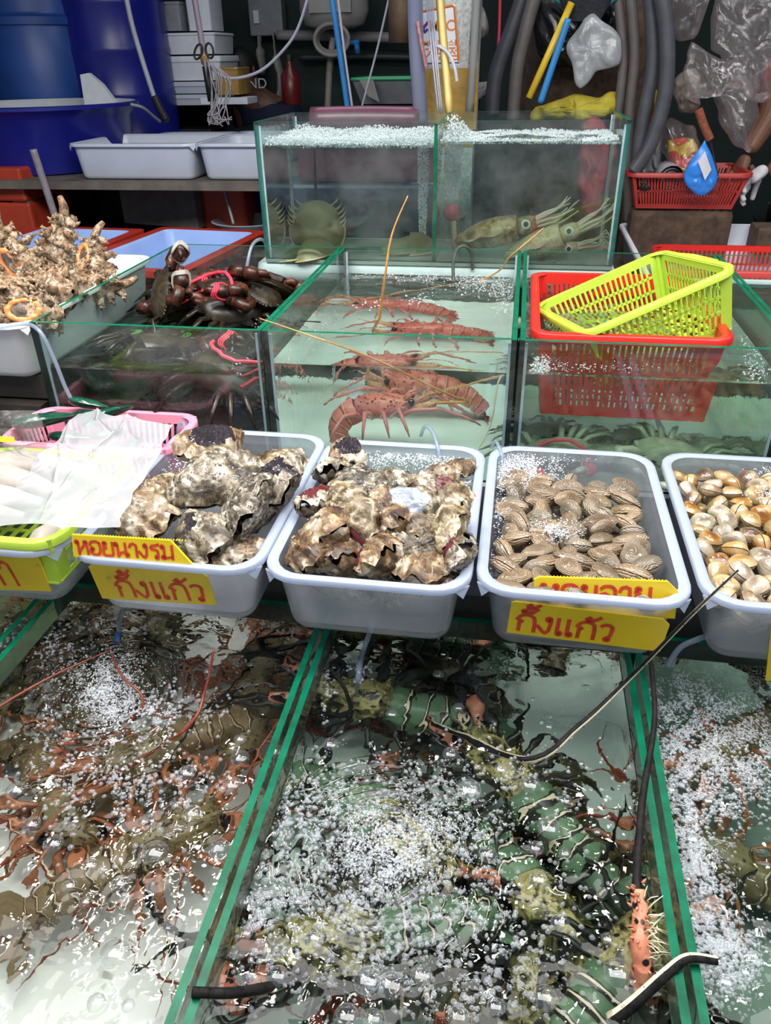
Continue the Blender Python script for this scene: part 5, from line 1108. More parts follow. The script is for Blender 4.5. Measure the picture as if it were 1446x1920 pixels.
fbox(290, 400, 153, 176, 4.20, .3, 'grimy styrofoam box under the white pair of the stack', m_white, .4); fbox(286, 404, 177, 198, 4.20, .3, 'grimy styrofoam box lowest in the stack beside the barrel', m_white, .4)
fbox(280, 335, 2, 59, 4.24, .25, 'small white carton standing on top of the styrofoam stack', m_greyp, .1); fbox(352, 388, -30, 58, 4.25, .2, 'tall narrow styrofoam box with brown tape on top of the stack', None, .1)
fbox(404, 445, 126, 178, 4.05, .2, 'taped yellow brown carton right of the styrofoam stack', m_tape, .08)
bx('support_crate', (-1.83, 4.33, 1.15), (.42, .22, .085), m_dark, 'dark crate under the styrofoam stack on the shelf', 'crate')
bx('white_board', tuple(P(430, 188, y=4.12)), (.24, .16, .03), m_foamb, 'small white board under the taped carton', 'board')
# grey hose with black valve, tape pole with wires and scissors
hose('grey_hose', [P(232, -30, y=3.7), P(246, 40, y=3.68), P(266, 110, y=3.66), P(290, 185, y=3.64)], .011, 'grey pipe slanting down in front of the tall blue barrel', plain('pale_grey_pipe', (.34, .35, .40), .4))
hose('pipe_valve', [P(290, 183, y=3.64), P(300, 205, y=3.62), P(312, 226, y=3.6)], .017, 'black valve at the lower end of the grey pipe', m_blk2, 'valve')
hose('thin_hose', [P(245, 196, y=3.3), P(268, 202, y=3.35), P(290, 220, y=3.45), P(300, 228, y=3.5)], .006, 'thin grey hose from the blue tub to the pipe valve', m_greyp)
pl = hose('wire_pole', [P(362, -20, y=3.5), P(372, 40, y=3.5), P(383, 105, y=3.5), P(396, 170, y=3.5), P(404, 232, y=3.5)], .012, 'thin pole wrapped with tape and dangling wires', plain('purple_grey_pole', (.30, .24, .28), .4), 'pole')
ob('tape_wrap', MB().tube([P(381, 102, y=3.5), P(386, 120, y=3.5)], .017, 10), m_tape, pl, 'all'); ob('black_grip', MB().tube([P(387, 124, y=3.5), P(398, 190, y=3.5)], .018, 10), m_blk2, pl, 'all')
m_wire = plain('grey_wire', (.30, .28, .30), .4, .3, 60)
for k in range(11):
    x = 392+k*3.2; w = hose('wire', [P(388+k*1.5, 112+k, y=3.48), P(x+rnd.uniform(-2, 12), 150, y=3.46), P(x+rnd.uniform(-8, 14), 190, y=3.46), P(x-10+rnd.uniform(-6, 16), 215+rnd.uniform(0, 24), y=3.44), P(x+rnd.uniform(-6, 20), 212+rnd.uniform(0, 26), y=3.44)], .0026, 'grey wire dangling from the taped pole, '+ordl(k, 11), m_wire, 'wire', 5, 6, 'dangling wires')
sc_ = thing('scissors', 'black handled scissors stuck in the tape of the wire pole', 'scissors', P(386, 115, y=3.45))
for cx, cy in ((372, 97), (393, 95)): L = [P(cx+7*math.cos(b)+(-3 if cx < 380 else 2)*math.sin(b), cy+14*math.sin(b), y=3.45) for b in [6.283*k/18 for k in range(19)]]; ob('handle_loop', MB().tube(L, .0045, 7, cap=False), m_blk2, sc_, 'all', True)
ob('blades', MB().tube([P(384, 112, y=3.45), P(388, 150, y=3.46)], [.007, .002], 6), m_greyp, sc_, 'all', True)
m_cl = plain('milky_hose', (.46, .46, .54), .25, .1, 30)
hose('curved_hose', [P(392, 118, y=3.6), P(408, 138, y=3.6), P(440, 147, y=3.6), P(490, 132, y=3.6), P(535, 90, y=3.6), P(560, 50, y=3.6), P(582, -20, y=3.6)], .0062, 'milky hose hanging in a long curve at the back', m_cl)
# back wall fittings
eb = bx('electric_box', tuple(P(502, 32, y=4.9)), (.19, .09, .18), m_greyp, 'grey electric box on the dark back wall', 'electric box'); ob('switch', MB().box((-.05, -.05, .0), (.03, .012, .06)), m_foamb, eb, False)
hose('wall_pipe', [P(520, 66, y=4.85), P(650, 68, y=4.85), P(778, 72, y=4.85)], .026, 'pale horizontal pipe along the dark back wall', plain('dull_white_pipe', (.26, .25, .25), .5), 'pipe')
hose('wall_pipe', [P(560, 108, y=4.9), P(700, 106, y=4.9), P(790, 108, y=4.9)], .018, 'dark horizontal rail below the pale pipe on the back wall', plain('dark_green_rail', (.03, .04, .04), .5), 'pipe')
ch = thing('round_canister', 'dirty white round canister hung on the back wall pipe', 'canister', P(628, 55, y=4.65)); ob('body', MB().lathe([(.10, 0), (.16, .02), (.185, .08), (.18, .20), (.14, .26), (.06, .28)], 24, cap0=True, cap1=True, sy=.5), plain('dirty_white_plastic', (.27, .255, .24), .5, .1, 8), ch)
ob('body_panel', MB().box((0, -.094, .12), (.22, .012, .10)), plain('dirty_white_panel', (.32, .30, .28), .5), ch, False)
m_rope = plain('pale_coiled_hose', (.27, .245, .22), .4, .15, 40)
for k in range(3): L = [P(622+32*math.cos(b)*(1-.08*k), 74+30*math.sin(b)*(1-.1*k), y=4.50+.02*k) for b in [6.283*j/24 for j in range(25)]]; tag(ob('hose_coil', MB().tube(L, .011, 8, cap=False), m_rope, None, 'all'), ('outer', 'middle', 'inner')[k]+' ring of the pale hose coil under the canister', 'hose', 'hose coil on the back wall')
hose('white_pole', [P(625, 70, y=4.6), P(618, 130, y=4.6), P(613, 240, y=4.6)], .018, 'off white pole below the coiled hose', m_rope, 'pole')
hose('blue_pipe', [P(618, -30, y=3.2), P(632, 60, y=3.2), P(655, 225, y=3.2)], .0105, 'bright blue pipe slanting behind the tall tank', plain('bright_blue_pipe', (.03, .23, .58), .35), 'pipe')
hose('clear_line', [P(632, -20, y=3.15), P(645, 90, y=3.15), P(664, 225, y=3.15)], .0045, 'thin clear line beside the bright blue pipe', m_cl); hose('clear_line', [P(733, -20, y=3.3), P(708, 90, y=3.3), P(672, 225, y=3.3)], .004, 'thin clear line slanting the other way from the blue pipe', m_cl)
bv = thing('blue_valve', 'blue valve handle on the back wall rail', 'valve', P(668, 90, y=4.7)); m_bv = plain('blue_valve', (.03, .22, .55), .4)
ob('handle', MB().tube([P(655, 80, y=4.7), P(674, 78, y=4.7)], .014, 8), m_bv, bv, 'all', True); ob('stem', MB().tube([P(668, 79, y=4.7), P(671, 101, y=4.7)], .016, 8), m_bv, bv, 'all', True)
m_rag = plain('grimy_white_rag', (.24, .23, .21), .8, .15, 20)
for (pts, w, l) in (([(486, 66), (488, 95), (492, 140)], (.02, .05, .02), 'grimy white glove hanging under the electric box, left one'), ([(513, 60), (518, 110), (528, 150), (522, 196)], (.015, .045, .05, .02), 'long grimy white bag hanging under the electric box')):
    mb = MB().tube(catmull([P(*q, y=4.83) for q in pts], 5), [w[min(len(w)-1, int(i/5))] for i in range((len(pts)-1)*5+1)], 12, 0, .4); mb.move(lambda v: v+Vector((.008*noise.noise(v*30), 0, .008*noise.noise(v*30+Vector((4, 0, 0)))))); tag(ob('hanging_rag', mb, m_rag, None, 'all'), l, 'rag')
rbt = thing('red_bottle', 'dim dark red bottle on the ledge at the back wall', 'bottle', P(548, 196, y=4.4)); ob('body', MB().lathe([(.045, 0), (.05, .01), (.05, .13), (.02, .17), (.018, .20)], 18, cap0=True, cap1=True), plain('dim_red', (.12, .012, .01), .3), rbt); ob('cap', MB().lathe([(.021, .195), (.021, .225)], 14, cap0=True, cap1=True), m_blk2, rbt)
# ledge behind and basket with green rim
bx('back_ledge', (-.75, 4.35, 1.155), (1.55, .5, .07), plain('dark_green_ledge', (.02, .035, .03), .5), 'dark green ledge behind the tall tank', 'ledge')
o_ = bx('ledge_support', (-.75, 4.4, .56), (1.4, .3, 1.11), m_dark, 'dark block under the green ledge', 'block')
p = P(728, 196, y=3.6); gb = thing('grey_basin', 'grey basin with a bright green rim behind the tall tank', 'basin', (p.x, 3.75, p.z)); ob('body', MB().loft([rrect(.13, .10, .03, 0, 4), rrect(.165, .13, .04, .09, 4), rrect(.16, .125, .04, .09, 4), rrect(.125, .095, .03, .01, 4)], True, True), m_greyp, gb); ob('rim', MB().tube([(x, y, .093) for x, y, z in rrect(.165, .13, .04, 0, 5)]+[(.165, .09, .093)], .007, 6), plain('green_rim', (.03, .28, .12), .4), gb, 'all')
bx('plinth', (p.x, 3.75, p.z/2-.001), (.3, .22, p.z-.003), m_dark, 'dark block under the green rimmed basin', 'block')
tag(ob('foam_wedge', MB().add([tuple(P(*q, y=3.55)) for q in ((674, 150), (700, 150), (712, 192), (690, 180))]+[tuple(P(*q, y=3.6)) for q in ((674, 150), (700, 150), (712, 192), (690, 180))], [(0, 1, 2, 3), (7, 6, 5, 4), (0, 4, 5, 1), (1, 5, 6, 2), (2, 6, 7, 3), (3, 7, 4, 0)]), m_rag, None, False), 'pale wedge shaped rag at the left end of the green rimmed basin', 'rag')
hose('hung_plank', [P(756, -30, y=3.05), P(756, 80, y=3.05)], .05, 'brown wooden board hanging left of the foam pillar', plain('brown_board', (.11, .07, .035), .6, .3, 20), 'board', 4, 2)
# purple pipe and crates right behind the tank
hose('purple_pipe', [P(585, 224, y=2.66), P(690, 222, y=2.66), P(786, 224, y=2.66)], .036, 'dull purple pipe lying right behind the tall tank', plain('purple_pipe', (.13, .045, .075), .35, .2, 10), 'pipe', 18, 4)
bx('plum_crate', (-.50, 2.85, 1.235), (.46, .24, .17), plain('plum_plastic', (.12, .035, .06), .4), 'plum coloured crate seen through the tall tank', 'crate'); bx('navy_crate', (-.54, 2.85, 1.06), (.52, .26, .175), plain('navy_plastic', (.03, .045, .12), .4), 'navy crate under the plum one, seen through the tall tank', 'crate')
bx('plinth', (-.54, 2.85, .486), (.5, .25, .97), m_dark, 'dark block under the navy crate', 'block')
# foam pillar with sign board, tape, acrylic tube, rods
m_bub = plain('silver_bubble_foil', (.42, .44, .44), .25, .35, 90, bump_s=.6, bump_scale=120)
pil = thing('foam_pillar', 'white foam pillar with an orange and white sign and brown tape', 'pillar', (P(836, 100, y=2.72).x, 2.77, 0)); cx = pil.location.x; pw = .098
ob('post', MB().box((cx, 2.79, 1.4), (2*pw, .10, 2.78)), m_bub, pil, False, True); zt = P(830, 128, y=2.735).z; zb = P(830, 205, y=2.735).z
tp = MB().grid(lambda u, v: (cx+lerp(-pw-.004, pw+.002, u), 2.7385-.004*abs(noise.noise((u*9, v*6, 1)))-.003*abs(noise.noise((u*30, v*18, 4))), lerp(zb-.10, zt, v)), 40, 40); ob('tape_wrap', tp, m_tape, pil, 'all', True)['label'] = 'shiny brown packing tape'
c1, c2, c3, c4_ = P(787, 118, y=2.735), P(862, 116, y=2.735), P(854, 8, y=2.735), P(784, 22, y=2.735)
sgn = MB(); L0 = [c1, c2, c3, c4_]; sgn.add([tuple(v) for v in L0]+[(v.x, v.y-.0025, v.z) for v in L0], [(3, 2, 1, 0), (4, 5, 6, 7), (0, 1, 5, 4), (1, 2, 6, 5), (2, 3, 7, 6), (3, 0, 4, 7)]); ob('sign_board', sgn, plain('white_sign', (.70, .72, .80), .4, .03), pil, False, True)
m_orange = plain('orange_print', (.68, .20, .025), .5, .05, 40); ez_ = (c4_-c1).normalized(); ex_ = (c2-c1).normalized(); wS = (c2-c1).length; hS = (c4_-c1).length
def onsign(u, v, lift=.0035): b = c1.lerp(c2, u).lerp(c4_.lerp(c3, u), v); return Vector((b.x, b.y-lift, b.z))
ob('sign_border', MB().tube([onsign(.02, .0), onsign(.02, .955), onsign(.06, .985), onsign(.92, .985), onsign(.97, .955), onsign(.985, .02)], .0032, 4), m_orange, pil, False, True)
def text_mesh(name, cu, mat):
    tmp = bpy.data.objects.new('tmp', cu); COL.objects.link(tmp); dg = bpy.context.evaluated_depsgraph_get(); me = bpy.data.meshes.new_from_object(tmp.evaluated_get(dg)); bpy.data.objects.remove(tmp)
    me.name = name; me.materials.clear(); me.materials.append(mat); o = bpy.data.objects.new(name, me); COL.objects.link(o); return o
def text(body, u, v, size, mat, name='lettering', parent=None):
    cu = bpy.data.curves.new(name, 'FONT'); cu.body = body; cu.size = size; cu.extrude = .0006; cu.offset = size*.012
    o = text_mesh(name, cu, mat); o.parent = pil; R_ = Matrix((ex_, (ez_ - ex_*ez_.dot(ex_)).normalized(), ex_.cross(ez_).normalized())).transposed().to_4x4()
    R_.translation = onsign(u, v) - pil.location; o.matrix_local = R_; return o
text('MPC', .27, .60, .040, m_orange); text('MPC 피자스톰', .12, .33, .0185, m_orange); text('가맹점', .12, .06, .040, m_orange)
lg = MB(); 
for poly in (((.10, .70), (.25, .80), (.25, .72), (.17, .66)), ((.10, .70), (.17, .66), (.17, .56), (.10, .60)), ((.17, .56), (.27, .63), (.22, .66), (.17, .62))): lg.add([tuple(onsign(*q)) for q in poly], [(0, 1, 2, 3)])
lg.m = [0, 1, 1]; ob('emblem', lg, [plain('purple_print', (.16, .02, .16), .5), plain('navy_print', (.02, .02, .20), .5)], pil, False, True)
hose('acrylic_tube', [P(778, -30, y=2.66), P(781, 90, y=2.66), P(790, 230, y=2.66)], .023, 'bluish clear acrylic tube standing at the left of the foam pillar', frosted_mat('blue_acrylic', (.42, .46, .62), .35, .5, .1), 'tube', 14)
hose('bubble_wrap_strip', [P(895, -30, y=2.70), P(888, 100, y=2.70), P(880, 210, y=2.70)], .014, 'clear plastic strip along the right edge of the foam pillar', frosted_mat('clear_strip', (.6, .62, .62), .5, .5, .1), 'strip', 4, 4)
hose('yellow_rod', [P(823, -30, y=2.64), P(830, 60, y=2.62), P(843, 212, y=2.56)], .0125, 'pale yellow rod in front of the foam pillar', plain('pale_yellow_rod', (.70, .53, .17), .45, .08, 20), 'rod', 4, 4)
for k, (a, b, c) in enumerate(((797, 806, 822), (802, 811, 826), (808, 815, 829))): hose('air_line', [P(a, -30, y=2.60), P(b, 60, y=2.60), P(c, 212, y=2.55)], .0034, ('left', 'middle', 'right')[k]+' of three clear air lines in front of the foam pillar', frosted_mat('clear_air_line', (.7, .74, .84), .72, .5, .08), group='air lines at the pillar')
hose('air_line', [P(806, 96, y=2.6), P(815, 88, y=2.6), P(826, 88, y=2.59), P(842, 102, y=2.585), P(853, 128, y=2.58), P(857, 153, y=2.58)], .005, 'short bent clear line crossing the yellow rod', m_cl)
hose('twisted_wire', [P(783, 40, y=2.63), P(792, 90, y=2.63), P(800, 127, y=2.63)], .006, 'reddish twisted wire beside the acrylic tube', plain('red_grey_wire', (.34, .16, .16), .5, .4, 120), 'wire')
# trunk, hoses, net, bags at the right
m_bark = plain('brown_bark', (.075, .045, .028), .8, .5, 30, bump_s=1., bump_scale=60); tx = P(1110, 100, y=3.3).x
def tr(u, v): a = 6.283*u; z = lerp(0, 2.78, v); r_ = .27+.02*math.sin(a*5)+.03*noise.noise((math.cos(a)*3, math.sin(a)*3, z*1.2))+.012*noise.noise((math.cos(a)*14, math.sin(a)*14, z*3)); return (tx+math.cos(a)*r_, 3.42+math.sin(a)*r_, z)
tag(ob('tree_trunk', MB().grid(tr, 60, 40, 0, True), m_bark, None, 'all'), 'thick brown tree trunk behind the grey hoses', 'tree trunk')
m_hose = plain('slate_grey_hose', (.055, .058, .072), .45, .2, 20); m_hose2 = plain('grey_brown_hose', (.09, .08, .078), .5, .2, 20)
HS = [([(922, 215), (930, 140), (958, 60), (990, -30)], 3.0, .026, m_hose, 'leftmost dark grey hose curving up beside the foam pillar'), ([(962, 225), (970, 130), (985, 60), (1010, -30)], 2.95, .022, m_hose2, 'grey hose left of the landing net'),
      ([(1158, 215), (1168, 110), (1156, -30)], 2.95, .015, m_hose2, 'thin grey brown hose right of the white bag'), ([(1178, 420), (1180, 220), (1190, 100), (1180, -30)], 2.95, .017, m_hose2, 'grey brown hose hanging straight down past the tank corner'),
      ([(1192, 330), (1205, 230), (1225, 110), (1216, -30)], 2.9, .022, m_hose, 'inner loop of the dark hose right of the tank'), ([(1188, 322), (1222, 265), (1248, 170), (1250, 60), (1236, -30)], 2.86, .024, m_hose, 'outer loop of the dark hose right of the tank')]
for pts, y, r_, m, l in HS: hose('thick_hose', [P(*q, y=y) for q in pts], r_, l, m, 'hose', 14, 10, 'hoses hanging at the trunk')
hose('pink_rope', [P(938, -20, y=3.0), P(936, 60, y=3.0), P(930, 150, y=3.0)], .005, 'pink red cord hanging left of the grey hoses', plain('pink_cord', (.5, .04, .08), .5), 'cord')
ln = thing('landing_net', 'landing net with teal rim and yellow handle hung at the trunk', 'net', P(1098, 0, y=2.92))
L = [P(1098+62*math.cos(b), -18+32*math.sin(b), y=2.92+.03*math.sin(b)) for b in [6.283*k/26 for k in range(27)]]; ob('rim', MB().tube(L, .009, 8, cap=False), plain('teal_rim', (.02, .20, .20), .4), ln, 'all', True); ob('handle', MB().tube([P(1072, 5, y=2.9), P(992, 184, y=2.88)], .0115, 10), plain('yellow_handle', (.68, .46, .03), .35), ln, 'all', True)
ob('net_bag', MB().grid(lambda u, v: P(1098+60*math.cos(6.283*u)*(1-v*.55), -18+30*math.sin(6.283*u)*(1-v)+v*58, y=2.93+.06*math.sin(6.283*u)*(1-v)), 30, 12, 0, True), plain('dark_net', (.02, .022, .03), .8, .5, 90, bump_s=.8, bump_scale=200), ln, 'all', True)
hose('blue_rod', [P(1066, 35, y=2.86), P(1040, 112, y=2.86), P(1013, 193, y=2.86)], .0105, 'blue rod hanging beside the yellow net handle', plain('blue_rod', (.02, .20, .52), .4), 'rod')
m_opq = bag_mat('milky_bag', (.44, .47, .50), .82, .25, .3); m_blackbag = plain('black_bin_bag', (.008, .008, .01), .25, .4, 20, bump_s=.6, bump_scale=25); m_gloss = bag_mat('crinkled_clear_bag', (.62, .56, .55), .14, .07)
def rag(name, pix, y, label, mat, amp=.03, seed=0, cat='bag', depth=.05, group=None):
    """lumpy closed bag or cloth with a given outline, real thickness"""
    c = [sum(q[0] for q in pix)/len(pix), sum(q[1] for q in pix)/len(pix)]; ol = catmull([Vector((q[0], q[1], 0)) for q in pix+[pix[0]]], 8)[:-1]; n = len(ol); loops = []
    NK = 26
    for k, dy in [(math.sin(math.pi*(.02+.96*j/NK)), -math.cos(math.pi*(.02+.96*j/NK))) for j in range(NK+1)]:
        L = []
        for i, q in enumerate(ol):
            p = P(lerp(c[0], q.x, k), lerp(c[1], q.y, k), y=y); f = .25+1.5*abs(noise.noise((p.x*10+seed, p.z*5, seed)))+.9*abs(noise.noise((p.x*24+p.z*9, p.z*13, seed+4)))+.4*abs(noise.noise((p.x*60, p.z*40, seed+9)))
            L.append(p + Vector((0, dy*depth*f, 0)) + Vector((.3*amp*noise.noise((p.x*20, p.z*20, 2+seed)), 0, .3*amp*noise.noise((p.x*20, p.z*20, 9+seed)))))
        loops.append(L)
    return tag(ob(name, MB().loft(loops, True, True), mat, None, 'all'), label, cat, group)
rag('black_bag', [(995, -20), (1150, -20), (1155, 70), (1120, 120), (1060, 130), (1010, 100)], 3.06, 'black plastic bag hung behind the landing net', m_blackbag, .05, 1)
rag('white_bag', [(1095, 35), (1118, 30), (1162, 70), (1160, 118), (1120, 132), (1088, 166), (1072, 120), (1064, 92), (1078, 60)], 2.92, 'white plastic bag hanging under the landing net', m_opq, .03, 2, 'bag', .028)
m_yc = plain('yellow_cloth', (.36, .30, .02), .7, .2, 14, dirt=(.06, .09, .02), dirt_amt=.35, dirt_scale=10); m_rc = plain('dark_red_cloth', (.30, .015, .03), .7, .3, 14)
rag('yellow_cloth', [(1000, 205), (1060, 182), (1120, 182), (1160, 175), (1165, 215), (1080, 225), (1000, 225)], 2.98, 'yellow and green cloth lying behind the tall tank', m_yc, .05, 3, 'cloth')
rag('yellow_cloth', [(1205, 175), (1236, 168), (1236, 212), (1205, 218)], 3.0, 'small yellow cloth between the dark hose loops', m_yc, .05, 4, 'cloth'); rag('red_cloth', [(1090, 225), (1130, 220), (1136, 330), (1120, 400), (1090, 400), (1082, 300)], 2.95, 'dark red cloth hanging, seen through the tall tank', m_rc, .05, 5, 'cloth')
rag('red_cloth', [(1200, 215), (1235, 215), (1232, 240), (1200, 245)], 3.02, 'scrap of red cloth between the hose loops', m_rc, .05, 15, 'cloth')
rag('cardboard_flap', [(880, 158), (915, 152), (922, 172), (890, 192), (882, 200)], 3.375, 'pale folded cardboard flap right of the foam pillar', m_rag, .02, 6, 'cardboard', .02); rag('hanging_rag', [(888, 10), (910, 15), (915, 60), (898, 75), (888, 60)], 3.37, 'grimy rag hanging right of the foam pillar', m_rag, .02, 7, 'rag')
hose('mossy_post', [P(886, -30, y=3.4), P(886, 240, y=3.4)], .03, 'mossy brown post behind the foam pillar', m_bark, 'post', 8)
for i, (pix, y, l, am) in enumerate((([(1255, -20), (1330, -20), (1310, 60), (1295, 80), (1262, 60)], 2.9, 'gathered clear bag hanging top right of the hoses', .05), ([(1300, 75), (1345, 110), (1420, 140), (1410, 260), (1400, 290), (1360, 250), (1330, 170), (1288, 190), (1282, 130)], 2.85, 'long crinkled clear bag hanging down to the red basket', .07), ([(1330, -20), (1470, -20), (1470, 120), (1440, 190), (1390, 180), (1340, 100)], 2.95, 'big crinkled clear bag filling the top right corner', .08))):
    rag('clear_bag', pix, y, l, m_gloss, am, 20+i, 'plastic bag', .08, 'clear bags hanging at the right')
rag('white_wrap', [(1262, 150), (1300, 130), (1315, 200), (1282, 215), (1268, 200)], 3.0, 'grimy pale wrap hanging behind the clear bags', plain('grimy_wrap', (.22, .19, .17), .6), .05, 8)
# basket with bags on a timber block
bk_ = P(1192, 395, y=2.82); rbk = thing('red_basket', 'faded red basket of bags and packets on a timber block at the right', 'basket', (P(1280, 350, y=2.95).x, 2.98, bk_.z+.0)); m_fred = plain('faded_red_plastic', (.36, .035, .03), .45, .1, 8); basket_parts(rbk, .40, .30, .115, m_fred, .045, .014, (34, 20), 2, rimh=.014, solid=.06, slotfill=.6)
RX, RY, RZ = rbk.location
bx('timber_block', (RX, 3.0, RZ/2-.002), (.34, .26, RZ-.006), m_bark, 'dark timber block under the faded red basket', 'block')
bx('timber_beam', (1.04, 2.86, .955), (.52, .12, .085), m_bark, 'rough dark timber beam at the right edge behind the white basin', 'beam'); bx('beam_post', (1.10, 2.86, .455), (.12, .11, .91), m_bark, 'dark post under the timber beam', 'post')
bp = rag('blue_pouch', [(1322, 262), (1346, 330), (1322, 366), (1294, 355), (1284, 325)], 2.80, 'bright blue pouch with a white label in the faded red basket', plain('bright_blue_pouch', (.03, .22, .72), .3, .05), .012, 9, 'pouch', .025)
ql = [P(1322, 283, y=2.772), P(1334, 318, y=2.772), P(1322, 338, y=2.772), P(1309, 303, y=2.772)]; ob('white_label', MB().add([tuple(v) for v in ql]+[(v.x, v.y-.002, v.z) for v in ql], [(3, 2, 1, 0), (4, 5, 6, 7), (0, 1, 5, 4), (1, 2, 6, 5), (2, 3, 7, 6), (3, 0, 4, 7)]), plain('white_label', (.6, .6, .65), .5), bp, False)
tw = thing('rolled_towel', 'rolled pale grey towel in the faded red basket', 'towel', P(1252, 345, y=2.9)); sp = [(lerp(.045, .006, k/60)*math.cos(k*.42), lerp(.045, .006, k/60)*math.sin(k*.42)) for k in range(61)]
ob('roll', MB().loft([[(x, y_, z+.02) for x, z in sp] for y_ in (-.045, .09)], closed=False), plain('pale_grey_towel', (.36, .37, .42), .9, .15, 60, bump_s=.4, bump_scale=300), tw, 'all'); ob('roll_core', MB().ball((0, .03, .02), (.043, .07, .043), 14), bpy.data.materials['pale_grey_towel'], tw, 'all')
m_snack, t_ = newmat('printed_packet'); v_ = nd(t_, 'ShaderNodeTexVoronoi', {'Vector': coords(t_), 'Scale': 26.}); hs = nd(t_, 'ShaderNodeSeparateColor', {0: v_.outputs['Color']}); finish(t_, bsdf(t_, ramp(t_, hs.outputs[0], [(0, (.5, .03, .02)), (.3, (.62, .42, .03)), (.5, (.7, .62, .5)), (.7, (.25, .35, .05)), (.85, (.55, .08, .03))], 'CONSTANT'), .2))
rag('snack_packet', [(1250, 262), (1300, 262), (1308, 320), (1285, 340), (1262, 330)], 2.97, 'colourful packet in a clear wrapper in the faded red basket', m_snack, .03, 10, 'packet', .04); rag('clear_bag', [(1240, 225), (1300, 235), (1318, 290), (1300, 345), (1262, 340), (1244, 290)], 2.95, 'crinkled clear wrapper round the colourful packet', m_gloss, .05, 11, 'plastic bag', .06)
rag('white_bag', [(1210, 230), (1240, 225), (1240, 310), (1225, 332), (1190, 330), (1188, 300)], 3.02, 'white and blue bag behind the dark hose loop', m_opq, .04, 12); rag('black_cloth', [(1190, 335), (1230, 325), (1238, 355), (1200, 360)], 2.88, 'black cloth lying at the left of the rolled towel', m_blk2, .03, 13, 'cloth', .04)
hose('brush', [P(1310, 205, y=2.8), P(1320, 235, y=2.8), P(1332, 262, y=2.8)], .013, 'rust brown brush head standing behind the blue pouch', plain('rust_bristles', (.22, .06, .03), .8, .4, 120, bump_s=1., bump_scale=200), 'brush'); hose('brush_wire', [P(1332, 262, y=2.8), P(1340, 300, y=2.8), P(1346, 330, y=2.8)], .003, 'thin wire handle under the rust brown brush', m_blk2, 'wire')
gx = P(1352, 380, y=2.95); tnk = tank('glass_tank', 'small empty glass tank leaning at the right behind the faded red basket', .93, 1.16, 3.0, 3.3, 1.0, 1.19, m_murk, m_edge, False); bx('tank_block', (1.05, 3.15, .498), (.24, .3, .995), m_dark, 'dark block under the small empty glass tank', 'block')
# white basin and red baskets at the right
tray(.345, 1.12, 2.15, 2.95, 'big white basin behind the right tanks holding a red basket', .985, .13, 'white_basin', m_white, m_foamb, None); bx('low_bench', (.73, 2.55, .426), (.76, .78, .85), m_dark, 'dark bench under the big white basin', 'bench')
rr = thing('red_basket', 'bright red basket standing in the big white basin', 'basket', (.655, 2.50, .862)); basket_parts(rr, .47, .36, .105, m_red, .03, .016, (24, 18), 2, rimh=.016)
# red basins lined light blue, at the left behind the murex tray
bench = bx('low_bench', (-1.45, 2.58, .31), (1.5, .76, .62), m_dark, 'dark bench under the red basins at the left', 'bench')
def rbasin(x0, x1, y0, y1, label, rz):
    t = thing('red_basin', label, 'basin', ((x0+x1)/2, (y0+y1)/2, .622), math.radians(rz), 'red basins lined light blue'); hx, hy, h = (x1-x0)/2, (y1-y0)/2, .328
    ob('shell', MB().loft([rrect(hx-.06, hy-.06, .03, 0), rrect(hx-.035, hy-.035, .04, h-.02), rrect(hx, hy, .03, h-.02), rrect(hx, hy, .03, h), rrect(hx-.04, hy-.04, .03, h)], True), m_redb, t); ob('lining', MB().loft([rrect(hx-.04, hy-.04, .03, h), rrect(hx-.05, hy-.05, .03, h-.01), rrect(hx-.075, hy-.075, .03, .12), rrect(.01, .01, .005, .12)], False, True), m_ltblue, t)
rbasin(-1.40, -.955, 2.235, 2.90, 'red basin with light blue lining, nearest the tall tank', -6); rbasin(-1.88, -1.425, 2.235, 2.885, 'red basin with light blue lining, behind the murex shells', -4)
# crates, blocks, stick under the shelf
for k in range(3): bx('orange_crate', (P(15, 400, y=3.02).x-.10+.006*k, 3.16, .822+.131*k), (.42, .30, .125), m_org, ('bottom', 'middle', 'top')[k]+' stained orange red box of the stack at the left edge', 'box', 2-3*k, 'orange boxes at the left edge')
bx('crate_block', (P(15, 400, y=3.02).x-.1, 3.16, .378), (.38, .28, .755), m_dark, 'dark block under the orange red boxes', 'block')
hose('metal_stick', [P(62, 280, y=2.9), P(85, 350, y=2.9), P(108, 420, y=2.9)], .014, 'grey metal pipe leaning in front of the shelf', plain('grey_metal_pipe', (.22, .20, .22), .35, .2, 40), 'pipe')
def block(px, py, y, rz, label):
    p = P(px, py, y=y); t = thing('cinder_block', label, 'concrete block', (p.x, y+.1, p.z), math.radians(rz), 'concrete blocks under the shelf')
    ob('block_body', MB().box((0, 0, .095), (.39, .19, .19)), m_concr, t, False); ob('groove_shade_strip', MB().box((-.197, 0, .095), (.006, .05, .18)), m_dark, t, False)  # raised dark strip paints the shade of a groove; no recess is cut
block(310, 424, 3.25, -14, 'grey concrete block with a grooved end under the shelf'); block(392, 426, 3.42, 4, 'grey concrete block behind the grooved one under the shelf')
for k in range(4): bx('dark_brick', (P(80+k*45, 400, y=3.7).x, 3.75, .93+.002*k), (.19, .2, .18), plain('near_black_brick', (.035, .033, .032), .9, .3, 20), 'near black block under the shelf, '+ordl(k, 4), 'block', 0, 'near black blocks under the shelf')  # blocks given a near black base colour
bx('block_row', (-2.05, 3.55, .418), (2.3, .7, .834), m_dark, 'long dark plinth under the blocks below the shelf', 'plinth')
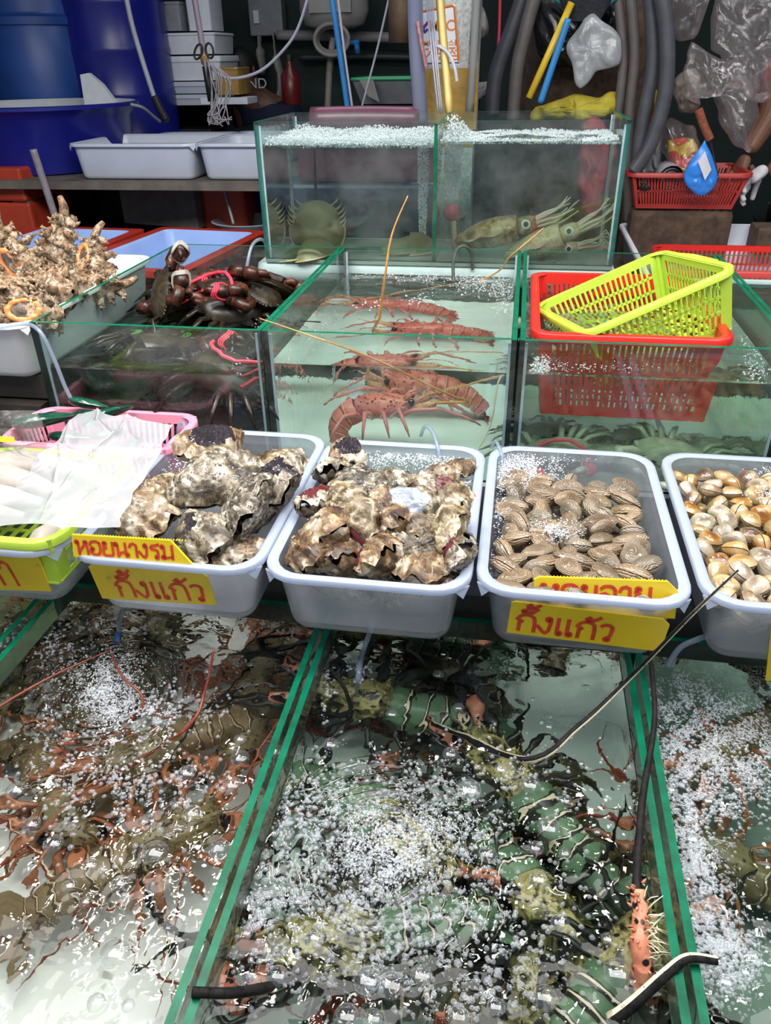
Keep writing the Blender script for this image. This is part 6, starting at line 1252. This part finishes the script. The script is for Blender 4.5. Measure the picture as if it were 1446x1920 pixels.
bx('red_crate', tuple(P(420, 392, y=3.25)+Vector((0, .1, -.02))), (.19, .2, .24), m_org, 'red crate in the shade under the right end of the shelf', 'crate'); bx('blue_crate', tuple(P(470, 375, y=3.4)+Vector((.03, .1, 0))), (.14, .2, .18), m_bluep, 'blue crate in the shade at the right end of the shelf', 'crate')
wb = thing('white_bowl', 'round whitish bowl behind the red basins', 'bowl', tuple(P(452, 432, y=3.1)+Vector((0, .12, -.05)))); ob('bowl_wall', MB().lathe([(.09, 0), (.15, .06), (.16, .07), (.15, .072), (.085, .01)], 28, cap0=True, cap1=True), m_white, wb)
hose('thin_stick', [P(420, 352, y=3.1), P(430, 390, y=3.08), P(438, 420, y=3.06)], .006, 'thin grey stick hanging below the shelf edge', m_greyp, 'stick')
# air stone on a rod in the rear tank, blue sponge
ast = thing('air_stone', 'reddish round air stone on a pale rod in the squid compartment', 'air stone', P(851, 440, y=2.33)); ob('stone', MB().ball(P(850, 393, y=2.33), .024, 16), plain('pink_red_stone', (.42, .06, .08), .7, .3, 60, bump_s=.5), ast, 'all', True); ob('rod', MB().tube([P(857, 470, y=2.33), P(852, 405, y=2.33)], .009, 10), plain('tan_rod', (.40, .32, .20), .6), ast, 'all', True)
bl = tag(ob('blue_air_stone', MB().ball(P(792, 462, y=2.32), (.020, .020, .022), 14), plain('blue_stone', (.03, .18, .50), .6, .3, 60)), 'blue air stone at the foot of the bubble column beside the divider', 'air stone')
# ---------------------------------------------------------------- people
def skin(name, joints, edges, mat, parent, sub=2, root=0):
    me = bpy.data.meshes.new(name); ks = list(joints); me.from_pydata([joints[k][0] for k in ks], [(ks.index(a), ks.index(b)) for a, b in edges], []); me.materials.append(mat)
    o = bpy.data.objects.new(name, me); COL.objects.link(o); o.parent = parent; o.modifiers.new('skin', 'SKIN'); sv = me.skin_vertices[0] if me.skin_vertices else None
    if sv is None:
        bpy.context.view_layer.objects.active = o; me.attributes; bm_ = __import__('bmesh').new(); bm_.from_mesh(me); bm_.verts.layers.skin.verify(); bm_.to_mesh(me); bm_.free(); sv = me.skin_vertices[0]
    for i, k in enumerate(ks): rr_ = joints[k][1]; sv.data[i].radius = rr_ if isinstance(rr_, tuple) else (rr_, rr_); sv.data[i].use_root = (i == root)
    s = o.modifiers.new('sub', 'SUBSURF'); s.levels = sub; s.render_levels = sub; me.update()
    return o
m_skin = plain('brown_skin', (.16, .075, .045), .5, .12, 12); m_hair = plain('black_hair', (.008, .007, .007), .6, .4, 120); m_navy = plain('navy_shirt', (.012, .016, .05), .8, .2, 20); m_redsh = plain('red_shirt', (.34, .012, .012), .8, .15, 20); m_glove = plain('white_glove', (.46, .47, .50), .8, .1, 60); m_trs = plain('dark_trousers', (.035, .04, .055), .8, .2, 20)
def head(parent, c, fwd, s=1.):
    f = Vector(fwd).normalized(); u = Vector((0, 0, 1)); u = (u-f*u.dot(f)).normalized(); sd = f.cross(u)
    def fn(a_, v):
        a = 6.283*a_; ph = math.pi*(.01+.98*v); x = math.sin(ph)*math.cos(a); y = math.sin(ph)*math.sin(a); z = -math.cos(ph)
        w = .074*(1-.16*max(0, -z)); d = .092+.010*max(0, x)*(z < 0); nose = .016*math.exp(-((y/.16)**2+((z+.15)/.22)**2))*(x > 0)
        brow = .004*math.exp(-((z-.12)/.08)**2)*(x > .3); eye = -.008*math.exp(-(((abs(y)-.36)/.16)**2+((z-.02)/.10)**2))*(x > 0); lip = .005*math.exp(-((y/.3)**2+((z+.48)/.06)**2))*(x > 0)
        p = f*(x*d+nose+brow+eye+lip) + sd*(y*w) + u*(z*.112); return Vector(c)+p*s
    ob('head', MB().grid(fn, 40, 30, 0, True), m_skin, parent, 'all', True)
    def hr(a_, v):
        a = 6.283*a_; ph = math.pi*(1-.60*v); x = math.sin(ph)*math.cos(a); y = math.sin(ph)*math.sin(a); z = -math.cos(ph)
        k = 1.09+.03*noise.noise((x*6, y*6, z*6)); z2 = max(z, .25 if x > .35 else -.5); return Vector(c)+(f*(x*.094*k-.004)+sd*(y*.076*k)+u*(z2*.113*k))*s
    ob('hair', MB().grid(hr, 40, 14, 0, True), m_hair, parent, 'all', True)
    for q in (-1, 1):
        ob('eye', MB().ball(Vector(c)+(f*.080+sd*(q*.030)+u*.004)*s, .011*s, 8), m_eye, parent, 'all', True); ob('ear', MB().ball(Vector(c)+(sd*(q*.074)-u*.006)*s, (.012*s, .018*s, .030*s), 8), m_skin, parent, 'all', True)
    ob('mouth', MB().ball(Vector(c)+(f*.092-u*.053)*s, (.012*s, .012*s, .005*s), 8), plain('lips', (.20, .06, .05), .5), parent, 'all', True)
def hand(parent, wrist, d, palm_n, mat, s=1., curl=.5):
    d = Vector(d).normalized(); n_ = Vector(palm_n); n_ = (n_-d*n_.dot(d)).normalized(); sd = d.cross(n_); w = Vector(wrist); J = {'w': (w, .024*s), 'p': (w+d*.045*s, (.036*s, .018*s)), 'k': (w+d*.078*s, (.038*s, .015*s))}; E = [('w', 'p'), ('p', 'k')]
    o = skin('hand', J, E, mat, parent)
    for i, (off, ln) in enumerate(((-.030, .070), (-.010, .080), (.010, .075), (.030, .058))):
        b = w+d*.076*s+sd*off*s; a1 = curl*.6; p1 = b+(d*math.cos(a1)+n_*math.sin(a1))*ln*.45*s; p2 = p1+(d*math.cos(a1*2)+n_*math.sin(a1*2))*ln*.32*s; p3 = p2+(d*math.cos(a1*2.8)+n_*math.sin(a1*2.8))*ln*.26*s
        skin('finger', {'a': (b-d*.012*s, .0098*s), 'b': (p1, .0092*s), 'c': (p2, .0084*s), 'd': (p3, .0070*s)}, [('a', 'b'), ('b', 'c'), ('c', 'd')], mat, o)
    b = w+d*.028*s-sd*.030*s; skin('thumb', {'a': (b, .0115*s), 'b': (b+(d*.6-sd*.7+n_*.3)*.036*s, .0105*s), 'c': (b+(d*.9-sd*.75+n_*.6)*.058*s, .0085*s)}, [('a', 'b'), ('b', 'c')], mat, o)
def person(label, hip, chest, headc, face, sh, arms, legs, shirt, trous, s=1.):
    t = thing('person', label, 'person', (hip[0], hip[1], 0)); o = Vector(t.location); L = lambda p: tuple(Vector(p)-o)
    hip, chest = Vector(hip), Vector(chest); hc = Vector(headc); neck = chest+(hc-chest)*.52; J = {'hip': (L(hip), (.135, .10)), 'waist': (L(hip.lerp(chest, .5)), (.13, .092)), 'chest': (L(chest), (.15, .10)), 'neck': (L(neck), .052), 'skull': (L(hc), .055)}
    E = [('hip', 'waist'), ('waist', 'chest'), ('chest', 'neck'), ('neck', 'skull')]
    for i, (q, a) in enumerate(zip((-1, 1), arms)):
        S_, El, Wr = a[:3]; J['s%d' % i] = (L(S_), .058); J['e%d' % i] = (L(El), .042); J['w%d' % i] = (L(Wr), .027); E += [('chest', 's%d' % i), ('s%d' % i, 'e%d' % i), ('e%d' % i, 'w%d' % i)]
    for i, l_ in enumerate(legs):
        J['t%d' % i] = (L(l_[0]), .088); J['n%d' % i] = (L(l_[1]), .058); J['a%d' % i] = (L(l_[2]), .040); J['f%d' % i] = (L(l_[3]), .036); E += [('hip', 't%d' % i), ('t%d' % i, 'n%d' % i), ('n%d' % i, 'a%d' % i), ('a%d' % i, 'f%d' % i)]
    skin('body', J, E, m_skin, t)
    SJ = {k: (J[k][0], tuple(x*1.22 for x in J[k][1])) for k in ('hip', 'waist', 'chest')}; SE = [('hip', 'waist'), ('waist', 'chest'), ('chest', 'collar')]; SJ['collar'] = (tuple(Vector(J['chest'][0]).lerp(Vector(J['neck'][0]), .55)), .085)
    for i in range(2):
        SJ['s%d' % i] = (J['s%d' % i][0], .082); m_ = Vector(J['s%d' % i][0]).lerp(Vector(J['e%d' % i][0]), .7); SJ['u%d' % i] = (tuple(m_), .062); SE += [('chest', 's%d' % i), ('s%d' % i, 'u%d' % i)]
    skin('shirt', SJ, SE, shirt, t)
    TJ = {'hip': (J['hip'][0], (.148, .112))}; TE = []
    for i in range(2):
        for k, r_ in (('t', .100), ('n', .072), ('a', .056)): TJ[k+str(i)] = (J[k+str(i)][0], r_)
        TE += [('hip', 't%d' % i), ('t%d' % i, 'n%d' % i), ('n%d' % i, 'a%d' % i)]
    skin('trousers', TJ, TE, trous, t); head(t, hc, face, s)
    for a in arms: hand(t, L(a[2]), a[3], a[4], a[5], 1., a[6])
    return t
# seated worker at the back in a navy shirt
hc = P(458, 128, y=4.62); ch_ = Vector((hc.x+.05, 4.76, hc.z-.26)); hp = Vector((hc.x+.07, 4.80, hc.z-.66)); f0 = Vector((hc.x+.05, 4.45, 0))
pA = person('person in a navy shirt with white letters bending forward at the dark back', hp, ch_, hc, (-.35, -.75, -.45), None,
  [((ch_.x-.16, 4.74, ch_.z+.03), (ch_.x-.22, 4.60, ch_.z-.20), (ch_.x-.10, 4.48, ch_.z-.30), (.5, -.6, -.3), (0, 0, -1), m_skin, .7), ((ch_.x+.17, 4.74, ch_.z+.03), (ch_.x+.22, 4.62, ch_.z-.22), (ch_.x+.10, 4.5, ch_.z-.34), (-.4, -.6, -.3), (0, 0, -1), m_skin, .7)],
  [((hp.x-.10, 4.82, hp.z-.08), (hp.x-.13, 4.77, .50), (hp.x-.13, 4.87, .09), (hp.x-.15, 4.74, .04)), ((hp.x+.10, 4.82, hp.z-.08), (hp.x+.12, 4.77, .50), (hp.x+.12, 4.87, .09), (hp.x+.14, 4.74, .04))], m_navy, m_trs, .86)
cu = bpy.data.curves.new('lettering', 'FONT'); cu.body = 'AND'; cu.size = .07; cu.extrude = .0012; lt = text_mesh('lettering', cu, plain('grey_white_print', (.42, .42, .5), .6)); lt.parent = pA
lp = P(449, 166, y=4.585); lt.location = lp-Vector(pA.location); lt.rotation_euler = (math.radians(80), 0, math.radians(6))
# worker at the right edge: red shirt, bare arm, gloved hand
hx_ = P(1500, 200, y=3.25).x
s1 = P(1462, 120, y=3.2); e1 = P(1446, 215, y=3.12); w1 = P(1402, 288, y=3.05); s2 = Vector((hx_+.34, 3.2, s1.z)); e2 = P(1500, 330, y=2.98); w2 = P(1440, 312, y=2.93)
hip2 = Vector((hx_+.14, 3.32, .92)); ch2 = Vector((hx_+.15, 3.26, 1.32)); hc2 = Vector((hx_+.13, 3.16, 1.66))
person('person in a red shirt cut by the right edge, one hand in a white glove', hip2, ch2, hc2, (-.4, -.7, -.4), None,
  [(s1, e1, w1, (-.25, -.1, -.8), (.4, -.9, 0), m_skin, .9), (s2, e2, w2, (-.75, -.2, -.6), (0, -.6, -.8), m_glove, .8)],
  [((hip2.x-.10, 3.33, .84), (hip2.x-.11, 3.28, .48), (hip2.x-.11, 3.36, .09), (hip2.x-.13, 3.22, .04)), ((hip2.x+.10, 3.33, .84), (hip2.x+.12, 3.28, .48), (hip2.x+.12, 3.36, .09), (hip2.x+.14, 3.22, .04))], m_redsh, m_trs)
# ---------------------------------------------------------------- bubbles and foam: fine domes nobody could count
def domes(name, C, R, label, mat, full=False, squash=.8, seg=6):
    C = np.asarray(C, dtype=np.float64); R = np.asarray(R, dtype=np.float64); N = len(C)
    th = np.linspace(0, 2*np.pi, seg, endpoint=False); ph = np.linspace(-np.pi/2*.85, np.pi/2*.97, 4) if full else (np.array([0., .75, 1.46]) if seg < 9 else np.array([0., .4, .8, 1.15, 1.50]))
    ring = np.concatenate([np.stack([np.cos(p)*np.cos(th), np.cos(p)*np.sin(th), np.full(seg, np.sin(p)*squash)], 1) for p in ph]); nv = len(ring)
    V = (C[:, None, :] + R[:, None, None]*ring[None]).reshape(-1, 3); q = []
    for i in range(len(ph)-1):
        for k in range(seg): q.append((i*seg+k, i*seg+(k+1) % seg, (i+1)*seg+(k+1) % seg, (i+1)*seg+k))
    F = (np.array(q)[None] + (np.arange(N)*nv)[:, None, None]).reshape(-1, 4)
    me = bpy.data.meshes.new(name); me.vertices.add(len(V)); me.vertices.foreach_set('co', V.ravel()); me.loops.add(F.size); me.loops.foreach_set('vertex_index', F.ravel().astype(np.int32))
    me.polygons.add(len(F)); me.polygons.foreach_set('loop_start', np.arange(0, F.size, 4, dtype=np.int32)); me.polygons.foreach_set('loop_total', np.full(len(F), 4, dtype=np.int32)); me.polygons.foreach_set('use_smooth', np.ones(len(F), dtype=bool))
    me.materials.append(mat); me.update(calc_edges=True); me.validate()
    o = bpy.data.objects.new(name, me); COL.objects.link(o); return tag(o, label, 'foam', None, 'stuff')
m_bubble = bubble_mat('clear_bubble', .03, 1.6); m_foam = bubble_mat('fine_white_foam', .13, 1.2); m_foamg = bubble_mat('grey_foam', .10, 1.2); m_boil = bubble_mat('boiling_froth', .30, 1.2); m_froth = bubble_mat('dense_white_froth', .42, 1.2)
def scatter(cl, zs, box, kind, lift=0., seed=0):
    """cl: (px, py, spread x, spread y, count, rmin, rmax) clusters on the water level zs"""
    r = np.random.RandomState(seed+3); f = ripple(kind); C, R = [], []
    for px, py, sx, sy, n, r0, r1 in cl:
        a = r.randn(n, 2); rad = r0+(r1-r0)*r.rand(n)**3
        # clump: drop a share by noise so that streaks and gaps remain
        for (u, v), q in zip(a, rad):
            x_, y_ = px+u*sx, py+v*sy
            if noise.noise((x_*.028, y_*.028, seed)) + .45*noise.noise((x_*.09, y_*.09, seed+2.)) < -.06 and q < r1*.8: continue
            p = P(x_, y_, z=zs)
            if box[0]+q < p.x < box[1]-q and box[2]+q < p.y < box[3]-q: C.append((p.x, p.y, zs+f(p.x, p.y)-.1*q+lift*r.rand()**2)); R.append(q)
    return C, R
def inner(X, y0, y1): return (X[0]+T+.001, X[1]-T-.001, y0+T+.001, y1-T-.001)
S1, S2, S3 = .0008, .0020, .0036
CA = [(205, 1285, 45, 42, 2200, S1, S2), (140, 1240, 60, 40, 900, S1, S2), (250, 1350, 70, 40, 900, S1, S3), (330, 1330, 60, 22, 500, S1, S3), (100, 1430, 70, 60, 500, S1, S3), (210, 1480, 60, 30, 500, S1, S3), (330, 1470, 50, 25, 400, S1, S3), (150, 1500, 110, 80, 400, S1, S3), (300, 1180, 180, 14, 500, S1, S3), (120, 1180, 25, 30, 300, S1, S3), (300, 1600, 130, 130, 90, .002, .005)]
C, R = scatter(CA, LWS, inner(LX[1], LY0, LY1), 'rough', .004, 1); domes('foam', C, R, 'silvery foam boiling up at the air tube of the low left tank', m_foam)
CB = [(720, 1600, 62, 50, 2600, S1, S2), (560, 1560, 55, 60, 1500, S1, S3), (640, 1500, 90, 40, 1300, S1, S3), (480, 1640, 26, 90, 700, S1, .0055), (640, 1680, 90, 40, 1200, S1, S3), (860, 1580, 40, 70, 900, S1, S3), (760, 1740, 100, 50, 1200, S1, S3), (600, 1800, 120, 50, 700, S1, S3), (900, 1840, 110, 50, 900, S1, S3), (1000, 1480, 110, 60, 500, S1, S3), (800, 1460, 120, 30, 700, S1, S3), (960, 1700, 90, 80, 600, S1, S3), (1000, 1195, 100, 5, 500, S1, S2), (608, 1260, 8, 40, 250, S1, S3), (1195, 1400, 5, 120, 300, S1, S3), (670, 1262, 12, 10, 130, .001, .003), (949, 1246, 13, 8, 120, .001, .0025)]
C, R = scatter(CB, LWS, inner(LX[2], LY0, LY1), 'rough', .004, 2); domes('foam', C, R, 'silvery foam boiling up in the low middle tank over the lobsters', m_foam)
CC = [(1330, 1280, 75, 45, 4200, S1, .0019), (1290, 1350, 50, 50, 2600, S1, .0019), (1300, 1410, 60, 50, 3600, S1, .0024), (1390, 1430, 50, 45, 2600, S1, .0026), (1275, 1500, 25, 60, 1300, S1, .0034), (1420, 1370, 40, 60, 1500, S1, .0022), (1300, 1600, 24, 80, 2600, S1, .0028), (1320, 1720, 32, 60, 2600, S1, .0024), (1370, 1790, 36, 40, 2600, S1, .0024), (1370, 1520, 60, 25, 700, S1, .0030), (1340, 1870, 25, 14, 300, S1, .002)]
C, R = scatter(CC, LWS, inner(LX[3], LY0, LY1), 'rough', .002, 3); domes('foam', C, R, 'grey foam covering the low right tank, open at its front right', m_foamg)
C, R = scatter([(40, 1210, 40, 30, 700, S1, S3)], LWS, inner(LX[0], LY0, LY1), 'rough', .002, 4); domes('foam', C, R, 'foam in the dark low tank at the left edge', m_foam)
BIG_ = [(215, 1790, .0165), (290, 1600, .017), (360, 1525, .013), (410, 1590, .014), (180, 1880, .010), (100, 1580, .013), (170, 1622, .010), (435, 1470, .014), (350, 1450, .013), (30, 1480, .014), (225, 1655, .011), (130, 1660, .009), (240, 1885, .007), (330, 1510, .007), (270, 1540, .008), (520, 1410, .012), (450, 1420, .014), (390, 1260, .008), (470, 1245, .006), (450, 1385, .009), (230, 1530, .006), (385, 1685, .006), (315, 1740, .005), (160, 1690, .008), (60, 1545, .012)]
def bigs(L, zs, kind): f = ripple(kind); return [(lambda p: (p.x, p.y, zs+f(p.x, p.y)-.001))(P(x, y, z=zs)) for x, y, r_ in L], [r_ for x, y, r_ in L]
C, R = bigs(BIG_, LWS, 'rough'); domes('bubbles', C, R, 'large clear bubbles on the water of the low left tank', m_bubble, False, .55, 20)
BIGB = [(1060, 1600, .008), (995, 1470, .015), (735, 1338, .010), (822, 1262, .009), (860, 1328, .009), (1030, 1360, .0065), (970, 1270, .006), (630, 1295, .008), (620, 1395, .012), (845, 1412, .012), (880, 1480, .017), (1030, 1550, .016), (940, 1440, .010), (1060, 1500, .010), (690, 1838, .017), (735, 1845, .016), (650, 1905, .014), (700, 1910, .011), (520, 1830, .012), (1160, 1825, .017), (1022, 1868, .014), (1050, 1730, .011), (1005, 1590, .010), (915, 1600, .012), (790, 1830, .013), (860, 1910, .012), (930, 1890, .010), (590, 1760, .009), (460, 1750, .009), (455, 1690, .010), (1140, 1760, .008), (1090, 1430, .005), (650, 1225, .005), (1120, 1560, .006), (880, 1260, .004), (1000, 1310, .004), (560, 1690, .008), (1010, 1650, .012)]
C, R = bigs(BIGB, LWS, 'rough'); domes('bubbles', C, R, 'large clear bubbles on the water of the low middle tank', m_bubble, False, .55, 20)
BIGC = [(1300, 1570, .011), (1260, 1480, .008), (1300, 1720, .006), (1365, 1838, .010), (1400, 1820, .008), (1290, 1650, .006), (1240, 1440, .008), (1330, 1500, .009), (1385, 1480, .008), (1290, 1530, .006)]
C, R = bigs(BIGC, LWS, 'rough'); domes('bubbles', C, R, 'large clear bubbles among the foam of the low right tank', m_bubble, False, .55, 20)
C, R = scatter([(200, 1290, 34, 30, 2600, .0007, .0016), (240, 1340, 40, 14, 700, .0007, .0016)], LWS, inner(LX[1], LY0, LY1), 'rough', .010, 14); domes('foam', C, R, 'white froth heart of the boil in the low left tank', m_boil)
C, R = scatter([(725, 1610, 46, 38, 3200, .0007, .0018), (700, 1540, 80, 24, 1200, .0007, .0016), (800, 1560, 50, 24, 800, .0007, .0016)], LWS, inner(LX[2], LY0, LY1), 'rough', .012, 15); domes('foam', C, R, 'white froth heart of the boil in the low middle tank', m_boil)
# middle row
C, R = scatter([(900, 530, 45, 12, 1400, .001, .003), (830, 520, 70, 8, 700, .001, .003), (740, 518, 60, 6, 350, .001, .003), (945, 555, 14, 18, 400, .001, .003), (560, 600, 30, 40, 250, .001, .0025), (690, 575, 14, 6, 70, .001, .004), (780, 562, 22, 6, 120, .001, .004)], MWS[1], inner(MX[1], MY0, MY1), 'calm', .010, 5); domes('foam', C, R, 'white foam at the back of the red lobster tank', m_foam)
C, R = scatter([(455, 545, 35, 6, 900, .001, .0028), (500, 580, 20, 20, 200, .001, .003), (440, 700, 12, 25, 90, .001, .004)], MWS[0], inner(MX[0], MY0, MY1), 'mid', .008, 6); domes('foam', C, R, 'white foam at the back of the mud crab tank', m_foam)
C, R = scatter([(1010, 690, 14, 16, 700, .001, .0028), (1100, 690, 60, 6, 250, .001, .0025), (1420, 690, 14, 26, 350, .001, .003), (1400, 600, 8, 40, 300, .001, .003), (1000, 560, 8, 40, 300, .001, .003), (1180, 515, 40, 6, 200, .001, .003)], MWS[2], inner(MX[2], MY0, MY1), 'calm', .004, 7); domes('foam', C, R, 'white foam at the left glass of the red basket tank', m_foam)
# foam drops on the wet glass of the rear tank, thick froth on its water
def froth(x0, x1, y0, y1, zs, n, hfun, r0, r1, seed):
    r = np.random.RandomState(seed); C = []; R = []
    for k in range(n):
        x, y = r.uniform(x0+.004, x1-.004), r.uniform(y0+.004, y1-.004); h = hfun(x, y); q = r.uniform(r0, r1)
        if h > 0: C.append((x, y, zs-.004+h*r.rand())); R.append(q)
    return C, R
yf, yb = RY0+T+.002, RY1-T-.002
hl = lambda x, y: .018+.016*noise.noise((x*9, y*9, 1))+.016*max(0, (y-yf)/(yb-yf))*(.5+.5*noise.noise((x*6, 2, 2)))
C, R = froth(RX0+T+.002, RXM-.006, yf, yb, 1.303, 12000, hl, .0010, .0030, 8); domes('foam', C, R, 'thick white froth on the horseshoe crab compartment', m_froth, True, 1., 6)
xm = P(850, 225, y=2.3).x; hr_ = lambda x, y: .006+.010*noise.noise((x*10, y*10, 5))+.055*math.exp(-((x-xm)/.045)**2-((y-2.30)/.07)**2)
C, R = froth(RXM+.006, RX1-T-.002, yf, yb, 1.312, 8000, hr_, .0010, .0030, 9); domes('foam', C, R, 'white froth on the squid compartment with a mound over the air stone', m_froth, True, 1., 6)
def column(px0, px1, y, z0, z1, n, seed, r0=.0009, r1=.0026, amp=.0):
    r = np.random.RandomState(seed); C, R = [], []
    for k in range(n):
        z = lerp(z0, z1, r.rand()); w = .6+.4*(z-z0)/(z1-z0); x0, x1 = P(px0, 380, y=y).x, P(px1, 380, y=y).x; c = (x0+x1)/2
        C.append((c+(x1-x0)/2*w*r.uniform(-1, 1), y+(x1-x0)*.4*w*r.uniform(-1, 1), z)); R.append(r.uniform(r0, r1))
    return C, R
C, R = column(786, 807, 2.32, 1.05, 1.300, 1500, 10); domes('bubble_column', C, R, 'column of fine bubbles beside the divider of the tall tank', m_froth, True, 1., 6)
C, R = column(832, 868, 2.33, 1.155, 1.308, 1500, 11); domes('bubble_column', C, R, 'column of fine bubbles above the reddish air stone', m_froth, True, 1., 6)
# trays
m_tfoam = bubble_mat('tray_froth', .38, 1.2)
def tbox(i): return (TX[i][0]+.018, TX[i][1]-.018, TYF[i]+.02, TYB[i]-.018)
for i, cl, zs, l in ((1, [(350, 862, 22, 36, 1500, .0008, .002), (440, 822, 40, 3, 260, .0008, .0018), (320, 930, 20, 22, 200, .0008, .002)], .850, 'thin foam at the left wall of the big oyster tray'), (2, [(760, 850, 60, 16, 2600, .0008, .002), (850, 900, 26, 30, 1500, .0008, .002), (700, 845, 24, 8, 300, .0008, .002)], .852, 'white foam across the back of the smaller oyster tray'),
                 (3, [(960, 880, 26, 22, 2600, .0007, .0018), (1010, 875, 26, 18, 1400, .0007, .0017), (930, 950, 12, 34, 500, .0007, .0018), (1040, 995, 24, 11, 1100, .0007, .0016), (1080, 862, 50, 3, 200, .0007, .0015)], .8545, 'white foam patches at the back left of the carpet clam tray'), (4, [(1430, 878, 16, 6, 300, .0007, .0016), (1435, 935, 14, 9, 350, .0007, .0016)], .8545, 'white foam patches in the small clam tray')):
    C, R = scatter(cl, zs, tbox(i), 'calm', .012 if i == 3 else .007, 30+i); domes('foam', C, R, l, m_tfoam)
